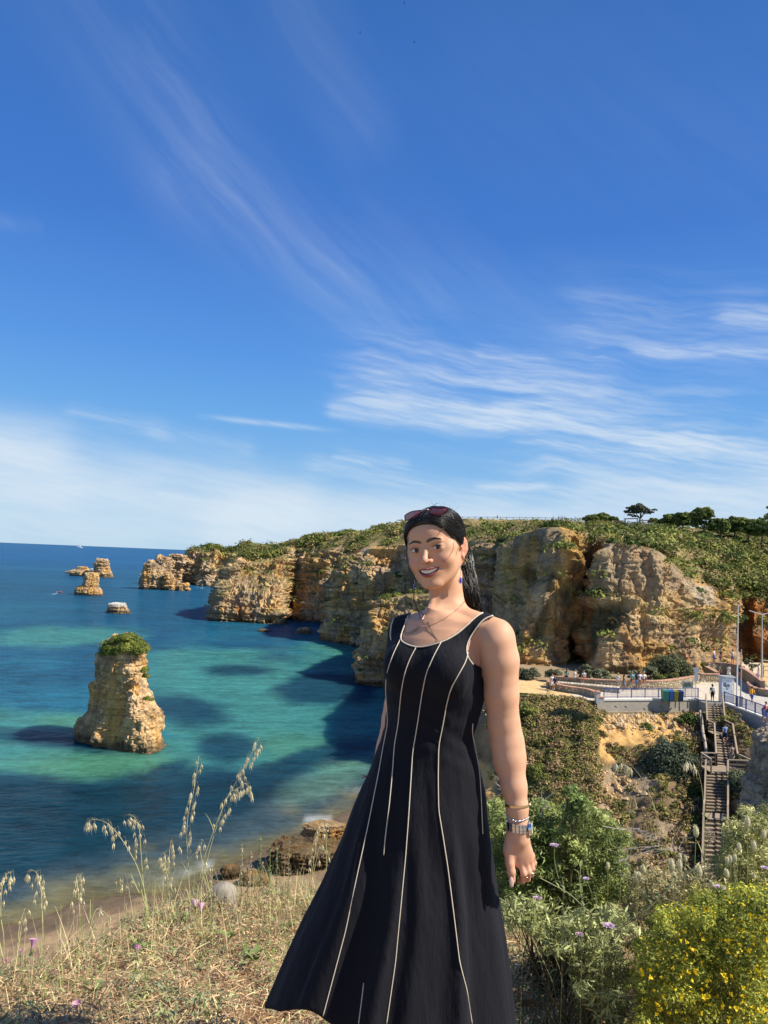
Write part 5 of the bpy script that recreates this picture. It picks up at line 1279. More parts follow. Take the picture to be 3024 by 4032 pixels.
# slope below the terrace
shrub(2640, 3120, 60.5, 250, 190, 'large dark blue-green bush in the gully left of the lower stairs', 31, tone=(np.array([.032, .048, .028]), np.array([.115, .14, .085])), n=150, nl=150, leaf=.11)
shrub(2740, 3180, 58, 110, 80, 'bright green bush against the left side of the lower stairs', 32, tone=(G1, np.array([.13, .16, .03])), n=50, leaf=.1)
shrub(2915, 3160, 55.5, 150, 120, 'grey-green bush right of the lower stairs', 33, tone=(np.array([.05, .065, .035]), np.array([.18, .20, .11])), n=80, nl=130, leaf=.1)
shrub(2540, 2885, 66.3, 66, 38, 'green tuft on the orange earth below the concrete wall', 34, tone=(G1, G2c), n=26)
shrub(2700, 2860, 67.5, 90, 50, 'green weedy shrub beneath the right end of the concrete wall', 35, tone=(G1, np.array([.11, .15, .03])), n=30)
shrub(2345, 2870, 66.5, 70, 50, 'yellow-green shrub at the left edge of the orange earth', 36, tone=(G1, np.array([.20, .22, .04])), n=26)
shrub(2860, 2860, 65.5, 100, 36, 'wiry shrub under the right concrete wall', 37, tone=(DRYC*.8, G2c), n=18, nl=60)
shrub(2520, 3260, 57.5, 170, 90, 'dry olive shrub above the rocky hollow', 38, tone=(DRYC*.6, np.array([.20, .19, .09])), n=60, nl=110)
shrub(2620, 2990, 62.5, 90, 40, 'olive shrub below the orange earth, above the big dark bush', 39, tone=(DRYC*.7, G2c), n=30)
shrub(2115, 3140, 61, 170, 120, 'dark shadowed bush low on the slope beside the woman\'s wrist', 40, tone=(G1*.8, G2c*.7), n=60, nl=110)
shrub(2070, 2840, 66, 130, 70, 'brown-green bush high on the slope by the woman\'s arm', 41, tone=(DRYC*.5, G2c), n=50, nl=110)
def palm(u, v, d, r, label, seed):
    g = np.random.default_rng(seed); b = P(u, v, d); root = empty('dwarf_palm', label, 'palm', b)
    for k in range(16):
        a = g.random()*6.28; el = .3+.9*g.random(); m = MB()
        e = np.array([math.cos(a)*math.cos(el), math.sin(a)*math.cos(el), math.sin(el)])*r
        mid = e*.55+[0, 0, r*.12]
        m.tube([(0, 0, 0), mid], [.02, .014], 4, (.10, .14, .03))
        for j in range(9):
            t = (j-4)*.28; ax = np.cross(e, [0, 0, 1]); ax = ax/np.linalg.norm(ax)
            dd = e/np.linalg.norm(e)*math.cos(t)+ax*math.sin(t); q = mid+dd*r*.5; s_ = np.cross(dd, [0, 0, 1.]); s_ /= np.linalg.norm(s_)
            m.add([mid, (mid+q)/2+s_*.035, q, (mid+q)/2-s_*.035], [[0, 1, 2, 3]], None, np.array([.10, .17, .03])*(.7+.7*g.random()))
        m.build('frond', M_LEAF, root)
palm(2680, 2950, 64, .95, 'small fan palm with bright fronds on the slope above the dark bush', 3)
palm(2610, 2955, 63.8, .6, 'second smaller fan palm left of the bright one on the slope', 4)
palm(2786, 2150, 118, 2.2, 'spiky fan palm on the hillside under the skyline trees', 5)
# weeds over the slope: countless tufts
def slope_weeds():
    u, v = UV(pS); g = np.random.default_rng(9); n1 = fbm(pS, 2.6, 5, 4)
    w = ((u > 1985) & (u < 2350) & (v > 2745) & (v < 3350)).astype(float)*sstep(n1, -.55, .0)+((u > 2350) & (u < 2790) & (v > 2930))*.35*sstep(n1, -.3, .2)+((u > 2560) & (u < 2790) & (v > 2830))*.25+((u > 2870) & (v > 2830))*.2*sstep(n1, -.2, .3)+.03
    w = w*(u < 3100)*(u > 1850)*(1-.985*np.exp(-((u-2490)/150)**4-((v-2860)/75)**4))*(1-.85*np.exp(-((u-2450)/90)**2-((v-3120)/70)**2))
    idx = g.choice(len(pS), 3000, p=w/w.sum()); r = .22+.40*g.random(len(idx))**2
    tone = g.random(len(idx)); col = mixc(np.array([.075, .090, .025]), np.array([.33, .30, .085]), tone)
    col = np.where((g.random(len(idx)) < .42)[:, None], np.array([.40, .28, .14])*(.6+.6*g.random((len(idx), 1))), col)
    V, T, K = leaf_cloud(pS[idx]+[0, 0, .1], np.stack([r, r, r*.8], 1), 52, .10, col, 9)
    tag(mesh_obj('slope_weeds', V, T, M_LEAF_FAR, None, K), 'low weeds and dry scrub covering the slope below the terrace', 'undergrowth', kind='stuff')
    # loose stones and orange rubble under the wall
    w = np.exp(-((u-2510)/140)**4-((v-2838)/36)**4)+.8*np.exp(-((u-2700)/70)**2-((v-2880)/60)**2)+.5*np.exp(-((u-2450)/110)**2-((v-3110)/80)**2)
    idx = g.choice(len(pS), 900, p=w/w.sum()); m = MB()
    ico = np.array([[1, 0, 0], [-1, 0, 0], [0, 1, 0], [0, -1, 0], [0, 0, 1], [0, 0, -1], [.7, .7, .2], [-.6, .6, .3], [.6, -.7, -.1]]); 
    tr = [[0, 6, 4], [6, 2, 4], [2, 7, 4], [7, 1, 4], [1, 3, 4], [3, 8, 4], [8, 0, 4], [0, 5, 6], [6, 5, 2], [2, 5, 7], [7, 5, 1], [1, 5, 3], [3, 5, 8], [8, 5, 0]]
    for i in idx:
        s_ = .06+.22*g.random()**2; m.add(pS[i]+ico*(.7+.6*g.random((9, 1)))*s_*np.array([1.1, 1, .8]), None, tr, mixc(np.array([.46, .29, .12]), np.array([.58, .44, .27]), g.random())*(.7+.5*g.random()))
    tag(m.build('loose_rubble', M_SOIL), 'orange earth clods and loose stones under the concrete wall', 'rubble', kind='stuff')
slope_weeds()

# ================================================================== CLIFF-TOP BOARDWALK, DECK
def boardwalk():
    L = [(1700, 2035, 268), (1810, 2036, 266), (1900, 2036, 264), (2000, 2037, 262), (2100, 2038, 260), (2200, 2040, 258), (2302, 2045, 254)]
    root = empty('boardwalk_railing', 'long railing of the cliff-top boardwalk drawn along the skyline', 'railing', P(*L[0]))
    pts = resamp(P(*np.array(L).T), 2.2); h = 1.1; m = MB(); r = MB()
    for p in pts: m.box((p[0], p[1], p[2]-h/2-.2), (.16, .16, h+.9), 0, (.30, .28, .24))
    for a, b in zip(pts[:-1], pts[1:]):
        r.bar(a, b, .12, .14, (.40, .38, .34)); r.bar(a-[0, 0, .55], b-[0, 0, .55], .08, .07, (.34, .32, .28))
    to_parent(m.build('posts', M_WOOD, kind='stuff'), root); to_parent(r.build('rails', M_WOOD), root)
    m = MB()
    for a, b in zip(pts[:-1], pts[1:]): m.bar(a-[0, -1.2, h], b-[0, -1.2, h], 2.4, .15, (.34, .31, .27))
    to_parent(m.build('deck_boards', M_WOOD), root)
    # lookout deck
    d = 131.0; s = d/F
    def p(u, v, dd=0): return P(u, v, d+dd)
    root = empty('lookout_deck', 'dark timber lookout deck with tilted rail panels on the cliff top', 'deck', p(2500, 2095))
    dk = np.array([.085, .07, .055]); z0 = p(2500, 2084)[2]; xl, xr = p(2458, 2084)[0], p(2566, 2084)[0]
    for k in range(7):
        m = MB(); m.box(((xl+xr)/2, d-1.5+k*.6, z0), (xr-xl, .56, .1), 0, dk*1.5); to_parent(m.build('plank', M_WOOD), root)
    m = MB(); m.bar((xl, d-1.8, z0-.15), (xr, d-1.8, z0-.15), .15, .4, dk); to_parent(m.build('beam', M_WOOD), root)
    for k in range(5):
        x = xl+(xr-xl)*k/4; m = MB(); m.box((x, d-1.7, z0-.9), (.2, .2, 1.8), 0, dk); to_parent(m.build('support', M_WOOD), root)
        for y in (-1.75, 2.2):
            m = MB(); m.box((x, d+y, z0+.6), (.13, .13, 1.3), 0, dk*1.2); to_parent(m.build('post', M_WOOD), root)
    for y in (-1.78, 2.2):
        for hh in (.25, .55, .85, 1.15):
            m = MB(); m.bar((xl, d+y, z0+hh), (xr, d+y, z0+hh), .06, .13, dk*1.6); to_parent(m.build('rail', M_WOOD), root)
    for k, (u0, v0, u1, v1) in enumerate(((2457, 2043, 2512, 2042), (2512, 2058, 2530, 2046), (2532, 2050, 2564, 2048), (2530, 2070, 2566, 2060))):
        m = MB(); m.bar(p(u0, v0, .6), p(u1, v1, .6), .5, .16, dk*1.4); to_parent(m.build('roof_slat', M_WOOD), root)
    for u0, v0 in ((2462, 2045), (2509, 2044), (2531, 2049), (2562, 2050)):
        m = MB(); m.bar(p(u0, 2084, .6), p(u0, v0, .6), .14, .14, dk*1.2); to_parent(m.build('post', M_WOOD), root)
    for k in range(6):
        u0 = [2478, 2490, 2500, 2528, 2536, 2558][k]; m = MB(); m.box(p(u0, 2068, .2), (.5, .12, .85), .1, (.32, .33, .36)); to_parent(m.build('information_panel', M_METAL), root)
    # railing walk between tree row and deck
    root = empty('boardwalk_railing', 'short timber railing leading to the lookout deck from the left', 'railing', p(2415, 2070))
    for k in range(6):
        m = MB(); u0 = 2412+k*9.5; m.bar(p(u0, 2076), p(u0, 2050), .12, .12, dk*1.6); to_parent(m.build('post', M_WOOD), root)
    for v0 in (2051, 2059, 2067):
        m = MB(); m.bar(p(2412, v0), p(2460, v0), .06, .16, dk*1.6); to_parent(m.build('rail', M_WOOD), root)
boardwalk()

# ================================================================== VISITORS
SKIN = (.42, .23, .14)
def figure(loc, H, pose, yaw, hair, top, bottom, label, shoes=(.5, .5, .5), skin=SKIN, long_top=False, pack=None, longhair=False, group='visitors on the terrace', hscale=1.0, skirt=False, vox=.032):
    """small walker; one continuous body mesh, clothes and hair as child meshes"""
    s = SDF(); q = H/1.72
    sit = pose == 'sit'; walk = pose in ('walk', 'stairs'); lean = pose == 'lean'
    hz = .92 if not sit else .12
    hip = np.array([0, 0, hz]); ch = hip+np.array([0, -.03-(.14 if lean else 0), .40-(.03 if lean else 0)]); nk = ch+np.array([0, -.01-(.05 if lean else 0), .14]); hd = nk+np.array([0, -.03, .17])
    # 0 skin, 1 top, 2 bottom, 3 shoes, 4 hair
    s.ell(hip+[0, 0, .02], (.165, .115, .13), .03, 2)
    s.cone(hip+[0, 0, .12], ch-[0, 0, .05], .115, .125, .06, 1); s.ell(ch-[0, 0, .02], (.175, .11, .14), .05, 1)
    s.cone(ch+[0, 0, .08], nk+[0, 0, .05], .055, .048, .03, 0); s.ell(hd, (.075, .095, .115), .015, 0)
    for sd_ in (-1, 1):
        h0 = hip+[sd_*.085, 0, -.04]
        if sit: kn = h0+[0, -.42, .0]; an = kn+[0, -.02, -.42]
        elif walk: kn = h0+[0, -.16*sd_-.04, -.40]; an = kn+[0, (.22 if sd_ > 0 else -.02), -.40+(.06 if sd_ > 0 else 0)]
        else: kn = h0+[.01*sd_, -.01, -.42]; an = kn+[.01*sd_, .03, -.42]
        s.cone(h0, h0+(kn-h0)*.7, .095, .070, .03, 2 if not skirt else 0)
        s.cone(h0+(kn-h0)*.6, kn, .070, .054, .02, 0 if not long_top else 2); s.cone(kn, an, .052, .034, .02, 0); s.cone(an+[0, .02, -.03], an+[0, -.13, -.045], .038, .034, .02, 3)
        sh = ch+[sd_*.165, 0, .055]
        if pose == 'photo': el = sh+[sd_*.06, -.22, -.12]; wr = el+[-sd_*.12, -.10, .20]
        elif sit or lean: el = sh+[sd_*.07, -.05, -.27]; wr = el+[-sd_*.04, -.22, -.06]
        elif walk: el = sh+[sd_*.05, .10*sd_, -.27]; wr = el+[0, .04*sd_-.12, -.21]
        else: el = sh+[sd_*.07, .02, -.28]; wr = el+[0, -.06, -.24]
        s.cone(sh, sh+(el-sh)*.5, .058, .048, .03, 1); s.cone(sh+(el-sh)*.45, el, .044, .038, .02, 0); s.cone(el, wr, .037, .026, .02, 0); s.ell(wr+(wr-el)*.28, (.03, .022, .05), .02, 0)
    V, Q = s.mesh((-.6, -.9, -.6), (.6, .6, 1.9), vox, B=8)
    d, tg = s.ev(V, tags=True)
    pal = np.array([skin, top, bottom, shoes, hair], float)
    c = pal[tg.astype(int)]
    off = 0 if sit else 0
    rot = Matrix.Rotation(yaw, 4, 'Z')
    root = bpy.data.objects.new('person', None); COL.objects.link(root)
    z0 = -.02 if not sit else 0
    root.location = Vector([float(a) for a in loc]); root.rotation_euler = (0, 0, yaw)
    tag(root, label, 'person', group)
    q2 = q*hscale
    mesh_obj('body', (V-[0, 0, V[:, 2].min() if not sit else 0])*q2, Q, M_PAINT, root, c, True)
    zb = 0 if sit else -V[:, 2].min()
    hs = SDF(); hs.ell(hd+[0, .025, .03], (.085, .10, .105), .01); 
    if longhair: hs.cone(hd+[0, .07, 0], hd+[0, .11, -.26], .075, .055, .05)
    Vh, Qh = hs.mesh((-.3, -.3, hd[2]-.5), (.3, .4, hd[2]+.3), .022, B=8)
    fl = (Vh[:, 1] < hd[1]-.045) & (Vh[:, 2] < hd[2]+.05)
    Vh[fl, 1] = hd[1]-.045
    mesh_obj('hair', (Vh+[0, 0, zb])*q2, Qh, M_PAINT, root, np.broadcast_to(np.array(hair, float), (len(Vh), 3)), True)
    if skirt:
        m = MB(); 
        if sit: m.box((0, -.16, hz+.03+zb), (.34, .42, .2), 0, bottom); m.v[-1] *= q2; m.build('skirt', M_PAINT, root)
        else: m.lathe([(.13, .12+hz), (.17, hz), (.22, hz-.22), (.245, hz-.36)], (0, 0, 0), 14, bottom); m.v[-1] = (m.v[-1]+[0, 0, zb])*q2*np.array([1, .8, 1]); m.build('skirt', M_PAINT, root, True)
    if pack is not None:
        b = SDF(); b.box(ch+[0, .19, -.02], (.15, .08, .20), .06, .02); Vb, Qb = b.mesh(ch-[.4, .1, .4], ch+[.4, .5, .4], .025, B=8)
        mesh_obj('backpack', (Vb+[0, 0, zb])*q2, Qb, M_PAINT, root, np.broadcast_to(np.array(pack, float), (len(Vb), 3)), True)
    return root
def at(u, vfoot, z=ZP): return PZ(u, vfoot, z)
BK, WH, DN = (.012, .012, .014), (.72, .70, .68), (.05, .09, .18)
HB, HD, HL = (.05, .03, .02), (.012, .010, .009), (.30, .20, .10)
W1 = ZP+.93
def people():
    f = figure; pi = math.pi
    f(P(2186, 2684, 73.3)*[1, 1, 0]+[0, 0, ZP+.62], 1.7, 'sit', -.6, HD, (.02, .035, .10), (.02, .03, .07), 'seated visitor in navy at the left end of the shaded wall', longhair=True)
    f(P(2171, 2722, 73.9)*[1, 1, 0]+[0, 0, ZP-.1], 1.65, 'stand', .4, HB, (.62, .55, .50), (.60, .54, .48), 'visitor in a pale dress standing against the left end of the wall', skirt=True)
    f(np.r_[P(2231, 2672, 76.3)[:2], W1], 1.7, 'sit', pi, HB, (.10, .20, .18), (.03, .05, .06), 'long-haired visitor in teal sitting on the wall facing the cliff', longhair=True)
    f(np.r_[P(2262, 2672, 76.1)[:2], W1], 1.7, 'sit', 1.2, HD, (.55, .48, .42), (.55, .45, .40), 'visitor in beige sitting sideways on the long wall')
    f(np.r_[P(2299, 2672, 75.8)[:2], W1], 1.68, 'sit', -.5, HD, (.68, .62, .58), (.42, .02, .04), 'visitor in bright red shorts sitting on the long wall', longhair=True)
    f(at(2431, 2719), 1.76, 'walk', 1.9, HL, WH, (.50, .44, .34), 'walker in white T-shirt and khaki shorts on the terrace')
    f(at(2455, 2722), 1.64, 'walk', 1.4, HD, (.16, .13, .12), (.06, .11, .20), 'dark-haired walker in denim shorts beside the man in white', longhair=True)
    f(np.r_[P(2489, 2672, 76.0)[:2], W1], 1.68, 'sit', 0, HL, (.12, .36, .40), BK, 'visitor in turquoise top and black shorts sitting on the wall')
    f(at(2505, 2716), 1.70, 'stand', 2.9, HD, BK, (.10, .24, .55), 'visitor in black top and bright blue shorts seen from behind', longhair=True)
    f(np.r_[P(2518, 2672, 76.2)[:2], W1], 1.68, 'sit', .2, HD, (.60, .60, .66), (.30, .34, .45), 'visitor in pale lilac sitting between two others on the wall')
    f(np.r_[P(2535, 2672, 76.3)[:2], W1], 1.68, 'sit', 0, (.45, .36, .25), WH, BK, 'fair-haired visitor in white top and black shorts, rightmost seated on the wall')
    f(at(2805, 2768), 1.70, 'stand', pi, HD, BK, BK, 'visitor in black with a white backpack at the head of the stairs', pack=(.60, .58, .58), longhair=True)
    f(np.r_[P(2811, 2640, 88.9)[:2], ZP+1.4], 1.68, 'stand', -2.4, HD, (.62, .62, .66), (.10, .13, .40), 'visitor in white top and blue skirt bending at the lookout ring', skirt=True)
    f(np.r_[P(2837, 2640, 89.2)[:2], ZP+1.4], 1.70, 'stand', .6, (.25, .18, .12), BK, (.16, .04, .05), 'visitor in black top and dark red skirt on the lookout ring', skirt=True)
    f(at(2829, 2668), 1.6, 'sit', .5, HD, (.36, .05, .06), (.3, .05, .05), 'crouching visitor in red beside the lookout ring')
    f(at(2839, 2668), 1.66, 'sit', -.4, HD, BK, (.3, .27, .25), 'crouching visitor in black beside the one in red')
    f(at(2869, 2674), 1.62, 'stand', 2.2, HD, (.78, .76, .74), (.80, .76, .74), 'visitor in a short white dress on the path to the lookout ring', skirt=True)
    f(np.r_[P(2884, 2642, 89.0)[:2], ZP+1.3], 1.74, 'photo', pi, HD, (.36, .40, .46), (.12, .17, .28), 'man in light grey photographing the cliff from the lookout ring')
    f(at(2913, 2682), 1.78, 'walk', 2.9, HD, (.015, .015, .03), (.80, .24, .02), 'man in black top and orange shorts behind the flagpoles')
    f(at(2943, 2690), 1.10, 'stand', .8, HL, (.50, .42, .36), (.40, .35, .30), 'small child in beige near the planter wall')
    f(at(2960, 2776), 1.72, 'walk', 2.2, HD, (.78, .36, .02), (.04, .10, .28), 'man in yellow T-shirt and blue shorts striding across the terrace', pack=(.70, .33, .03))
    f(at(3004, 2842), 1.66, 'lean', 1.3, HB, (.55, .10, .14), (.10, .13, .30), 'woman in pink leaning over the railing at the right edge')
    f(at(3020, 2852), 1.70, 'lean', .6, HD, BK, (.12, .16, .40), 'visitor in black and blue behind the railing at the right edge', longhair=True)
    f(at(2987, 2668), 1.6, 'stand', 1.0, HB, (.66, .64, .66), (.35, .30, .38), 'visitor in white beside the street lamp')
    f(np.r_[P(2985, 2664, 78.4)[:2], ZP+1.3], 1.5, 'sit', -.6, (.4, .3, .25), (.62, .42, .50), (.55, .45, .5), 'child in pink sitting on the wall under the street lamp')
    s = P(2855, 2932, 62.2); f(s, 1.74, 'stairs', pi, HD, (.16, .25, .42), (.015, .02, .045), 'man in blue T-shirt climbing the stairs with a dark bag', group='visitors on the stairs')
    m = MB(); m.lathe([(0, 0), (.14, .02), (.18, .25), (.12, .42), (.02, .44)], s+np.array([-.38, -.05, .42]), 10, (.015, .018, .03), .9, .5); tag(m.build('shoulder_bag', M_PAINT, smooth=True), 'dark bag carried by the man in blue on the stairs', 'bag')
    s = P(2882, 3012, 59.4); f(s, 1.64, 'stairs', pi, HD, (.24, .18, .17), (.26, .20, .19), 'woman in a mottled grey-pink dress climbing the stairs', skirt=True, group='visitors on the stairs')
    hdl = P(2855, 2932, 62.2)
    k = 0
    for u_, lab in ((1958, 'lone'), (2178, ''), (2200, ''), (2209, ''), (2216, ''), (2224, ''), (2264, ''), (2284, ''), (2292, '')):
        L = {1958: 'lone tiny walker on the skyline boardwalk beside the woman\'s hair', 2178: 'tiny walker in black at the left of the boardwalk group', 2200: 'first of four tiny walkers close together on the boardwalk', 2209: 'second of four tiny walkers close together on the boardwalk',
             2216: 'third of four tiny walkers close together on the boardwalk', 2224: 'last of four tiny walkers close together on the boardwalk', 2264: 'tiny walker left of the pair by the skyline trees', 2284: 'tiny walker in the pair nearest the skyline trees, left one', 2292: 'tiny walker in the pair nearest the skyline trees, right one'}[u_]
        v_ = np.interp(u_, [1810, 2000, 2200, 2302], [2035, 2036, 2039, 2044])
        f(P(u_, v_+11, 260.8), 1.72, 'walk' if k % 2 else 'stand', k*1.3, HD, [(.05, .05, .06), (.2, .08, .07), (.1, .12, .2)][k % 3], (.05, .06, .08), L, group='walkers on the cliff-top boardwalk', vox=.05); k += 1
people()

# ================================================================== BOATS
def boats():
    M = M_METAL
    def hull(m, L, W, H, col, bow=.35):
        n = 9; V = []; 
        for i in range(n):
            t = i/(n-1); w = W/2*(1 if t < 1-bow else math.sqrt(max(0, 1-((t-(1-bow))/bow)**2)))*(.85+.15*min(1, t*4)); w = max(w, .02)
            x = -L/2+L*t; sh = H*(1+.35*t*t)
            V += [[x, -w, sh], [x, -w*.7, 0], [x, w*.7, 0], [x, w, sh]]
        q = [[i*4+j, i*4+j+1, i*4+4+j+1, i*4+4+j] for i in range(n-1) for j in range(3)]+[[i*4+3, i*4, i*4+4, i*4+7] for i in range(n-1)]+[[0, 1, 2, 3]]
        m.add(V, q, None, col)
    # ship on the horizon
    p = PZ(322, 2168, 0.0)*1.0; d = 7000.0; p = np.array([(322-1512)/F*d, d, 0.0]); r = empty('ship', 'tiny white ship on the horizon at far left', 'ship', p)
    m = MB(); hull(m, 56, 12, 7, (.75, .76, .78)); m.build('hull', M, r); m = MB(); m.box((-4, 0, 12), (30, 10, 8), 0, (.8, .8, .82)); m.box((2, 0, 17), (16, 8, 4), 0, (.8, .8, .82)); m.build('superstructure', M, r)
    # tour boat behind the flat rock
    p = PZ(357, 2247, 0.0); r = empty('tour_boat', 'white tour boat passing behind the far stacks', 'boat', p); s = p[1]/F
    m = MB(); hull(m, 26*s, 6, 3.2*s, (.78, .80, .82)); m.build('hull', M, r); m = MB(); m.box((-2*s, 0, 4.5*s), (11*s, 3.4, 3*s), 0, (.3, .42, .5)); m.build('cabin', M, r); m = MB(); m.box((3*s, 0, 8.6*s), (9*s, 4, .8*s), 0, (.85, .86, .88)); m.tube([(0, 0, 5*s), (0, 0, 8.6*s)], .15, 5, (.8, .8, .8)); m.tube([(5*s, 0, 3*s), (5*s, 0, 8.6*s)], .15, 5, (.8, .8, .8)); m.build('sun_roof', M, r)
    # red boat and its wake
    p = PZ(236, 2333, 0.0); s = p[1]/F; r = empty('dinghy', 'small orange-red boat trailing a white wake', 'boat', p)
    m = MB(); hull(m, 18*s, 6*s, 2.6*s, (.62, .12, .06)); m.build('hull', M, r); m = MB(); m.box((0, 0, 3.4*s), (8*s, 3*s, 2.6*s), 0, (.70, .20, .14)); m.tube([(-5*s, 0, 2*s), (-5*s, 0, 6*s)], .2*s, 5, (.8, .8, .8)); m.build('crew', M, r); m = MB(); m.box((-12*s, 0, 1.2*s), (4*s, 2.5*s, 1.8*s), 0, (.8, .82, .85)); m.build('outboard_motor', M, r)
    def wake(u0, v0, u1, v1, w, label):
        a, b = PZ(u0, v0, .02), PZ(u1, v1, .02); g = np.random.default_rng(int(u0)); m = MB(); D = (b-a); n = np.array([-D[1], D[0], 0])/np.linalg.norm(D)
        for k in range(60):
            t = g.random(); c = a+D*t+n*g.normal()*w*(.3+t); q = w*(.25+.5*g.random())
            th = np.arange(6)*1.047; m.add(np.c_[c[0]+np.cos(th)*q*2.2, c[1]+np.sin(th)*q*1.6, np.full(6, .02+.004*k)], None, [[0, 1, 2], [0, 2, 3], [0, 3, 4], [0, 4, 5]], (.42, .52, .58))
        tag(m.build('wake_foam', M_PAINT), label, 'foam', kind='stuff')
    wake(228, 2336, 206, 2342, .35, 'white wake behind the orange-red boat')
    wake(788, 2315, 806, 2318, .22, 'splash of foam beside the kayaks under the farthest headland')
    # kayaks by the far headland
    for i, (u_, v_, c_, lab) in enumerate(((775, 2313, (.8, .8, .78), 'white kayak, left one of the pair under the farthest headland'), (794, 2316, (.8, .8, .82), 'white kayak, right one of the pair under the farthest headland'), (841, 2320, (.5, .3, .28), 'single reddish kayak farther right near the headland'), (546, 2273, (.06, .35, .30), 'green kayak left of the pointed cone stack'))):
        p = PZ(u_, v_, 0.0); s = p[1]/F; r = empty('kayak', lab, 'kayak', p, i*.7, group='kayaks near the far headland')
        m = MB(); hull(m, 9*s, 2.6*s, 1.2*s, c_, .5); m.build('hull', M, r); m = MB(); m.tube([(0, 0, .8*s), (0, 0, 3.2*s)], [.9*s, .5*s], 7, (.12, .12, .14)); m.lathe([(0, 3*s), (.5*s, 3.4*s), (.5*s, 4*s), (0, 4.4*s)], (0, 0, 0), 7, (.3, .2, .15)); m.build('paddler', M, r)
boats()
# ================================================================== THE CLIFF EDGE WE STAND ON
def zg(x, y):
    x = np.asarray(x, float); y = np.asarray(y, float)
    q = np.stack([x.ravel(), y.ravel(), 0*x.ravel()], 1)
    z = CZ-1.53-.16*np.clip(y-2.3, -3, 9)+(fbm(q, .8, 3, 5)*.05+fbm(q, .22, 3, 6)*.018).reshape(x.shape)
    ye = np.interp(x, [-2, -1.45, -1.25, -1.15, -1.05, -.77, -.38], [2.65, 2.76, 2.92, 3.25, 3.55, 3.88, 4.0])-.25*sstep(x, .1, .6)-.35*sstep(x, .9, 1.6)+fbm(q, .5, 3, 9).reshape(x.shape)*.07
    d = np.maximum(0, y-ye)
    return z-1.5*d**1.25-.03*np.maximum(0, -x-1.8)
def ground():
    xs = np.linspace(-7, 7, 240); ys = np.r_[np.linspace(-5, 2.0, 30)[:-1], np.linspace(2.0, 4.6, 120), np.linspace(4.7, 22, 50)]
    X, Y = np.meshgrid(xs, ys); Z = zg(X, Y); p = np.stack([X, Y, Z], -1).reshape(-1, 3)
    n1 = fbm(p, .35, 5, 3); n2 = fbm(p, .06, 4, 4)
    c = mixc(np.array([.30, .185, .10]), np.array([.45, .33, .19]), sstep(n1+n2*.5, -.3, .5)); c = mixc(c, np.array([.17, .10, .06]), sstep(n2, .15, .6)*.6)
    tag(mesh_obj('ground', p, grid_faces(len(ys), len(xs)), M_SOIL, None, c, True), kind='structure')
ground()
STRAW, GRN, GGRN, BRN = np.array([.90, .70, .39]), np.array([.19, .25, .06]), np.array([.36, .38, .21]), np.array([.25, .13, .075])
def blades(P0, L, w, az, el, bend, col, seg=3):
    """n grass blades as bent strips; all args arrays"""
    n = len(P0); t = np.linspace(0, 1, seg+1)
    d = np.stack([np.cos(az)*np.cos(el), np.sin(az)*np.cos(el), np.sin(el)], 1)
    pts = P0[:, None]+d[:, None]*(L[:, None, None]*t[None, :, None]); pts[..., 2] -= bend[:, None]*L[:, None]*t[None]**2
    s = np.stack([-np.sin(az), np.cos(az), 0*az], 1); s = s+np.random.default_rng(1).normal(size=s.shape)*.5; s /= np.linalg.norm(s, axis=1)[:, None]
    wd = w[:, None]*(1-t[None]**1.5*.85)
    V = np.stack([pts-s[:, None]*wd[..., None]/2, pts+s[:, None]*wd[..., None]/2], 2).reshape(-1, 3)
    b = np.arange(n)[:, None]*(seg+1)*2+np.arange(seg)[None]*2
    q = np.stack([b, b+1, b+3, b+2], -1).reshape(-1, 4)
    return V, q, np.repeat(col, (seg+1)*2, axis=0)
def scatter_xy(n, g, x0, x1, y0, y1): return g.random(n)*(x1-x0)+x0, g.random(n)*(y1-y0)+y0
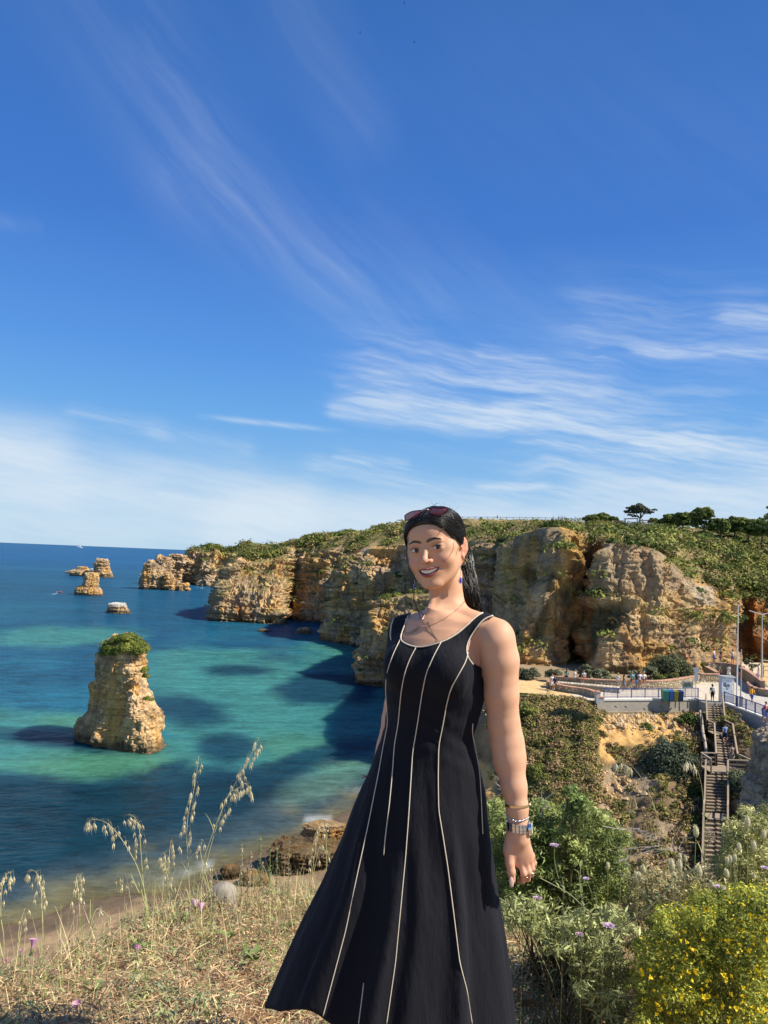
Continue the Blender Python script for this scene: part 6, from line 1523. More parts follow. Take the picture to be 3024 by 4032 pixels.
def mat():
    g = np.random.default_rng(21)
    # dry grass
    n = 36000; x, y = scatter_xy(n, g, -2.7, 2.2, 2.1, 4.25); y = 2.1+(y-2.1)**1.0
    keep = fbm(np.stack([x, y, 0*x], 1), .25, 3, 8) > -.45+.5*g.random(n)*(x > .3); x, y = x[keep], y[keep]; n = len(x)
    p = np.stack([x, y, zg(x, y)+.015+.05*g.random(n)*sstep(fbm(np.stack([x, y, 0*x], 1), .4, 2, 2), -.4, .4)], 1)
    L = .035+.10*g.random(n)**1.6; tone = g.random((n, 1)); col = STRAW*(.45+.75*tone); col = np.where(g.random((n, 1)) < .22, BRN*(.8+.8*tone), col); col = np.where(g.random((n, 1)) < .12, GGRN*(.7+.5*tone), col)
    V, q, c = blades(p, L, .0022+.0022*g.random(n), g.random(n)*6.28, g.normal(size=n)*.35+.25, .25+.5*g.random(n), col, 2)
    tag(mesh_obj('dry_grass', V, q, M_LEAF, None, c), 'matted dry grass and straw covering the cliff edge', 'grass', kind='stuff')
    # little leaves
    m = 4600; x, y = scatter_xy(m, g, -2.7, 2.2, 2.15, 4.15); nn = fbm(np.stack([x, y, 0*x], 1), .35, 3, 18); k = nn+.25*g.random(m) > .12-.42*sstep(y, 2.5, 3.3)+.2*(x > -.4)*(y < 3.1); x, y = x[k], y[k]; m = len(x)
    r = .018+.035*g.random(m); C = np.stack([x, y, zg(x, y)+.02+r*.5], 1)
    tone = g.random(m); col = mixc(GGRN*.95, GRN*1.2, g.random(m)**1.5)*(.6+.7*tone[:, None]); col = np.where(g.random((m, 1)) < .38, np.array([.50, .33, .20])*(.6+.8*tone[:, None]), col)
    V, T, K = leaf_cloud(C, np.stack([r*1.3, r*1.3, r], 1), 15, .0075, col, 4, up=.9, ntri=2, elong=1.3)
    tag(mesh_obj('ground_cover', V, T, M_LEAF, None, K), 'small grey-green leaves and herbs among the dry grass', 'ground cover', kind='stuff')
    # upright thin stalks along the brow
    n = 6500; x = g.random(n)*4.4-2.5; y = np.interp(x, [-2, -1.45, -1.25, -1.05, -.77, -.38, 2], [2.65, 2.76, 2.92, 3.55, 3.88, 4.0, 3.6])-.9*g.random(n)**1.6; p = np.stack([x, y, zg(x, y)], 1); tone = g.random((n, 1))
    V, q, c = blades(p, .06+.21*g.random(n)**2.0*(1-.35*(x > 0)), .0018+.0014*g.random(n), g.random(n)*6.28, 1.25+g.normal(size=n)*.22, .05+.2*g.random(n), np.where(g.random((n, 1)) < .45, np.array([.38, .42, .17]), STRAW)*(.6+.6*tone), 3)
    tag(mesh_obj('standing_grass', V, q, M_LEAF, None, c), 'thin upright grass stalks along the brow of the cliff', 'grass', kind='stuff')
mat()
def leafshape(L, w, n=5, fold=.15):
    t = np.linspace(0, 1, n); wd = w*np.sin(np.clip(t*1.02, 0, 1)*math.pi)**.7*(1-.3*t); z = .18*L*np.sin(t*math.pi*.9)
    V = []; 
    for i in range(n): V += [[t[i]*L, -wd[i], z[i]+fold*wd[i]], [t[i]*L, 0, z[i]], [t[i]*L, wd[i], z[i]+fold*wd[i]]]
    q = []
    for i in range(n-1): q += [[3*i, 3*i+1, 3*i+4, 3*i+3], [3*i+1, 3*i+2, 3*i+5, 3*i+4]]
    return np.array(V), np.array(q)
def broad_plants():
    """low plants with broad leaves, each leaf a part"""
    g = np.random.default_rng(12); LV, LQ = leafshape(1.0, .34, 6)
    spots = [(995, 3780, 'rosette of broad grey-green leaves in the middle of the grass on the left', .05, 7), (560, 3740, 'clump of fresh green mallow leaves left of the middle flower', .045, 8), (900, 3690, 'broad-leaved seedling high on the grassy bank', .04, 5),
             (110, 3765, 'pair of green leaves beside the pink flowers at far left', .04, 4), (1130, 3655, 'green mallow plant close to the left edge of the dress', .045, 5), (760, 3960, 'low leafy plant near the bottom edge left of the dress', .04, 6), (380, 3900, 'small leafy sprig low on the left', .035, 5),
             (2395, 3935, 'large bright broad leaf cluster at the bottom between dress and yellow bush', .095, 5), (2310, 4005, 'pale broad-leaved plant cut by the bottom edge', .085, 4), (2180, 3840, 'yellow-green leafy stem right of the dress hem', .07, 6), (2230, 3590, 'bright leaves under the woman\'s hand in the shrub shade', .05, 6), (2060, 3960, 'dry rosette beside the dress hem', .05, 5)]
    for u, v, lab, L, n in spots:
        D = pixdir(u, v+14); t = 2.0; 
        for _ in range(400):
            X = CAM+D*t
            if X[2] < zg(X[0:1], X[1:2])[0]+.02: break
            t += .01
        root = empty('leafy_plant', lab, 'plant', X); me = None
        for k in range(n):
            a = k*2.4+g.random(); el = .25+.6*g.random(); s = L*(.7+.6*g.random()); tone = mixc(np.array([.13, .19, .05]), np.array([.26, .33, .12]), g.random())
            if 'dry' in lab: tone = np.array([.33, .2, .1])
            M = Rz_(a)@Ry_(-el)@Rx_(g.normal()*.5)
            mesh_obj('leaf', LV*s@M.T+np.array([math.cos(a), math.sin(a), 0])*.006+[0, 0, .01], LQ, M_LEAF, root, np.broadcast_to(tone, (len(LV), 3)), True)
        m = MB(); m.tube([(0, 0, -.02), (0, 0, .02)], .003, 5, (.2, .2, .08)); m.build('crown_stem', M_LEAF, root)
def Rz_(a): return np.array([[math.cos(a), -math.sin(a), 0], [math.sin(a), math.cos(a), 0], [0, 0, 1]])
def Ry_(a): return np.array([[math.cos(a), 0, math.sin(a)], [0, 1, 0], [-math.sin(a), 0, math.cos(a)]])
def Rx_(a): return np.array([[1, 0, 0], [0, math.cos(a), -math.sin(a)], [0, math.sin(a), math.cos(a)]])
broad_plants()
def z5(x, y): return (x/1.276, 2850+y/1.276)
def z6(x, y): return (1900+x/1.476, 3050+y/1.476)
def foot_of(u, v, d):
    """continue a stalk seen at (u, v, d) straight down to the ground"""
    X = P(u, v, d); return np.array([X[0], X[1], float(zg(X[0:1], X[1:2])[0])])
def spikelet(m, p, dirv, L, w, col, g):
    """hanging oat spikelet: two slim husks opening downward, with awns"""
    a = np.cross(dirv, [0, 1, 0]); a /= np.linalg.norm(a)+1e-9; b = np.cross(dirv, a)
    for s in (-1, 1):
        sp = a*s*w*.45; m.add([p, p+dirv*L*.45+sp+a*s*w*.5, p+dirv*L+sp*1.4, p+dirv*L*.5+sp*.1, p+dirv*L*.45+sp+b*w*.4], [[0, 1, 2, 3]], [[0, 4, 2], [0, 1, 4]], np.asarray(col)*(.8+.35*g.random()))
    m.tube([p+dirv*L*.5, p+dirv*L*1.5+a*g.normal()*L*.25], [.0003, .0001], 3, np.asarray(col)*.8)
def oat(pts, d, label, seed, z=z5, nsp=22, start=.45, green=.35, group='wild oats on the cliff edge', r=.0017, side=0, sp=1.0):
    g = np.random.default_rng(seed); pts = [z(*p) for p in pts]; dd = d
    X = np.array([P(u, v, dd+.02*i) for i, (u, v) in enumerate(pts)]); base = foot_of(*pts[0], dd)
    root = empty('wild_oat', label, 'wild oat', base, group=group)
    path = catmull(np.concatenate([[base], X]) if base[2] < X[0][2]-.01 else X, 34)
    sc = mixc(np.array([.40, .48, .17]), np.array([.74, .62, .36]), np.linspace(green*0, 1, 34)**.7)
    m = MB(); m.tube(path, np.linspace(r, r*.35, 34), 4, sc); to_parent(m.build('stem', M_LEAF), root)
    m = MB(); b = MB(); ks = np.linspace(start*33, 32.5, nsp)
    for k in ks:
        i = int(k); p0 = path[i]+(path[min(i+1, 33)]-path[i])*(k-i); s = side if side else g.choice([-1, 1]); out = np.array([s*(.006+.03*g.random()*(1.1-k/34)), .01*g.normal(), .012*g.random()])
        e = p0+out; e2 = e+np.array([s*.004, 0, -.014-.012*g.random()]); b.tube([p0, (p0+e)/2+[0, 0, .004], e, e2], [.0004, .0003, .0003, .0002], 3, (.55, .48, .26))
        spikelet(m, e2, np.array([.12*g.normal(), .1*g.normal(), -1.0]), (.025+.008*g.random())*sp, .0072*sp, mixc(np.array([.74, .66, .38]), np.array([.85, .78, .55]), g.random()), g)
    to_parent(b.build('panicle_branches', M_LEAF), root); to_parent(m.build('spikelets', M_LEAF, kind='stuff'), root)
    for k in range(3):
        i = 3+k*4+int(g.integers(0, 3)); a = g.random()*6.28; V, q, c = blades(path[i:i+1], np.array([.10+.08*g.random()]), np.array([.005]), np.array([a]), np.array([1.1+.2*g.random()]), np.array([.35]), np.array([[.44, .48, .19]]), 5)
        to_parent(mesh_obj('leaf_blade', V, q, M_LEAF, None, c), root)
oat([(955, 900), (945, 700), (938, 560), (948, 440), (975, 330), (1000, 160)], 3.45, 'tall wild oat, leftmost of the two highest, standing straight before the water', 1, nsp=34, start=.42)
oat([(985, 900), (1020, 700), (1065, 560), (1120, 420), (1200, 265), (1255, 170), (1303, 68)], 3.4, 'highest wild oat, leaning right with its tip nearest the turquoise water', 2, nsp=40, start=.5)
oat([(1000, 880), (1050, 650), (1100, 480), (1150, 350), (1190, 330), (1235, 300), (1258, 350)], 3.42, 'wild oat arching right beside the highest one', 3, nsp=20, start=.6, side=1)
oat([(745, 940), (705, 760), (655, 650), (585, 545), (520, 490), (460, 482), (436, 500)], 3.3, 'wild oat drooping far to the left over the dark water', 4, nsp=26, start=.5)
oat([(740, 940), (722, 820), (708, 640), (698, 520), (672, 465), (636, 458)], 3.32, 'wild oat nodding left between the drooping one and the tall pair', 5, nsp=20, start=.45)
oat([(735, 930), (690, 830), (655, 760), (610, 770), (596, 800)], 3.28, 'short wild oat curling over at the foot of the drooping one', 6, nsp=10, start=.55)
oat([(852, 900), (848, 740), (852, 640), (860, 582)], 3.4, 'short straight wild oat left of the tall pair', 7, nsp=16, start=.4)
oat([(880, 900), (835, 740), (830, 660), (818, 655)], 3.38, 'low wild oat crossing the short straight one', 8, nsp=12, start=.5)
oat([(402, 1080), (400, 930), (392, 840), (384, 770), (410, 770)], 3.1, 'solitary wild oat above the pale shore on the left', 9, nsp=18, start=.45)
oat([(215, 1110), (212, 950), (205, 820), (180, 745), (150, 742)], 3.0, 'wild oat bending left, second from the left edge', 10, nsp=20, start=.5)
oat([(20, 1120), (4, 960), (10, 830), (30, 760), (56, 745)], 2.95, 'wild oat at the very left edge of the picture', 11, nsp=18, start=.5)
oat([(88, 1120), (100, 1010), (126, 925)], 2.98, 'bare short oat stalk between the two leftmost wild oats', 12, nsp=4, start=.7)
oat([(440, 1080), (470, 960), (500, 930), (560, 980)], 3.1, 'thin oat stalk arching right of the solitary wild oat', 13, nsp=5, start=.6)
oat([(1560, 880), (1575, 700), (1600, 560), (1620, 485)], 3.3, 'wild oat just left of the dress in front of the shore rock', 14, nsp=14, start=.5)
oat([(1640, 720), (1632, 640), (1600, 600), (1578, 610)], 3.3, 'small wild oat touching the left edge of the dress', 15, nsp=6, start=.4)
oat([(1060, 880), (1010, 660), (1018, 580)], 3.36, 'short oat stalk between the tall pair and the shore rocks', 16, nsp=8, start=.5)
zz4 = lambda x, y: (2000+x/1.62, 2550+y/1.62)
oat([(1010, 1290), (985, 1180), (940, 1030), (885, 890), (822, 790), (762, 738), (690, 712)], 2.75, 'slender brome stalk arching left before the dark slope bush', 17, z=zz4, nsp=9, start=.86, group='slender grasses on the right', r=.0011, sp=1.2)
oat([(1252, 1290), (1250, 1080), (1240, 920), (1215, 800), (1175, 728), (1138, 700)], 2.75, 'slender brome stalk crossing the left rail of the stairs', 18, z=zz4, nsp=7, start=.86, group='slender grasses on the right', r=.0010, sp=1.2)
def spikes():
    """plants with dense flowering spikes along the brow left of the dress"""
    g = np.random.default_rng(31)
    for (x, y0, y1, w, c, lab) in ((1308, 760, 560, 14, (.22, .30, .12), 'green flowering spike, tallest left of the dress'), (1355, 760, 615, 12, (.24, .30, .14), 'green flowering spike right of the tallest one'), (1390, 770, 625, 10, (.22, .28, .12), 'slim green spike beside the sorrel'), (1450, 770, 565, 13, (.48, .38, .27), 'pinkish-brown sorrel spike in front of the dark rock'),
                              (1262, 770, 640, 13, (.50, .42, .28), 'straw-coloured seed spike left of the green spikes'), (1243, 790, 700, 12, (.46, .38, .26), 'short brown seed spike above the white stone'), (1214, 790, 605, 10, (.60, .52, .34), 'oval pale seed head on a bare stalk'), (1320, 790, 690, 11, (.44, .36, .24), 'low brown seed spike under the green ones'), (1062, 900, 700, 8, (.5, .44, .26), 'thin straw spike above the pale stone')):
        u0, v0 = z5(x, y0); u1, v1 = z5(x+2, y1); d = 3.55; b = foot_of(u0, v0+10, d); t = P(u1, v1, d); root = empty('flower_spike', lab, 'plant', b, group='seed spikes left of the dress')
        m = MB(); m.tube(catmull(np.array([b, (b+t)/2+[.004, 0, 0], t]), 8), .0013, 4, (.34, .34, .16)); to_parent(m.build('stem', M_LEAF), root)
        n = 46; zz = g.random(n)**.8; C = t+np.outer(zz, (b-t)*.55); rr = PXM_(w)*(.35+.75*zz)*.55; a = g.random(n)*6.28; C = C+np.stack([np.cos(a)*rr, np.sin(a)*rr, 0*a], 1)
        V, T, K = leaf_cloud(C, np.full(n, .004), 7, .0034, np.asarray(c)*(.7+.6*g.random((n, 1))), int(x), ntri=2); to_parent(mesh_obj('seed_cluster', V, T, M_LEAF, None, K), root)
def PXM_(px, d=3.5): return px*d/F
spikes()
def hare_tail(x, y, lab, d=2.45, h=44, seed=0, lean=0, col=(.74, .70, .46)):
    g = np.random.default_rng(seed+int(x*7+y)); u, v = z6(x, y); c = P(u, v, d); b = foot_of(u+g.normal()*12-lean*3, v+60, d+.03); root = empty('hares_tail_grass', lab, 'grass', b, group='hare\'s-tail grasses'); s = d/F*h/2
    m = MB(); m.tube(catmull(np.array([b, (b+c)/2+[g.normal()*.012, 0, .01], c-[0, 0, s*.9]]), 10), .0008, 4, (.46, .46, .22)); to_parent(m.build('stem', M_LEAF), root)
    M = Ry_(g.normal()*.16+lean*.1); prof = [(0, -1.0), (.26, -.85), (.46, -.35), (.46, .15), (.30, .65), (.06, 1.0)]
    m = MB(); m.lathe([(a*s, q*s) for a, q in prof], (0, 0, 0), 10, np.asarray(col)*.85); m.v[-1] = m.v[-1]@M.T+c
    n = 150; th = g.random(n)*6.28; q = g.random(n)*2-1; r0 = s*.46*np.sqrt(np.clip(1-q*q*.9, .05, 1)); p0 = np.stack([np.cos(th)*r0, np.sin(th)*r0, q*s*.95], 1); dr = np.stack([np.cos(th)*.55, np.sin(th)*.55, .8+0*th], 1)*s*.30
    w = np.stack([-np.sin(th), np.cos(th), 0*th], 1)*.0006; V = np.stack([p0-w, p0+w, p0+dr], 1).reshape(-1, 3)@M.T+c; m.add(V, None, np.arange(3*n).reshape(-1, 3), col)
    to_parent(m.build('seed_head', M_LEAF), root)
for i, (x, y, lab, h) in enumerate([(1240, 330, 'hare\'s-tail tuft immediately left of the staircase rail', 46), (1540, 280, 'highest hare\'s-tail tuft at the right', 44), (1635, 350, 'hare\'s-tail tuft nearest the right edge, second highest', 38), (1577, 415, 'plump hare\'s-tail tuft below the two highest ones', 42), (1491, 425, 'hare\'s-tail tuft left of the plump one', 36),
        (1424, 508, 'hare\'s-tail tuft, left of a close trio near the stairs foot', 38), (1465, 490, 'hare\'s-tail tuft, right of a close trio near the stairs foot', 36), (1440, 492, 'hare\'s-tail tuft, middle one of the close trio', 30), (1258, 565, 'long hare\'s-tail tuft below the stair rail', 52), (1100, 530, 'hare\'s-tail tuft left of the middle pair', 50), (1145, 530, 'hare\'s-tail tuft right of the middle pair', 46),
        (1148, 480, 'small hare\'s-tail tuft above the middle pair', 28), (1180, 490, 'tiny hare\'s-tail tuft right above the middle pair', 26), (1420, 577, 'hare\'s-tail tuft just above the yellow bush', 38), (935, 552, 'hare\'s-tail tuft among the bare grey twigs', 36), (896, 598, 'hare\'s-tail tuft left of a touching pair by the green shrub', 44), (911, 592, 'hare\'s-tail tuft right of a touching pair by the green shrub', 34),
        (728, 534, 'hare\'s-tail tuft alone in front of the green shrub', 32), (936, 690, 'hare\'s-tail tuft low between the green shrub and the yellow bush', 30), (1336, 645, 'hare\'s-tail tuft touching a mauve flower over the yellow bush', 38), (1567, 996, 'round pale tuft inside the yellow bush at right', 26), (811, 1263, 'small pale tuft near the bottom edge left of the yellow bush', 24), (1578, 592, 'faint hare\'s-tail tuft at the right above the yellow bush', 28), (1116, 584, 'short hare\'s-tail tuft beneath the middle pair', 26)]):
    hare_tail(x, y, lab, 2.35+.25*((i*37) % 10)/10, h, i)
def scabious(x, y, base, lab, d=2.35, r=20, col=(.62, .46, .62), seed=1):
    g = np.random.default_rng(seed); u, v = z6(x, y); c = P(u, v, d); pts = [P(*z6(*p), d+.01) for p in base][::-1]; b = foot_of(*z6(*base[-1]), d+.02); root = empty('scabious', lab, 'flower', b, group='mauve scabious flowers'); s = d/F*r
    m = MB(); m.tube(catmull(np.array([b]+pts+[c]), 16), .0010, 4, (.33, .36, .17)); to_parent(m.build('stem', M_LEAF), root)
    for k in range(26):
        a = k*2.4; q = math.sqrt(k/26); L = s*(.45+.35*q); el = .9*(1-q)+.15; V, Q = leafshape(L, L*.38, 4, .2); M = Rz_(a)@Ry_(-el)
        V = V@M.T+c+np.array([math.cos(a), math.sin(a), 0])*s*.35*q; mesh_obj_p('petal', V, Q, root, np.asarray(col)*(.75+.5*g.random()))
    m = MB(); m.lathe([(0, -s*.4), (s*.4, -s*.2), (s*.3, s*.1), (0, s*.2)], c, 8, (.25, .28, .15)); to_parent(m.build('calyx', M_LEAF), root)
def mesh_obj_p(nm, V, Q, root, col): to_parent(mesh_obj(nm, V, Q, M_LEAF, None, np.broadcast_to(col, (len(V), 3)), True), root)
for i, a in enumerate([(418, 415, [(418, 500), (440, 600), (470, 700)], 'mauve flower nearest the woman\'s hand on its right'), (603, 608, [(630, 680), (660, 780)], 'small mauve flower in the middle of the green shrub', 2.4, 14), (320, 722, [(290, 780), (240, 830)], 'pale mauve flower below the woman\'s hand', 2.3, 19, (.55, .42, .50)),
                       (735, 885, [(715, 950), (700, 1050)], 'widest mauve flower left of the yellow bush', 2.2, 25), (562, 932, [(570, 1000), (575, 1060)], 'mauve flower low on the left of the widest one', 2.25, 17, (.48, .32, .42)), (1380, 662, [(1330, 720), (1200, 780), (1000, 800)], 'mauve flower resting above the yellow bush', 2.2, 24), (1640, 545, [(1635, 600), (1630, 700)], 'mauve flower at the right edge above the yellow bush', 2.2, 16)]):
    scabious(a[0], a[1], a[2], a[3], a[4] if len(a) > 4 else 2.3, a[5] if len(a) > 5 else 19, a[6] if len(a) > 6 else (.62, .46, .62), i+3)
def umbel(x, y, base, lab, r, col, seed):
    g = np.random.default_rng(seed); d = 2.45; c = P(*z6(x, y), d); pts = [P(*z6(*p), d) for p in base][::-1]; b = foot_of(*z6(*base[-1]), d); root = empty('allium_seed_head', lab, 'flower', b); s = d/F*r
    m = MB(); m.tube(catmull(np.array([b]+pts+[c-[0, 0, s*.8]]), 14), .0014, 5, (.42, .44, .22)); to_parent(m.build('stem', M_LEAF), root); m = MB(); q = MB()
    for k in range(90):
        dv = g.normal(size=3)*[.8, .8, 1]; dv /= np.linalg.norm(dv); e = c+dv*s*(.75+.3*g.random())*[.75, .75, 1.15]; m.tube([c-[0, 0, s*.5], e], [.0003, .0003], 3, (.45, .40, .2)); q.lathe([(0, -.0018), (.0018, 0), (0, .002)], e, 5, np.asarray(col)*(.7+.5*g.random()))
    to_parent(m.build('pedicels', M_LEAF), root); to_parent(q.build('seed_capsules', M_LEAF), root)
umbel(868, 182, [(882, 240), (870, 360), (852, 500), (800, 640)], 'tall dry wild-garlic seed head standing above the green shrub', 28, (.58, .48, .28), 4)
umbel(1322, 354, [(1310, 420), (1290, 520)], 'dried pinkish seed head in front of the foot of the stairs', 25, (.58, .46, .38), 5)
def bindweeds():
    g = np.random.default_rng(41)
    L = [(165, 1112, 20, 'largest pink bindweed flower at far left'), (105, 1152, 13, 'half-open pink bindweed left of the largest one'), (980, 910, 15, 'left one of two pink bindweeds below the tall oats'), (1010, 930, 16, 'right one of two pink bindweeds below the tall oats'), (687, 1142, 16, 'narrow pink bindweed bud standing upright in mid bank'), (303, 1100, 12, 'closed pink bud right of the far-left flowers'), (347, 1078, 11, 'deep red-pink bud near the pale shore'),
         (195, 1168, 11, 'deep pink bud below the largest bindweed'), (262, 1258, 14, 'pink bindweed low on the left bank'), (37, 1200, 13, 'magenta bindweed close to the left edge'), (385, 1425, 18, 'pale pink bindweed near the bottom edge'), (655, 1340, 13, 'lilac bindweed in the lower middle of the bank'), (425, 1218, 12, 'dusty pink withered bindweed on the left bank'), (952, 936, 9, 'tiny pink bud beside the two bindweeds under the oats')]
    for x, y, r, lab in L:
        u, v = z5(x, y); d = 2.5+(4000-v)/430*.9; d = min(d, 3.6); c = P(u, v, d); b = np.array([c[0]+.01*g.normal(), c[1]+.02, min(float(zg(c[0:1], c[1:2])[0]), c[2]-.02)]); root = empty('bindweed_flower', lab, 'flower', b, group='pink bindweed flowers'); s = d/F*r*1.25
        m = MB(); m.tube([b, (b+c)/2+[.005, 0, 0], c-[0, 0, s*.6]], .0008, 4, (.3, .32, .15)); to_parent(m.build('stem', M_LEAF), root)
        M = Rx_(-.5+.5*g.normal())@Ry_(.4*g.normal()); op = .75 if r > 14 else .38; m = MB(); pk = mixc(np.array([.62, .27, .50]), np.array([.70, .42, .55]), g.random())
        if 'red' in lab or 'deep' in lab or 'magenta' in lab: pk = np.array([.50, .10, .28])
        m.lathe([(.10*s, -s*.9), (.16*s, -s*.3), (.38*s*op*1.3, s*.3), (.95*s*op, s*.75), (1.0*s*op, s*.85)], (0, 0, 0), 12, pk); m.v[-1] = m.v[-1]@M.T+c; to_parent(m.build('corolla', M_LEAF, smooth=True), root)
        m = MB(); m.lathe([(0, -s*1.05), (.2*s, -s*.9), (.2*s, -s*.45), (.1*s, -s*.4)], (0, 0, 0), 7, (.22, .25, .1)); m.v[-1] = m.v[-1]@M.T+c; to_parent(m.build('calyx', M_LEAF), root)
bindweeds()

# ---- shrubs on the right
def inpoly(poly, n, g):
    poly = np.array(poly, float); lo, hi = poly.min(0), poly.max(0); out = []
    while len(out) < n:
        q = lo+g.random((n*2, 2))*(hi-lo); a = poly; b = np.roll(poly, -1, 0); ins = np.zeros(len(q), bool)
        for A_, B_ in zip(a, b):
            c1 = (A_[1] > q[:, 1]) != (B_[1] > q[:, 1]); ins ^= c1 & (q[:, 0] < A_[0]+(q[:, 1]-A_[1])*(B_[0]-A_[0])/((B_[1]-A_[1]) or 1e-9))
        out += list(q[ins])
    return np.array(out[:n])
def near_shrub(name, lab, poly, dn, df, base, nbr, ncl, nl, r, leaf, elong, t0, t1, seed, stems=(.13, .11, .06), ntri=1, jit=.25):
    g = np.random.default_rng(seed); pts = inpoly([z6(*p) for p in poly], ncl, g); dd = dn+(df-dn)*g.random(ncl)**.8; C = P(pts[:, 0], pts[:, 1], dd)
    b = foot_of(*z6(*base), (dn+df)/2); root = empty(name, lab, 'shrub', b)
    rr = r*(.6+.8*g.random(ncl)); tn = np.clip(.25*g.normal(size=ncl)+.45+.6*fbm(C, .12, 3, seed), 0, 1)
    V, T, K = leaf_cloud(C, np.stack([rr, rr, rr*.9], 1), nl, leaf, mixc(t0, t1, tn), seed, ntri=ntri, elong=elong, jit=jit)
    to_parent(mesh_obj('foliage', V, T, M_LEAF, None, K), root)
    m = MB()
    for i in g.choice(ncl, nbr, replace=False):
        c = C[i]; mid = b*.45+c*.55+[0, 0, -.02]; mid = mid+g.normal(size=3)*.02
        m.tube(catmull(np.array([b+g.normal(size=3)*[.06, .05, 0], mid, c]), 9), np.linspace(.003, .0007, 9), 4, stems)
    to_parent(m.build('branches', M_WOOD), root)
    return root, C, g
near_shrub('spiny_shrub', 'large green spiny shrub behind the woman\'s hand', [(20, 170), (60, 130), (130, 190), (280, 200), (340, 165), (420, 230), (480, 190), (560, 190), (640, 230), (740, 245), (760, 330), (840, 340), (830, 420), (800, 500), (850, 620), (870, 700), (760, 760), (560, 800), (300, 860), (120, 860), (60, 600)],
           2.75, 3.15, (420, 800), 130, 820, 60, .034, .0062, 2.0, np.array([.085, .125, .03]), np.array([.54, .60, .19]), 51)
near_shrub('sprig', 'leafy sprig rising highest out of the green spiny shrub', [(490, 90), (520, 85), (600, 150), (620, 180), (580, 200), (560, 250), (500, 240), (510, 160)], 2.75, 2.85, (520, 400), 18, 46, 26, .022, .0065, 2.2, np.array([.14, .20, .05]), np.array([.36, .46, .15]), 52)
near_shrub('olive_shrub', 'wispy olive-green shrub at the right edge, in front of the grey crag', [(1430, 330), (1470, 240), (1500, 300), (1540, 180), (1580, 260), (1659, 200), (1720, 260), (1720, 640), (1600, 660), (1420, 640), (1340, 560), (1400, 440)],
           2.6, 3.0, (1560, 760), 110, 330, 44, .030, .0052, 2.0, np.array([.15, .17, .045]), np.array([.66, .64, .26]), 53)
yr, YC, yg = near_shrub('yellow_flowering_bush', 'broad bush covered with small yellow pea flowers at the bottom right corner', [(985, 880), (1040, 790), (1100, 800), (1130, 745), (1200, 760), (1260, 690), (1330, 720), (1400, 660), (1470, 690), (1540, 640), (1600, 690), (1720, 660), (1720, 1500), (860, 1500), (910, 1330), (860, 1200), (930, 1080), (900, 980), (960, 950)],
           2.0, 2.55, (1300, 1300), 150, 1050, 56, .028, .0046, 1.6, np.array([.09, .12, .014]), np.array([.50, .53, .075]), 54)
near_shrub('leafy_weed', 'tangle of leafy green weeds between the dress and the yellow bush', [(120, 760), (300, 740), (560, 800), (820, 800), (880, 900), (860, 1100), (840, 1300), (860, 1449), (620, 1449), (520, 1150), (330, 960), (120, 860)],
           2.25, 2.75, (560, 1200), 70, 250, 26, .034, .0085, 1.8, np.array([.20, .22, .07]), np.array([.56, .60, .26]), 55, ntri=2)
near_shrub('seedling_patch', 'patch of mixed dry and green herbs behind the yellow bush', [(880, 620), (1000, 560), (1150, 600), (1300, 560), (1420, 600), (1440, 680), (1300, 700), (1150, 740), (1000, 830), (900, 900), (860, 780)],
           2.5, 2.9, (1150, 800), 60, 190, 34, .034, .0060, 2.2, np.array([.24, .22, .09]), np.array([.70, .58, .32]), 56)
def yellow_flowers():
    g = np.random.default_rng(61); LV, LQ = leafshape(1.0, .42, 4, .3)
    m = MB(); col = np.array([.80, .60, .015])
    for a, e, s in ((0, .6, 1.0), (2.2, .5, .8), (-2.2, .5, .8), (1.1, .1, .55), (-1.1, .1, .55)): m.add(LV*s*.0085@(Rz_(a)@Ry_(-e)).T, LQ, None, col*(.85+.15*s))
    proto = m.build('flower', M_LEAF, yr, True)
    # unopened buds and small blossoms, too many to count
    k = g.choice(len(YC), 420, replace=False); V, T, K = leaf_cloud(YC[k]+[0, -.01, .012], np.full(len(k), .030), 7, .0042, np.array([.82, .66, .03]), 8, up=.8, ntri=2); to_parent(mesh_obj('small_blossoms', V, T, M_LEAF, None, K, kind='stuff'), yr)
    pts = inpoly([z6(*p) for p in [(1020, 820), (1110, 760), (1200, 730), (1440, 670), (1560, 660), (1700, 700), (1700, 1460), (920, 1460), (890, 1300), (960, 930)]] , 240, g)
    base = yr.location
    for i, (u, v) in enumerate(pts):
        o = proto if i == 0 else proto.copy()
        if i: COL.objects.link(o); o.parent = yr
        X = P(u, v, 2.02+.22*g.random()**1.5-.0003*(v-3600)); o.location = Vector([float(a) for a in X])-base; s = .75+.7*g.random()
        o.scale = (s, s, s); o.rotation_euler = (1.2+g.normal()*.6, g.normal()*.5, g.random()*6.28)
yellow_flowers()
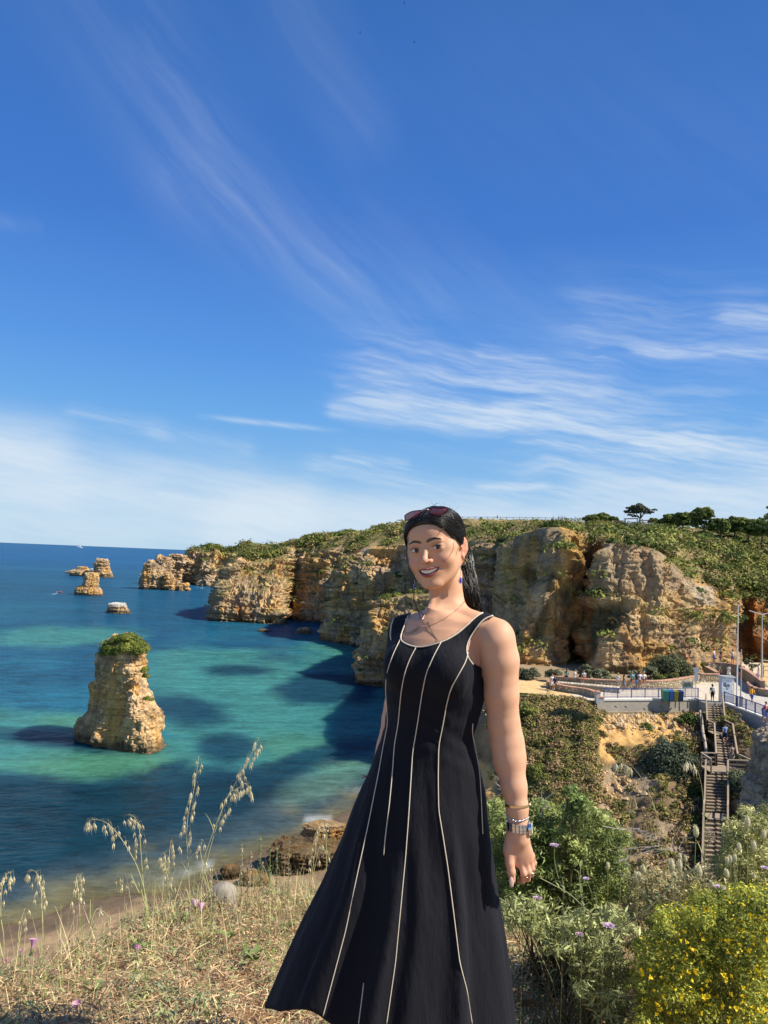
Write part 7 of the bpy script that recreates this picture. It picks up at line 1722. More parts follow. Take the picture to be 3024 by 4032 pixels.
def twigs():
    g = np.random.default_rng(71)
    def branchy(root, m, p, d, L, depth, r):
        if depth == 0 or L < .012: return
        q = p+d*L; m.tube([p, (p+q)/2+g.normal(size=3)*L*.06, q], [r, r*.85, r*.7], 4, np.array([.36, .33, .29])*(.7+.6*g.random()))
        for k in range(3):
            s = g.choice([-1, 1]); nd = d+np.array([s*(.5+.4*g.random()), .3*g.normal(), .35*g.normal()]); nd /= np.linalg.norm(nd); branchy(root, m, p+d*L*(.35+.3*k), nd, L*(.45+.2*g.random()), depth-1, r*.6)
    for (x, y, dx, dz, L, lab, dep) in ((760, 520, 1, .35, .17, 'grey thorny dead branch fanning right from the green shrub', 4), (800, 440, 1, .1, .15, 'second thorny grey branch below the garlic seed head', 4), (900, 700, -.3, 1, .12, 'bare twigs standing between the shrub and the yellow bush', 4), (330, 240, .35, 1, .07, 'small bare thorny tip right beside the bangle', 3), (140, 150, -.2, 1, .06, 'bare thorny tip between the dress and the wrist', 3), (700, 300, 1, -.05, .14, 'thorny twig reaching right over the shaded gully', 4)):
        c = P(*z6(x, y), 2.75); root = empty('thorny_twig', lab, 'twig', c); m = MB(); d = np.array([dx, .1, dz]); d /= np.linalg.norm(d); branchy(root, m, c, d, L, dep, .0016); to_parent(m.build('twigs', M_WOOD), root)
    # long crossing stalks
    for i, (pts, lab) in enumerate((([(285, 575), (420, 645), (500, 690), (590, 770), (690, 870), (720, 930)], 'long pale stalk crossing the green shrub from the hand downwards'), ([(95, 715), (230, 815), (290, 950), (360, 1100), (410, 1210)], 'pale branching weed stalk descending beside the dress'), ([(1290, 700), (1100, 760), (950, 810), (820, 880), (720, 950)], 'dark woody stalk slanting toward the widest mauve flower'), ([(1240, 540), (1100, 650), (960, 780), (860, 860)], 'straw stalk leaning from the stairs foot to the lower left'), ([(700, 1060), (712, 950), (760, 900)], 'short dark stalk under the widest mauve flower'), ([(570, 530), (565, 650), (590, 800), (570, 1000)], 'thin upright weed stalk in front of the green shrub'))):
        X = np.array([P(*z6(*p), 2.3) for p in pts]); root = empty('weed_stalk', lab, 'stalk', X[-1]); m = MB(); X = catmull(X, 24); m.tube(X, .0013, 5, (.42, .43, .24) if 'dark' not in lab else (.16, .12, .08)); to_parent(m.build('stem', M_LEAF), root)
        if 'dark' not in lab:
            LV, LQ = leafshape(1, .16, 4); m = MB()
            for k in range(2, 22, 2): m.add(LV*(.02+.02*g.random())@(Rz_(g.random()*6.28)@Ry_(-.5)).T+X[k], LQ, None, np.array([.22, .27, .10])*(.7+.6*g.random()))
            to_parent(m.build('small_leaves', M_LEAF), root)
    # pale stone on the brow
    stack('pale_stone', [(3478, 868, 900), (3484, 845, 916), (3500, 832, 928), (3530, 828, 932)], 3.75, .8, 'pale grey lichen-covered stone on the grassy brow', 91, .12, .012, n=60, m=30, mat=M_STONE, cat='stone', greyness=1.2, zmin=25.0, capcol=(np.array([.30, .27, .22]), .3))
twigs()
# small dark birds far up in the sky
def birds():
    for u, v, lab in ((1592, 13, 'tiny dark bird at the very top of the sky'), (1418, 130, 'tiny bird left of the middle high in the sky'), (1631, 167, 'tiny bird right of the middle high in the sky')):
        p = P(u, v, 140); r = empty('bird', lab, 'bird', p, group='tiny birds high in the sky'); m = MB(); m.tube([(-.16, 0, 0), (0, 0, -.02), (.18, 0, .02)], [.03, .06, .01], 6, (.02, .02, .02)); m.build('body', M_PAINT, r)
        for s in (-1, 1): m = MB(); m.add([(0, 0, .02), (.06, s*.1, .1), (.05, s*.42, .16), (-.08, s*.1, .08)], [[0, 1, 2, 3]], None, (.02, .02, .02)); m.build('wing', M_PAINT, r)
birds()
# ================================================================== THE WOMAN
WD = 2.10
def PXM(px, d=WD): return px*d/F
def Qp(u, v, dd=0.0): return P(u, v, WD+dd)
woman = empty('person', 'smiling woman in a long black sleeveless dress with cream piping, standing in front', 'person', (float(Qp(1700, 3900)[0]), WD, 25.45))
def W_(o): return to_parent(o, woman)
# ---- skin and cloth
def mat_skin():
    m, nt, b = new_mat('skin'); L = nt.links.new
    at = nt.nodes.new('ShaderNodeAttribute'); at.attribute_name = 'Col'; geo = nt.nodes.new('ShaderNodeNewGeometry')
    n = nnoise(nt, geo.outputs['Position'], 38, 4, .6); n2 = nnoise(nt, geo.outputs['Position'], 9, 3, .5)
    f = (n-.5)*.14+(n2-.5)*.22+1.0
    vm = nt.nodes.new('ShaderNodeVectorMath'); vm.operation = 'SCALE'; L(at.outputs['Color'], vm.inputs[0]); L(f.s, vm.inputs['Scale'])
    L(vm.outputs[0], b.inputs['Base Color'])
    b.inputs['Roughness'].default_value = .56; b.inputs['Specular IOR Level'].default_value = .32
    b.inputs['Subsurface Weight'].default_value = .22; b.inputs['Subsurface Radius'].default_value = (1.0, .35, .18); b.inputs['Subsurface Scale'].default_value = .008
    nb = nnoise(nt, geo.outputs['Position'], 420, 3, .6)
    bp = nt.nodes.new('ShaderNodeBump'); bp.inputs['Strength'].default_value = .12; bp.inputs['Distance'].default_value = .001
    L(nb.s, bp.inputs['Height']); L(bp.outputs[0], b.inputs['Normal'])
    return m
def mat_cloth():
    m, nt, b = new_mat('black_cotton'); L = nt.links.new
    geo = nt.nodes.new('ShaderNodeNewGeometry'); sp = nt.nodes.new('ShaderNodeSeparateXYZ'); L(geo.outputs['Position'], sp.inputs[0])
    X, Y, Z = (E(nt, sp.outputs[i]) for i in range(3))
    n = nnoise(nt, geo.outputs['Position'], 5, 5, .6); 
    crk = nnoise(nt, ncomb(nt, X*150.0, Y*150.0, Z*16.0), 1.0, 4, .6); crk2 = nnoise(nt, ncomb(nt, X*22.0, Y*22.0, Z*5.0), 1.0, 3, .5)
    f = (n-.5)*.5+1.0+(crk-.5)*.5
    vm = nt.nodes.new('ShaderNodeVectorMath'); vm.operation = 'SCALE'; vm.inputs[0].default_value = (.0048, .0056, .0098); L(f.s, vm.inputs['Scale'])
    L(vm.outputs[0], b.inputs['Base Color']); b.inputs['Roughness'].default_value = .85; b.inputs['Specular IOR Level'].default_value = .22
    b.inputs['Sheen Weight'].default_value = .05; b.inputs['Sheen Roughness'].default_value = .5; b.inputs['Sheen Tint'].default_value = (.6, .65, .8, 1)
    h = crk*.0016+crk2*.012
    bp = nt.nodes.new('ShaderNodeBump'); bp.inputs['Strength'].default_value = .75; bp.inputs['Distance'].default_value = 1.0
    L(h.s, bp.inputs['Height']); L(bp.outputs[0], b.inputs['Normal'])
    return m
M_SKIN = mat_skin(); M_CLOTH = mat_cloth()
M_HAIR = mat_plain('hair', (.0085, .0065, .006), rough=.38, spec=.5, vary=.35, scale=60)
M_PIPE = mat_plain('cream_piping', (.62, .54, .42), rough=.7, vary=.08, scale=30)
M_SILV = mat_plain('silver', (.72, .72, .74), rough=.22, metal=1.0, vary=.05)
M_GOLD = mat_plain('gold', (.86, .62, .30), rough=.22, metal=1.0, vary=.05)
M_ROSE = mat_plain('rose_gold', (.80, .46, .34), rough=.3, metal=1.0, vary=.05)
M_TOOTH = mat_plain('tooth', (.80, .73, .62), rough=.3, vary=.04)
M_EYEW = mat_plain('eye_white', (.62, .58, .55), rough=.25, vary=.05)
M_DARK = mat_plain('dark_line', (.012, .009, .008), rough=.5, vary=.1)

# ---- torso/dress profile: v, left u, right u, depth half-size
PROF = np.array([(2405, 1690, 1800, .050), (2440, 1650, 1880, .066), (2470, 1600, 1885, .080), (2510, 1560, 1890, .092), (2560, 1532, 1895, .104), (2600, 1522, 1898, .112), (2640, 1516, 1900, .116), (2720, 1517, 1902, .110),
                 (2800, 1525, 1882, .098), (2880, 1519, 1858, .094), (2935, 1506, 1864, .100), (2990, 1486, 1877, .110), (3062, 1458, 1890, .126), (3135, 1425, 1905, .142), (3336, 1347, 1930, .180), (3500, 1274, 1956, .215),
                 (3664, 1193, 1982, .245), (3810, 1130, 2000, .272), (3970, 1066, 2014, .300), (4150, 1000, 2030, .33), (4300, 960, 2040, .34)], float)
_cz = P((PROF[:, 1]+PROF[:, 2])/2, PROF[:, 0], np.full(len(PROF), WD))
PZZ, PCX, PA, PB = _cz[:, 2][::-1], _cz[:, 0][::-1], (PXM(PROF[:, 2]-PROF[:, 1])/2)[::-1], PROF[:, 3][::-1]
TY = R(27); tc, ts = math.cos(TY), math.sin(TY)
Z_WAIST = P(1690, 2880, WD)[2]; Z_HEM = P(1690, 3990, WD)[2]
def torso_fn(inflate=0.0, skirt=True):
    def f(X):
        z = X[:, 2]; cx = np.interp(z, PZZ, PCX); w = np.interp(z, PZZ, PA); b = np.interp(z, PZZ, PB)
        sk = sstep(-z, -Z_WAIST+.0, -Z_WAIST+.45)
        a = np.sqrt(np.maximum(w*w-(b*ts)**2, 1e-4))/tc
        a = a*(1-sk)+w*sk; yc = WD+.015*(z > 0)
        dx = X[:, 0]-cx; dy = X[:, 1]-yc
        ct, st = np.cos(TY*(1-sk)), np.sin(TY*(1-sk))
        x = dx*ct-dy*st; y = dx*st+dy*ct
        if not skirt: a = a*1.0
        th = np.arctan2(y/b, x/a)
        k = np.sqrt((x/a)**2+(y/b)**2)
        if skirt:
            amp = .105*sk**1.1
            fold = .55*(1-2*np.abs(np.sin(4.5*th+.6+1.1*sk))**.8)+.36*np.cos(14*th+2.9-1.5*sk)+.30*np.cos(5*th+.4)+.12*np.cos(23*th+4*sk)
            fold = fold-.75
            edge = np.abs(np.cos(th))**3      # keep the outline where it is
            k = k/(1+amp*fold*(1-edge*.85))
            k = k/(1+.012*np.cos(3*th+z*30)*(1-sk)+(.016*np.sin(z*95+th*5+2*np.sin(th*3+z*20))+.008*np.sin(z*170-th*7))*np.exp(-((z-Z_WAIST-.02)/.10)**2)*(1-edge*.7))
        return np.maximum((k-1)*np.minimum(a, b)*.86-inflate, z-PZZ[-1])
    return f
SH_R, SH_L = Qp(1960, 2510, -.055), Qp(1583, 2500, .085)
TRAP = [(Qp(1790, 2428, .025), Qp(1957, 2498, -.05), .036, .044), (Qp(1735, 2432, .03), Qp(1597, 2478, .075), .034, .036)]
fr = np.array([-ts, -tc, 0]); rt = np.array([tc, -ts, 0])
cc = Qp(1712, 2605, .0)
BUST = [(cc+rt*.062+fr*.066+[0, 0, -.012], (.062, .050, .060)), (cc-rt*.058+fr*.066+[0, 0, -.012], (.062, .050, .060))]
HIPC = Qp(1690, 3010, .02)
def arm_prims(s, tagc=0):
    # her left arm, image right
    pts = [(1956, 2528, -.055, 72), (1969, 2600, -.055, 70), (1974, 2734, -.050, 64), (1983, 2850, -.045, 59.5), (1992, 2915, -.045, 57.5), (2007, 2990, -.055, 56), (2024, 3099, -.072, 46), (2036, 3180, -.082, 39), (2040, 3262, -.088, 37)]
    for a, b in zip(pts[:-1], pts[1:]):
        s.cone(Qp(a[0], a[1], a[2]), Qp(b[0], b[1], b[2]), PXM(a[3]), PXM(b[3]), .012, tagc)
    s.ell(Qp(2004, 2960, -.05), (.040, .036, .075), .02)
    # palm and fingers, back of the hand to the camera
    D = -.090
    s.cone(Qp(2040, 3262, D), Qp(2042, 3300, D), .025, .027, .012)
    s.ell(Qp(2036, 3340, D), (.0345, .0150, .050), .014, M=None)
    s.ell(Qp(2060, 3362, D-.001), (.027, .0125, .028), .012)
    fing = [  # MCP, PIP, DIP, tip: (u, v, dd, r)
        [(2046, 3385, 0, 11.5), (2062, 3440, -.010, 11.3), (2058, 3468, .010, 10), (2044, 3470, .026, 8.5)],
        [(2066, 3382, .001, 11.3), (2081, 3434, -.004, 11), (2078, 3462, .018, 10), (2064, 3466, .034, 8.5)],
        [(2082, 3374, .006, 10.8), (2095, 3420, .006, 10.3), (2092, 3444, .028, 9.5), (2080, 3450, .042, 8)],
        [(2093, 3362, .014, 9.5), (2103, 3400, .018, 9), (2101, 3420, .038, 8.2), (2091, 3427, .050, 7)]]
    for f_ in fing:
        for a, b in zip(f_[:-1], f_[1:]): s.cone(Qp(a[0], a[1], D+a[2]), Qp(b[0], b[1], D+b[2]), PXM(a[3]), PXM(b[3]), .0035, tagc)
        s.ell(Qp(f_[0][0]+2, f_[0][1]+12, D+f_[0][2]-.006), (.0085, .006, .010), .006)
    th = [(2012, 3290, .004, 20), (2003, 3345, -.004, 18.5), (2007, 3400, -.012, 15.5), (2013, 3432, -.014, 15.5), (2017, 3466, -.012, 12)]
    for a, b in zip(th[:-1], th[1:]): s.cone(Qp(a[0], a[1], D+a[2]), Qp(b[0], b[1], D+b[2]), PXM(a[3]), PXM(b[3]), .007 if a[1] < 3390 else .004, tagc)
    # her right arm, behind the dress
    pts = [(1588, 2490, .09, 58), (1578, 2600, .12, 50), (1563, 2780, .135, 50), (1552, 2830, .135, 48), (1530, 2940, .135, 47), (1487, 3060, .135, 36), (1470, 3120, .13, 32)]
    for a, b in zip(pts[:-1], pts[1:]): s.cone(Qp(a[0], a[1], a[2]), Qp(b[0], b[1], b[2]), PXM(a[3]), PXM(b[3]), .012, tagc)
    s.ell(Qp(1455, 3180, .13), (.03, .018, .048), .015)
    for k in range(4): s.cone(Qp(1440+k*9, 3225, .13+.004*k), Qp(1434+k*9, 3300-abs(k-1.5)*8, .125), .0085, .0068, .003)
    s.cone(Qp(1478, 3170, .12), Qp(1486, 3240, .10), .011, .008, .006)

# ---- head in its own frame (x to her left, y back, z up; eyes at z = 0)
HYAW, HROLL, HPITCH = R(-24), R(-11.5), R(2.0)
def Rx(a): return np.array([[1, 0, 0], [0, math.cos(a), -math.sin(a)], [0, math.sin(a), math.cos(a)]])
def Ry(a): return np.array([[math.cos(a), 0, math.sin(a)], [0, 1, 0], [-math.sin(a), 0, math.cos(a)]])
def Rz(a): return np.array([[math.cos(a), -math.sin(a), 0], [math.sin(a), math.cos(a), 0], [0, 0, 1]])
RH = Ry(HROLL)@Rz(HYAW)@Rx(HPITCH)
HC = P(1678, 2162, 2.045)-RH@np.array([0, -.080, 0])
def _wz(z): return .0050*sstep(-z, .005, .090)          # her smile pulls the lower face slightly sideways
def LW(p):
    p = np.array(p, float); p[..., 0] -= _wz(p[..., 2]); return HC+p@RH.T
def WL(X):
    q = (np.asarray(X)-HC)@RH; q[..., 0] += _wz(q[..., 2]); return q
ZM = -.0640
def zc_(x): return ZM+(x/.027)**2*.0056
h_ = SDF()
h_.ell((0, .020, .030), (.0715, .093, .071), .02)
h_.ell((0, -.016, -.004), (.0700, .066, .086), .03)
h_.ell((0, -.022, -.062), (.0545, .050, .043), .03)
for s_ in (-1, 1):
    h_.cone((s_*.059, .008, -.050), (s_*.018, -.062, -.098), .014, .0125, .028)
    h_.ell((s_*.040, -.052, -.036), (.025, .024, .023), .022)
    h_.ell((s_*.047, -.042, -.004), (.020, .020, .016), .02)
h_.ell((0, -.073, -.0985), (.0165, .0125, .0115), .018)
h_.ell((0, -.052, .045), (.050, .030, .036), .03)
for s_ in (-1, 1):
    h_.ell((s_*.026, -.0745, .0175), (.022, .009, .0075), .012)
    h_.ell((s_*.0315, -.0930, .0000), (.0165, .0105, .0100), .012, op='s')
h_.cone((0, -.076, .010), (-.001, -.1015, -.024), .0070, .0082, .012)
h_.ell((-.001, -.1050, -.0300), (.0098, .0100, .0085), .007)
for s_ in (-1, 1): h_.ell((s_*.0120, -.0900, -.0335), (.0064, .0090, .0062), .006)
for s_ in (-1, 1): h_.ell((s_*.0066, -.0985, -.0410), (.0034, .0052, .0026), .002, op='s')
h_.ell((0, -.066, -.064), (.031, .0185, .023), .018)
for i in range(-3, 4):     # lips as short beads following the smile
    pass
def lipcurve(up, x):
    t = np.clip(1-(x/.0300)**2, 0, 1)
    y = -.0868+(x/.0275)**2*.0125
    if up: return np.array([x, y-.0010, zc_(x)+.0080*t**.55-.0012*math.exp(-(x/.004)**2)])
    return np.array([x, y+.0002, zc_(x)-.0098*t**.6])
xs = np.linspace(-.0300, .0290, 12)
for a, b in zip(xs[:-1], xs[1:]):
    h_.cone(lipcurve(True, a), lipcurve(True, b), .0018+.0012*(1-(a/.0305)**2), .0018+.0012*(1-(b/.0305)**2), .0035)
    h_.cone(lipcurve(False, a), lipcurve(False, b), .0018+.0024*(1-(a/.0305)**2), .0018+.0024*(1-(b/.0305)**2), .0035)
for a, b in zip(xs[1:-2], xs[2:-1]):
    for yy in (-.0930, -.0885, -.084):
        h_.cone(np.array([a, yy+(a/.0275)**2*.0130, zc_(a)+.0002]), np.array([b, yy+(b/.0275)**2*.0130, zc_(b)+.0002]), .0056*max(0, 1-(a/.0290)**2)**.5+.0003, .0056*max(0, 1-(b/.0290)**2)**.5+.0003, .0010, op='s')
for s_ in (-1, 1):
    # nasolabial crease and dimple
    h_.cone((s_*.0185, -.0900, -.036), (s_*.0345, -.074, -.058), .0018, .0020, .006, op='s')
    # lids
    h_.ell((s_*.0322, -.0690, .0002), (.0176, .0154, .0142), .004)
    h_.ell((s_*.0324, -.0868, .0004), (.0164, .0098, .0055), .0014, op='s', M=Ry(-s_*R(6)))
    # ear
    M = Rz(s_*R(-30))@Rx(R(-10))
    h_.ell((s_*.0775, .014, -.013), (.0062, .0175, .0300), .004, M=M)
    h_.ell((s_*.0850, .008, -.008), (.0058, .0095, .0180), .003, op='s', M=M)
    h_.cone((s_*.0815, .024, .006), (s_*.0845, .026, -.022), .0026, .0022, .003); h_.cone((s_*.0790, .006, .0135), (s_*.0815, .022, .008), .0022, .0026, .003)
    h_.cone((s_*.0815, .015, -.001), (s_*.0800, .012, -.024), .0020, .0024, .003)
    h_.ell((s_*.0765, .004, -.0400), (.0052, .0080, .0095), .004)
    h_.ell((s_*.0770, -.003, -.014), (.0042, .0045, .0065), .003)
def head_fn(X):
    q = X-HC; r = np.linalg.norm(q, axis=1)
    out = r-.13; m = r < .19
    if m.any(): out[m] = h_.ev(WL(X[m]))
    return out
skin = SDF()
skin.fn(head_fn, .02)
skin.cone(Qp(1748, 2240, .055), Qp(1765, 2425, .045), PXM(61), PXM(73), .022)
skin.ell(Qp(1752, 2290, .035), (.040, .038, .04), .02)
skin.cone(Qp(1690, 2440, -.022), Qp(1712, 2300, .03), .008, .007, .022); skin.cone(Qp(1700, 2442, -.022), Qp(1800, 2260, .05), .008, .010, .022)
for a, b, ra, rb in TRAP: skin.cone(a, b, ra, rb, .03)
skin.cone(Qp(1715, 2450, -.030), Qp(1880, 2462, -.052), .0068, .006, .024); skin.cone(Qp(1668, 2450, -.024), Qp(1600, 2452, .045), .0066, .006, .024)
skin.fn(lambda X: np.maximum(torso_fn(-.003, False)(X), P(1700, 2640, WD)[2]-X[:, 2]), .025)
arm_prims(skin)
dress = SDF()
dress.fn(torso_fn(.001, True), .02)
for a, b, ra, rb in TRAP: dress.cone(a, b, ra+.0035, rb+.0035, .03)
dress.cone(SH_R, SH_R-[0, 0, .05], .052, .045, .03); dress.cone(Qp(1590, 2490, .08), Qp(1588, 2560, .08), .042, .042, .03)
for c_, r_ in BUST: dress.ell(c_, r_, .035)
def poly_fn(poly, sign=1):
    poly = np.array(poly, float); a = poly; b = np.roll(poly, -1, 0)
    def f(X):
        u, v = UV(X); p = np.stack([u, v], 1)
        d2 = np.full(len(p), 1e12); ins = np.zeros(len(p), bool)
        for A_, B_ in zip(a, b):
            e = B_-A_; w = p-A_; t = np.clip((w@e)/(e@e), 0, 1); q = w-t[:, None]*e; d2 = np.minimum(d2, (q*q).sum(1))
            c1 = (A_[1] > p[:, 1]) != (B_[1] > p[:, 1]); xi = A_[0]+(p[:, 1]-A_[1])*e[0]/(e[1] if e[1] else 1e-9); ins ^= c1 & (p[:, 0] < xi)
        d = np.sqrt(d2)*WD/F
        return np.where(ins, -d, d)
    return f
NECK = [(1623, 2398), (1602, 2450), (1579, 2513), (1590, 2525), (1610, 2536), (1640, 2543), (1670, 2542), (1703, 2534), (1745, 2520), (1780, 2502), (1809, 2482), (1842, 2453), (1872, 2427), (1912, 2404)]
dress.fn(poly_fn(NECK+[(1940, 2300), (1600, 2300)]), .0015, op='s')
ARMH = [(1946, 2426), (1910, 2440), (1872, 2486), (1851, 2520), (1841, 2555), (1848, 2588), (1868, 2614), (1897, 2630)]
dress.fn(poly_fn(ARMH+[(2010, 2650), (2200, 2640), (2200, 2300), (1990, 2380)]), .0015, op='s')
ZH = P(1066, 3974, WD)[2]
def hem_fn(X):      # wind-lifted hem: rises at the left, dips toward the right
    u, v = UV(X); vh = np.interp(u, [900, 1066, 1100, 1170, 1217, 1250, 1296, 1400, 2100], [3972, 3972, 3984, 3974, 3978, 3994, 4028, 4100, 4190])
    return np.minimum((vh-v)*X[:, 1]/F, X[:, 2]-ZH+.05)
dress.fn(hem_fn, .004, op='s')

def skin_colour(V):
    base = np.array([.600, .335, .205]); c = np.broadcast_to(base, (len(V), 3)).copy()
    q = WL(V); x, y, z = q.T; hd = np.linalg.norm(q, axis=1) < .17
    def blend(col, m): 
        nonlocal c; c = mixc(c, col, np.clip(m, 0, 1)*hd)
    front = sstep(-y, .045, .06)
    for s in (-1, 1):
        blend((.60, .27, .19), np.exp(-((x-s*.042)/.018)**2-((z+.034)/.015)**2)*.55*front)
        blend((.42, .22, .15), np.exp(-((x-s*.031)/.014)**2-((z-.009)/.006)**2)*.55*front)     # lid shadow make-up
        blend((.44, .24, .17), np.exp(-((x-s*.030)/.012)**2-((z+.011)/.005)**2)*.35*front)
        # brows
        xx = np.abs(x); t = np.clip((xx-.0085)/.0385, 0, 1); zb = .0195+.0065*np.sin(np.clip(t*1.25, 0, 1)*math.pi*.62)-.007*np.clip(t-.55, 0, 1)**1.2*1.5
        hw = .0042*(1-t)**.55*(.6+.4*np.minimum(1, (xx-.008)/.006))+.0006
        blend((.07, .04, .028), sstep(-np.abs(z-zb), -hw*1.25, -hw*.55)*(xx > .0075)*(xx < .048)*front*.5)
        blend((.63, .42, .30), np.exp(-((x-s*.052)/.010)**2-((z+.004)/.02)**2)*.15)
        blend((.60, .22, .14), sstep(np.abs(x), .070, .076)*.35*(y > -.01))
    blend((.60, .30, .21), np.exp(-(x/.012)**2-((z+.030)/.012)**2)*.4*front)
    # lips
    zc = zc_(x); t = np.clip(1-(x/.0315)**2, 0, 1)
    up = zc+.0112*t**.5-.0013*np.exp(-(x/.0035)**2); lo = zc-.0146*t**.55
    lip = sstep(z, lo-.0005, lo+.0010)*sstep(-z, -up-.0008, -up+.0008)*(y < -.066)*(np.abs(x) < .031)
    blend((.30, .062, .065), lip*.93)
    inn = sstep(-(np.abs(z-zc)-.0048*t**.5), -.0005, .0008)*sstep(y, -.0862+(x/.0275)**2*.0125, -.0842+(x/.0275)**2*.0125)*(np.abs(x) < .0280)*(y < -.06)
    blend((.035, .008, .008), inn)
    blend((.10, .04, .03), np.exp(-((np.abs(x)-.0066)/.003)**2-((z+.0410)/.0026)**2)*.8*(y < -.09))
    # knuckles and nails are warmer
    u, v = UV(V); k = (u > 1980) & (v > 3280)
    c = mixc(c, np.array([.58, .27, .18]), k*.45*sstep(v, 3300, 3400))
    c = mixc(c, np.array([.60, .35, .235]), sstep(v, 2450, 2600)*.35*(u > 1850))
    return c

def build_woman():
    h = .0024
    V, Q_ = skin.mesh((Qp(1400, 2700)[0], 1.80, P(1700, 3500, WD)[2]), (Qp(2130, 2700)[0], 2.42, P(1700, 1990, WD)[2]), h, B=14)
    # Laplacian polish away from the face
    e = np.concatenate([Q_[:, [0, 1]], Q_[:, [1, 2]], Q_[:, [2, 3]], Q_[:, [3, 0]]])
    for it in range(2):
        acc = np.zeros_like(V); cnt = np.zeros(len(V)); np.add.at(acc, e[:, 0], V[e[:, 1]]); np.add.at(cnt, e[:, 0], 1)
        acc /= np.maximum(cnt, 1)[:, None]; wq = np.where(np.linalg.norm(WL(V)-[0, -.08, -.03], axis=1) < .075, .12, .5)[:, None]; V = V*(1-wq)+acc*wq
    # coarse lower body (under the dress), legs and feet
    low = SDF(); low.fn(lambda X: np.maximum(torso_fn(-.012, False)(X), Z_WAIST-.16-X[:, 2]), .03)
    zg = 25.45
    for s, u0 in ((-1, 1600), (1, 1770)):
        hp = Qp(u0, 3060, .02); kn = hp+np.array([.0, -.01, -.40]); an = np.array([kn[0], kn[1]+.03, zg+.085])
        low.cone(hp, kn, .078, .050, .03); low.cone(kn, an, .050, .034, .02); low.cone(an-[0, 0, .03], an+[-.03, -.15, -.055], .034, .026, .02)
    Vl, Ql = low.mesh((1.0*Qp(1300, 3000)[0], 1.7, zg-.03), (Qp(2100, 3000)[0], 2.5, P(1700, 2660, WD)[2]), .009, B=10)
    VV = np.concatenate([V, Vl]); QQ = np.concatenate([Q_, Ql+len(V)])
    W_(mesh_obj('body', VV, QQ, M_SKIN, None, np.concatenate([skin_colour(V), np.broadcast_to([.56, .31, .2], (len(Vl), 3))]), True))
    Vd, Qd = dress.mesh((Qp(960, 3500)[0], 1.70, Z_HEM-.18), (Qp(2080, 3500)[0], 2.52, P(1700, 2380, WD)[2]), .0060, B=12)
    for it in range(1):
        e = np.concatenate([Qd[:, [0, 1]], Qd[:, [1, 2]], Qd[:, [2, 3]], Qd[:, [3, 0]]])
        acc = np.zeros_like(Vd); cnt = np.zeros(len(Vd)); np.add.at(acc, e[:, 0], Vd[e[:, 1]]); np.add.at(cnt, e[:, 0], 1)
        Vd = Vd*.6+acc/np.maximum(cnt, 1)[:, None]*.4
    dr = W_(mesh_obj('dress', Vd, Qd, M_CLOTH, None, None, True))
    for q in range(2):
        m = MB(); fz = 25.45; x0 = Qp(1600+170*q, 3060)[0]
        m.box((x0-.02, WD-.05, fz+.012), (.09, .25, .022), 0, (.2, .1, .05)); W_(m.build('sandal_sole', M_PAINT))
    # ---- piping on the seams, laid on the cloth
    def lay(pts, off=.0012, f=None, dens=14.0, t0=1.6):
        pts = resamp(np.array(pts, float), dens); D = pixdir(pts[:, 0], pts[:, 1])
        t = march(f or dress.ev, CAM, D, t0, 3.2, 150); ok = ~np.isnan(t)
        return (CAM+D*(t-off)[:, None])[ok]
    seams = [[(1577, 2516), (1552, 2565), (1535, 2610), (1521, 2660), (1518, 2720), (1524, 2800), (1527, 2850), (1516, 2900), (1503, 2970), (1490, 3045), (1481, 3089), (1448, 3255), (1405, 3450), (1362, 3660), (1318, 3826), (1268, 4015)],
             [(1640, 2545), (1612, 2596), (1593, 2650), (1580, 2720), (1573, 2790), (1568, 2850), (1553, 2930), (1546, 3031), (1532, 3175), (1517, 3298), (1511, 3367)],
             [(1432, 3870), (1424, 3940), (1412, 4030)],
             [(1739, 2524), (1707, 2583), (1678, 2650), (1660, 2740), (1644, 2850), (1624, 2966), (1618, 3067), (1608, 3226), (1597, 3371), (1579, 3559), (1557, 3790), (1522, 4032)],
             [(1843, 2568), (1838, 2600), (1809, 2650), (1775, 2710), (1757, 2780), (1745, 2850), (1727, 2937), (1725, 3067), (1727, 3190), (1745, 3298), (1763, 3414), (1788, 3609), (1810, 3790), (1839, 3899), (1859, 4032)],
             [(1862, 2850), (1858, 2885), (1877, 2958), (1890, 3053), (1896, 3161), (1901, 3284)]]
    for sm in seams:
        p = lay(sm)
        for _ in range(3): p[1:-1] = (p[:-2]+p[1:-1]*2+p[2:])/4
        m = MB(); m.tube(p, .0014, 6); o = m.build('seam_piping', M_PIPE, smooth=True); W_(o)
    for ed, nm in ((NECK, 'neckline_piping'), (ARMH[:-1], 'armhole_piping')):
        e_ = np.array(ed, float)
        ctr = e_.mean(0); outw = (e_-ctr); outw /= np.linalg.norm(outw, axis=1)[:, None]
        if nm[0] == 'a': outw = np.array([[-1, -.5]]*3+[[-1, 0]]*2+[[-1, .6]]*2)[:len(e_)]; outw = outw/np.linalg.norm(outw, axis=1)[:, None]
        else: ctr = np.array([1735, 2440.]); outw = e_-ctr; outw /= np.linalg.norm(outw, axis=1)[:, None]
        p = lay(catmull(e_+outw*5, 40), dens=9)
        for _ in range(4): p[1:-1] = (p[:-2]+p[1:-1]*2+p[2:])/4
        m = MB(); m.tube(p, .0021, 6); W_(m.build(nm, M_PIPE, smooth=True))
    p = lay([(1550, 2436), (1540, 2462), (1537, 2500), (1540, 2520)], dens=8); m = MB()
    if len(p) > 2: m.tube(p, .0021, 6); W_(m.build('armhole_piping', M_PIPE, smooth=True))
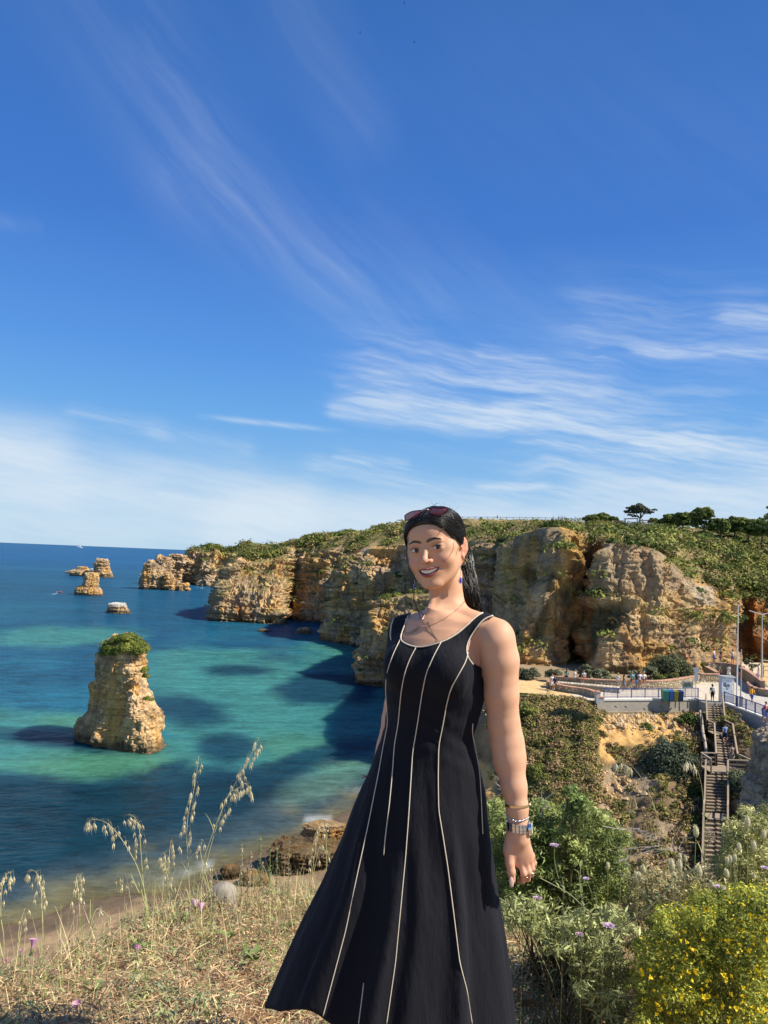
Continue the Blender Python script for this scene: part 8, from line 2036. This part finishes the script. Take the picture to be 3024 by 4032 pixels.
    # ---- eyes, lashes, brows, teeth
    for s in (-1, 1):
        c = np.array([s*.0320, -.0688, .0000]); gz = np.array([-.0*s, -1, 0]); 
        tocam = WL(CAM[None])[0]-c; tocam /= np.linalg.norm(tocam)
        th, ph = np.meshgrid(np.linspace(0, math.pi, 22), np.linspace(0, 2*math.pi, 28, endpoint=False), indexing='ij')
        a1 = np.cross(tocam, [0, 0, 1.]); a1 /= np.linalg.norm(a1); a2 = np.cross(a1, tocam)
        G = c+.0144*(np.cos(th)[..., None]*tocam+np.sin(th)[..., None]*(np.cos(ph)[..., None]*a1+np.sin(ph)[..., None]*a2))
        V2 = LW(G.reshape(-1, 3)); fc = grid_faces(22, 28, True)
        r = .0144*np.sin(th.ravel()); fr_ = th.ravel() < 1.5
        col = np.where(((r < .0024) & fr_)[:, None], [.004, .004, .004], np.where(((r < .0064) & fr_)[:, None], [.035, .016, .008], [.66, .60, .56]))
        m2 = mat_vc_eye; W_(mesh_obj('eye', V2, fc[:, ::-1], m2, None, col, True))
        # eyeliner + lashes along the upper lid
        t = np.linspace(-1, 1, 18); Mr = Ry(-s*R(6))
        def lid(t, k): 
            e = np.stack([t*.0162, -.0865+.0720+0*t, k*.0056*np.sqrt(np.clip(1-t*t, 0, 1))], 1); e[:, 1] = 0
            e = e@Mr.T; x = s*.0324+e[:, 0]; z = .0004+e[:, 2]
            y = -.0690-.0155*np.sqrt(np.clip(1-((x-s*.0322)/.0178)**2-(z/.0142)**2, .02, 1))
            return np.stack([x, y-.0002, z], 1)
        U = lid(t, 1.0); m = MB(); m.tube(LW(U), np.clip(.00085*(1-np.abs(t)**4*.5), .0003, 1), 5)
        wing = np.array([U[-1 if s > 0 else 0], U[-1 if s > 0 else 0]+[s*.004, .0025, .0022]]); m.tube(LW(wing), [.0007, .0002], 5)
        for k in range(2, 17):
            b0 = U[k]; m.tube(LW(np.array([b0, b0+[s*.0004+(.0012*(t[k])), -.0026, .0016], b0+[s*.0006+(.0022*t[k]), -.0040, .0040]])), [.00028, .0002, .0001], 3)
        W_(m.build('eyelashes', M_DARK))
        Lw = lid(t[2:-2], -1.0); m = MB(); m.tube(LW(Lw), .00032, 4); W_(m.build('lower_lash_line', M_DARK))
        g = np.random.default_rng(5+s); m = MB()
        tt = g.random(95)**.85; xx = .0080+.0390*tt; zb = .0195+.0065*np.sin(np.minimum(tt*1.25, 1)*math.pi*.62)-.007*np.maximum(tt-.55, 0)**1.2*1.5
        hw = .0036*(1-tt)**.55+.0004; z0 = zb+hw*(g.random(95)*2-1); o0 = np.stack([s*xx, np.full(95, -.14), z0], 1)
        tq = np.zeros(95)
        for _ in range(40): tq = tq+np.clip(h_.ev(o0+tq[:, None]*[0, 1, 0])*.8, 0, .02)
        for b0, t_ in zip(o0+tq[:, None]*[0, 1, 0], tt):
            dv = np.array([s*.0042, .0012*(t_ > .3), .0022*(1-t_*1.6)]); m.tube(LW(np.array([b0-[0, .0002, 0], b0+dv*.5-[0, .0006, 0], b0+dv-[0, .0001, 0]])), [.00034, .0003, .0001], 3)
        W_(m.build('eyebrow', M_DARK))
    for i in range(8):
        x = (i-3.5)*.0062*(1 if abs(i-3.5) < 1 else .97); wd = [.0052, .0054, .0060, .0074, .0074, .0060, .0054, .0052][i]
        x = [-.0215, -.0165, -.0108, -.0040, .0040, .0108, .0165, .0215][i]
        y = -.0850+(x/.0275)**2*.0120; a = math.atan(2*x/.0275**2*.0120)
        b = SDF(); z1 = zc_(x)+.0060; z0 = zc_(x)-.0036*(1-(x/.025)**2)
        b.box((0, 0, 0), (wd/2+.0004, .0016, (z1-z0)/2), .0012); Vt, Qt = b.mesh((-.006, -.004, -.008), (.006, .004, .008), .0007, B=8)
        Vt = Vt@Rz(a).T+[x, y, (z0+z1)/2]; W_(mesh_obj('tooth', LW(Vt), Qt, M_TOOTH, None, None, True))
    return dr, lay
mat_vc_eye = mat_vc('eye', rough=.12, spec=.6, vary=0, bump=0)
dress_obj, lay = build_woman()

# ---- hair
def hair():
    zs = [.16, .084, .076, .066, .056, .040, .020, .000, -.012, -.022, -.05, -.2]; ys = [-.30, -.30, -.090, -.079, -.071, -.060, -.046, -.010, .030, .036, .036, .036]
    def yh(z): return np.interp(z, zs[::-1], ys[::-1])
    sk_ = SDF(); sk_.ell((0, .020, .030), (.0715, .093, .071), .02); sk_.ell((0, -.016, -.004), (.0700, .066, .086), .03); sk_.ell((0, -.052, .045), (.050, .030, .036), .03)
    s = SDF()
    def capd(q):
        g_ = np.sin(q[:, 0]*520+q[:, 2]*160+np.sin(q[:, 1]*90)*2)
        return sk_.ev(q)-np.minimum(.0035+.0050*sstep(q[:, 2], .03, .09)+.004*sstep(q[:, 1], -.02, .05)+.0008*g_, np.clip((q[:, 1]-yh(q[:, 2]))*.55+.0014, .0014, 1))
    def cap(X):
        q = WL(X); d = capd(q)
        return np.maximum(d, (yh(q[:, 2]+np.abs(q[:, 0])*.02)-q[:, 1])*.7)
    s.fn(cap, .01)
    s.cone(Qp(1778, 2170, .14), Qp(1815, 2290, .12), .046, .028, .02); s.cone(Qp(1815, 2290, .12), Qp(1840, 2380, .10), .028, .018, .02); s.cone(Qp(1840, 2380, .11), Qp(1850, 2560, .17), .018, .03, .02)
    V, Qd = s.mesh(LW((0, 0, 0))-[.16, .16, .42], LW((0, 0, 0))+[.2, .3, .16], .0048, B=10)
    W_(mesh_obj('hair', V, Qd, M_HAIR, None, None, True))
    g = np.random.default_rng(3); m = MB()
    # strands combed back from the hairline
    E_ = np.array([.0785, .1000, .0865])
    n = 900; A = g.random(n)**.75; S_ = g.choice([-1, 1], n)
    z0 = np.interp(A, [0, .3, .55, .75, .9, 1], [.084, .075, .055, .034, .022, .012]); x0 = np.interp(A, [0, .3, .55, .75, .9, 1], [.002, .036, .058, .068, .071, .072])+g.normal(size=n)*.0015
    y0 = yh(z0+.001)+.001; y0 = np.maximum(y0, -.088)
    c0 = np.array([0, .018, .030]); p0 = np.stack([S_*x0, y0, z0], 1)-c0; p0 /= np.linalg.norm(p0, axis=1)[:, None]
    e_ = np.stack([g.normal(size=n)*.022+.014, .10+.02*g.random(n), -.02-.07*g.random(n)], 1)-c0; e_ /= np.linalg.norm(e_, axis=1)[:, None]
    T_ = np.linspace(0, 1, 15)[None, :, None]; 
    m_ = np.stack([S_*x0*.95+.004, np.full(n, .045)+.01*g.normal(size=n), z0*.75+.045], 1)-c0; m_ /= np.linalg.norm(m_, axis=1)[:, None]
    def sl(a, b, t):
        o_ = np.arccos(np.clip((a*b).sum(1), -1, 1))[:, None, None]; return (np.sin((1-t)*o_)*a[:, None]+np.sin(t*o_)*b[:, None])/np.sin(o_)
    q1 = sl(p0, m_, T_); q2 = sl(m_, e_, T_); w = q1*(1-T_)+q2*T_
    w[..., 2] += .025*np.sin(T_[..., 0]*5+g.random((n, 1))*6)*g.random((n, 1))*T_[..., 0]; w /= np.linalg.norm(w, axis=2)[..., None]
    rad = np.full(w.shape[:2], .09)
    for _ in range(14): rad -= capd((c0+w*rad[..., None]).reshape(-1, 3)).reshape(rad.shape)*.9
    rad += .0008+.0030*np.sin(T_[..., 0]*math.pi)*g.random((n, 1))+.0012*g.random((n, 1))
    for pt in (c0+w*rad[..., None])[::2]: m.tube(LW(pt), .0006+.0005*g.random(), 3, cap=False)
    # hair swept from the centre parting down and back over the temples
    n = 620; S_ = g.choice([-1, 1], n); y0 = -.086+.13*g.random(n)**1.25; q_ = (y0+.086)/.13
    def nrm(a): return a/np.linalg.norm(a, axis=-1)[..., None]
    p0 = nrm(np.stack([S_*(.0015+.002*g.random(n))+.002, y0, np.interp(y0, [-.09, -.075, -.04, .02, .05], [.078, .095, .115, .125, .12])], 1)-c0)
    m_ = nrm(np.stack([S_*.072, -.050+.105*q_+.006*g.normal(size=n), .040+.045*q_+.004*g.normal(size=n)], 1)-c0)
    e_ = nrm(np.stack([S_*(.050+.01*g.random(n)), .070+.03*q_, -.012-.03*g.random(n)], 1)-c0)
    q1 = sl(p0, m_, T_); q2 = sl(m_, e_, T_); w = nrm(q1*(1-T_)+q2*T_+q1*0)
    w = nrm(q1*(1-T_**1.3)+q2*T_**1.3); rad = np.full(w.shape[:2], .09)
    for _ in range(14): rad -= capd((c0+w*rad[..., None]).reshape(-1, 3)).reshape(rad.shape)*.9
    rad += .0010+.0034*np.sin(T_[..., 0]*math.pi)*g.random((n, 1))+.0010*g.random((n, 1))
    for pt in c0+w*rad[..., None]: m.tube(LW(pt), .0006+.0006*g.random(), 3, cap=False)
    W_(m.build('combed_strands', M_HAIR, smooth=True))
    m = MB()
    for k in range(420):
        r1, r2, a = g.random()**.5, g.random()**.5, g.random()*6.28
        P0 = [(1768, 2105, .10, 34), (1790, 2165, .13, 58), (1818, 2260, .11, 52), (1846, 2350, .085, 40), (1858, 2425, .12, 42), (1862, 2560, .16, 52)]
        pt = []; ph = g.random()*6
        for j, (u_, v_, dd, rr) in enumerate(P0):
            q = a+.5*j*(g.random()-.5); pt.append(Qp(u_+math.cos(q)*rr*r1*1.12, v_+g.normal()*6, dd+math.sin(q)*PXM(rr)*r1))
        pt = catmull(np.array(pt), 26); tt = np.linspace(0, 1, 26)
        pt[:, 0] += .0035*np.sin(tt*(20+8*g.random())+ph)*tt; pt[:, 1] += .003*np.sin(tt*23+ph*2)*tt
        m.tube(pt, .0007+.0005*g.random(), 3, cap=False)
    for k in range(34):      # wisps blown to the right over the shoulder
        u0, v0 = 1850+g.random()*25, 2270+g.random()*110; L = 30+g.random()*60
        pt = np.array([Qp(u0, v0, .08), Qp(u0+L*.35, v0+L*.6, .07), Qp(u0+L*.9+g.normal()*14, v0+L*1.0+g.normal()*14, .05)]); m.tube(catmull(pt, 9), [.0004]*8+[.0002], 3, cap=False)
    W_(m.build('long_hair', M_HAIR, smooth=True))
    m = MB()
    locks = [[(1608, 2120), (1600, 2190), (1612, 2241), (1598, 2300), (1600, 2372), (1607, 2398)], [(1606, 2140), (1612, 2225), (1619, 2266), (1600, 2320), (1595, 2352)],
             [(1612, 2230), (1622, 2290), (1631, 2340), (1637, 2376), (1650, 2408), (1674, 2424), (1688, 2456), (1705, 2496), (1727, 2523)],
             [(1614, 2240), (1630, 2300), (1628, 2350), (1640, 2392), (1655, 2440), (1646, 2470), (1620, 2490), (1592, 2494)],
             [(1616, 2250), (1640, 2320), (1646, 2360), (1662, 2400), (1690, 2430)], [(1620, 2262), (1650, 2340), (1680, 2380)],
             [(1788, 2138), (1790, 2158), (1783, 2176), (1768, 2196), (1752, 2208), (1741, 2215)], [(1608, 2100), (1590, 2138), (1576, 2146)],
             [(1736, 2084), (1728, 2098), (1718, 2108)], [(1812, 2140), (1800, 2170), (1796, 2190)]]
    for L in locks:
        for k in range(3 if len(L) > 5 and L[0][0] < 1700 else 1):
            j = np.array(L, float)+g.normal(size=2)*3; j = catmull(j, 26); j += np.cumsum(g.normal(size=j.shape), 0)*.35
            uu = j[:, 0]; dd = np.where(j[:, 1] > 2400, -.13, -.085)
            D = pixdir(j[:, 0], j[:, 1]); t = march(skin.ev, CAM, D, 1.6, 2.28, 110); base = np.linalg.norm(Qp(1620, 2250, -.02)-CAM)
            t = np.where(np.isnan(t), base, t-.002)
            for _ in range(8): t[1:-1] = (t[:-2]+t[1:-1]*2+t[2:])/4
            t = np.minimum(t, base+.06)
            m.tube(CAM+D*t[:, None], np.r_[np.full(20, .00045), np.linspace(.00045, .0002, 6)], 3, cap=False)
    W_(m.build('loose_locks', M_HAIR, smooth=True))
    m = MB()
    for k in range(34):      # fly-aways over the crown
        u0 = 1660+g.random()*150; v0 = np.interp(u0, [1650, 1720, 1780, 1815], [2022, 2006, 2028, 2078]); a = (-.6+1.6*g.random()); L = 18+30*g.random()
        p = [Qp(u0, v0+6, .03)]; x, y = u0, v0; an = -1.7+g.random()*1.5
        for j in range(7): x += math.cos(an)*L/6; y += math.sin(an)*L/6; an += .35*g.normal()+.32*a; p.append(Qp(x, y, .03+.01*g.normal()))
        m.tube(catmull(np.array(p), 16), .00022, 3, cap=False)
    W_(m.build('fly_away_hair', M_HAIR))
hair()

# ---- sunglasses
def glasses():
    mg, nt, b = new_mat('tinted_lens'); b.inputs['Base Color'].default_value = (.24, .07, .105, 1); b.inputs['Roughness'].default_value = .06; b.inputs['Alpha'].default_value = .72; b.inputs['Specular IOR Level'].default_value = .7
    r = empty('sunglasses', 'rimless sunglasses with plum lenses resting on top of the woman\'s head', 'sunglasses', Qp(1680, 2030, -.04))
    def dep(u): return -.034-(u-1600)*.00022
    z7 = lambda x, y: (1450+x/2.37, 1950+y/2.37)
    for poly in ([(338, 190), (360, 172), (400, 152), (450, 142), (505, 140), (495, 165), (470, 190), (430, 212), (385, 228), (350, 236), (341, 215)], [(566, 130), (600, 116), (650, 109), (700, 109), (744, 116), (742, 135), (725, 160), (695, 182), (650, 190), (605, 186), (575, 170)]):
        q = catmull(np.array([z7(*p) for p in poly]+[z7(*poly[0])]), 40)[:-1]; c = q.mean(0); n = len(q)
        fr_ = [Qp(u, v, dep(u)) for u, v in q]; bk = [p+np.array([0, .0016, 0]) for p in fr_]; mid = Qp(c[0], c[1], dep(c[0])-.003)
        V = np.array(fr_+bk+[mid, mid+[0, .0016, 0]]); t = [[i, (i+1) % n, 2*n] for i in range(n)]+[[n+(i+1) % n, n+i, 2*n+1] for i in range(n)]; qd = [[i, n+i, n+(i+1) % n, (i+1) % n] for i in range(n)]
        to_parent(mesh_obj('lens', V, [np.array(qd), np.array(t)], mg, None, None, True), r)
        m = MB(); top = [p-np.array([0, .0006, 0]) for p in fr_]; m.tube(np.array(top+[top[0]]), .0007, 5, cap=False); to_parent(m.build('rim', M_DARK), r)
    m = MB(); m.tube(catmull(np.array([Qp(*z7(500, 150), dep(1661)), Qp(*z7(520, 133), dep(1668)-.006), Qp(*z7(550, 130), dep(1680)-.006), Qp(*z7(572, 142), dep(1690))]), 12), .0013, 6); to_parent(m.build('bridge', M_SILV), r)
    for s_, pts in ((1, [(744, 120), (765, 160), (800, 225), (845, 315), (875, 400), (888, 450)]), (-1, [(340, 195), (343, 240), (352, 300)])):
        p = np.array([z7(*a) for a in pts]); D = pixdir(p[:, 0], p[:, 1]); d0 = dep(p[0][0])
        dd = np.linspace(d0, .055 if s_ > 0 else .05, len(p)); m = MB(); m.tube(catmull(np.array([Qp(a[0], a[1], k) for a, k in zip(p, dd)]), 22), .0011, 6); to_parent(m.build('temple', M_SILV if s_ > 0 else M_GOLD), r)
glasses()

# ---- jewellery
def jewels():
    z7 = lambda x, y: (1450+x/2.37, 1950+y/2.37)
    gem = mat_plain('blue_gem', (.012, .012, .42), rough=.05, spec=1.0, vary=.3, scale=200)
    for (x0, y0, y1, dd, lab, small) in ((862, 650, 762, -.012, 'drop earring with a deep blue stone hanging from the visible ear', 0), (433, 790, 815, .07, 'blue drop earring glimpsed beside the far cheek', 1)):
        r = empty('earring', lab, 'earring', Qp(*z7(x0, y0), dd))
        if not small:
            m = MB(); m.lathe([(0, -.003), (.0024, -.001), (.0024, .001), (0, .003)], Qp(*z7(x0, y0), dd), 10); to_parent(m.build('stud', M_SILV), r)
        m = MB(); m.tube([Qp(*z7(x0, y0), dd), Qp(*z7(x0-2, y1), dd)], .0007, 5); to_parent(m.build('bar', M_SILV), r)
        c = Qp(*z7(x0-2, y1+34), dd); k = .7 if small else 1
        prof = [(0, .0115*k), (.0020*k, .0075*k), (.0042*k, .001), (.0048*k, -.003*k), (.0036*k, -.0075*k), (0, -.0095*k)]
        m = MB(); m.lathe([(a*.82, b*.85) for a, b in prof], c-[0, .002, 0], 8, sy=.7); to_parent(m.build('stone', gem), r)
        th = np.linspace(0, 2*math.pi, 26); ring = np.stack([c[0]+.0050*k*np.sin(th)*(1-.25*np.cos(th)), np.full(26, c[1]), c[2]+.0105*k*np.cos(th)+.0005], 1)
        m = MB(); m.tube(ring, .0008*k, 5, cap=False); to_parent(m.build('setting', M_SILV), r)
    for x0, y0 in ((893, 635), (905, 605)):
        c = Qp(*z7(x0, y0), -.004); th = np.linspace(0, 6.283, 20); m = MB(); m.tube(np.stack([c[0]+.0035*np.cos(th), c[1]+.002*np.sin(th), c[2]+.0042*np.sin(th)], 1), .0007, 5, cap=False)
        tag(m.build('ear_hoop', M_GOLD), 'tiny gold hoop %s the ear' % ('low on the edge of' if y0 > 620 else 'higher on the rim of'), 'earring')
    r = empty('necklace', 'fine rose-gold chain with a small winged pendant at the woman\'s collarbone', 'necklace', Qp(1700, 2456, -.06))
    for pts in ([(905, 985), (880, 1015), (840, 1055), (770, 1112), (690, 1162), (620, 1196), (560, 1222), (545, 1226)], [(497, 1222), (492, 1195), (510, 1150), (540, 1090), (560, 1050), (577, 1012)]):
        q = catmull(np.array([z7(*a) for a in pts]), 70); D = pixdir(q[:, 0], q[:, 1]); t = march(skin.ev, CAM, D, 1.6, 2.4, 130); ok = ~np.isnan(t); p = CAM+D[ok]*(t[ok]-.0008)[:, None]
        m = MB(); m.tube(p, .0006+.0003*(np.arange(len(p)) % 2), 5, cap=False); to_parent(m.build('chain', M_ROSE), r)
    c = lay([z7(500, 1224), z7(545, 1226)], f=skin.ev, dens=6); m = MB()
    for i, p in enumerate(c): m.lathe([(0, -.003), (.0022, 0), (0, .003)], p, 7, sx=1.3)
    to_parent(m.build('pendant', M_ROSE), r)
    c = lay([(1684.5, 2201), (1685, 2202)], f=skin.ev, dens=.5)
    if len(c): m = MB(); m.lathe([(0, -.0012), (.0012, 0), (0, .0012)], c[0], 6); tag(m.build('nose_stud', M_ROSE), 'tiny stud in the side of the nose', 'nose stud')
    # wrist
    ax = Qp(2036, 3180, -.082)-Qp(2040, 3262, -.088); ax /= np.linalg.norm(ax); e1 = np.cross(ax, [0, 1, 0]); e1 /= np.linalg.norm(e1); e2 = np.cross(ax, e1)
    if e1[0] < 0: e1 = -e1
    if e2[1] > 0: e2 = -e2              # e1 image right, e2 toward the camera
    def ringpt(c, a, r, h=0, tilt=0): return c+e1*r*math.cos(a)+e2*r*math.sin(a)+ax*(h+tilt*math.cos(a))
    c = Qp(2036, 3168, -.081); m = MB(); n = 40; rr = PXM(44)
    V = [ringpt(c, a, r_, h_) for a in np.arange(n)*2*math.pi/n for r_, h_ in ((rr, -.0028), (rr+.0012, -.0028), (rr+.0012, .0028), (rr, .0028))]
    i = np.arange(n)[:, None]*4; j = np.arange(4)[None]; i2 = ((np.arange(n)+1) % n)[:, None]*4; k = (j+1) % 4
    m.add(V, np.stack([i+j, i+k, i2+k, i2+j], -1).reshape(-1, 4)); m.lathe([(0, -.004), (.003, 0), (0, .004)], ringpt(c, .1, rr+.002), 8)
    tag(m.build('bangle', M_GOLD, smooth=False), 'flat polished gold bangle, topmost on the wrist', 'bracelet')
    c = Qp(2038, 3218, -.085); m = MB()
    for q in range(44):
        a = q*2*math.pi/44; p = ringpt(c, a, PXM(40), .004*math.sin(a*2+1), -.003); p2 = ringpt(c, a+.19, PXM(40)+.0008*(q % 2), .004*math.sin(a*2+1), -.003); m.tube([p, (p+p2)/2+e2*.0004, p2], [.0016, .0021, .0016], 6)
    tag(m.build('chain_bracelet', M_SILV, smooth=True), 'silver curb-chain bracelet just above the watch', 'bracelet')
    c = Qp(2040, 3254, -.088); r = empty('wristwatch', 'silver wristwatch with link band and pale round dial', 'watch', c)
    for q in range(17):
        a = .55+q*(2*math.pi-.95)/17; p = ringpt(c, a, PXM(41), 0, -.003); t_ = -e1*math.sin(a)+e2*math.cos(a); nn = e1*math.cos(a)+e2*math.sin(a); Mx = np.stack([t_, nn, ax], 1)
        l = MB(); l.box((0, 0, 0), (.0080, .0026, .0095), col=(1, 1, 1)); l.box((0, .0002, .0080), (.0072, .0024, .0052), col=(1, 1, 1)); l.box((0, .0002, -.0080), (.0072, .0024, .0052), col=(1, 1, 1))
        l.v = [v_@Mx.T+p for v_ in l.v]; to_parent(l.build('link', M_SILV), r)
    a = .28; nn = e1*math.cos(a)+e2*math.sin(a); p = ringpt(c, a, PXM(41)+.004, 0, -.003); s1 = np.cross(nn, ax); th = np.arange(32)*2*math.pi/32
    def disc(rad, z0, z1): 
        V = [p+nn*z+(s1*math.cos(t)+ax*math.sin(t))*rad for z in (z0, z1) for t in th]+[p+nn*z1, p+nn*z0]; m = MB()
        m.add(V, [[i, (i+1) % 32, 32+(i+1) % 32, 32+i] for i in range(32)], [[32+i, 32+(i+1) % 32, 64] for i in range(32)]+[[(i+1) % 32, i, 65] for i in range(32)]); return m
    to_parent(disc(.0180, -.005, .0022).build('case', M_SILV), r); to_parent(disc(.0150, .0022, .0030).build('bezel', M_SILV), r)
    to_parent(disc(.0136, .0030, .0036).build('dial', mat_plain('dial', (.62, .66, .60), rough=.4, vary=.15, scale=80)), r)
    m = MB(); m.bar(p+nn*.0042, p+nn*.0042+ax*.009, .0008, .0004, (.05, .05, .05)); m.bar(p+nn*.0042, p+nn*.0042+s1*.006-ax*.003, .0010, .0004, (.05, .05, .05)); to_parent(m.build('hand', M_PAINT), r)
    for (u_, v_, dd, rr_, lab) in ((2066, 3452, -.096, 12.0, 'thin gold ring on the index finger'), (2087, 3436, -.088, 11.5, 'chunkier gold ring on the middle finger')):
        c = Qp(u_, v_, dd); th_ = np.linspace(0, 6.283, 26); m = MB(); R_ = PXM(rr_)
        m.tube(np.stack([c[0]+R_*np.cos(th_), c[1]+R_*np.sin(th_), c[2]+R_*.3*np.cos(th_)], 1), .0010 if rr_ > 11.6 else .0016, 6, cap=False); tag(m.build('finger_ring', M_GOLD, smooth=True), lab, 'ring')
    # nails
    m = MB(); b = SDF(); b.ell(Qp(2014, 3474, -.1135), (.0062, .0022, .0135), .002, M=Ry(R(-6))); V, Q_ = b.mesh(Qp(2014, 3474, -.113)-.02, Qp(2014, 3474, -.113)+.02, .0009, B=8); W_(mesh_obj('thumb_nail', V, Q_, mat_plain('nail', (.70, .48, .40), rough=.25, vary=.05), None, None, True))
    # red thread on the far wrist
    c = Qp(1478, 3056, .135); th_ = np.linspace(0, 6.283, 26); m = MB(); m.tube(np.stack([c[0]+.0275*np.cos(th_), c[1]+.0275*np.sin(th_), c[2]+.004*np.cos(th_)], 1), .0012, 5, cap=False)
    for e_ in ((-.012, 0, .004), (-.014, 0, -.006), (-.008, 0, -.010)): m.tube([c+[-.028, -.004, 0], c+np.array([-.028, -.004, 0])+e_], .0009, 4)
    tag(m.build('thread_bracelet', mat_plain('red_thread', (.35, .02, .02), rough=.8)), 'red thread bracelet with loose ends on the wrist behind the dress', 'bracelet')
jewels()
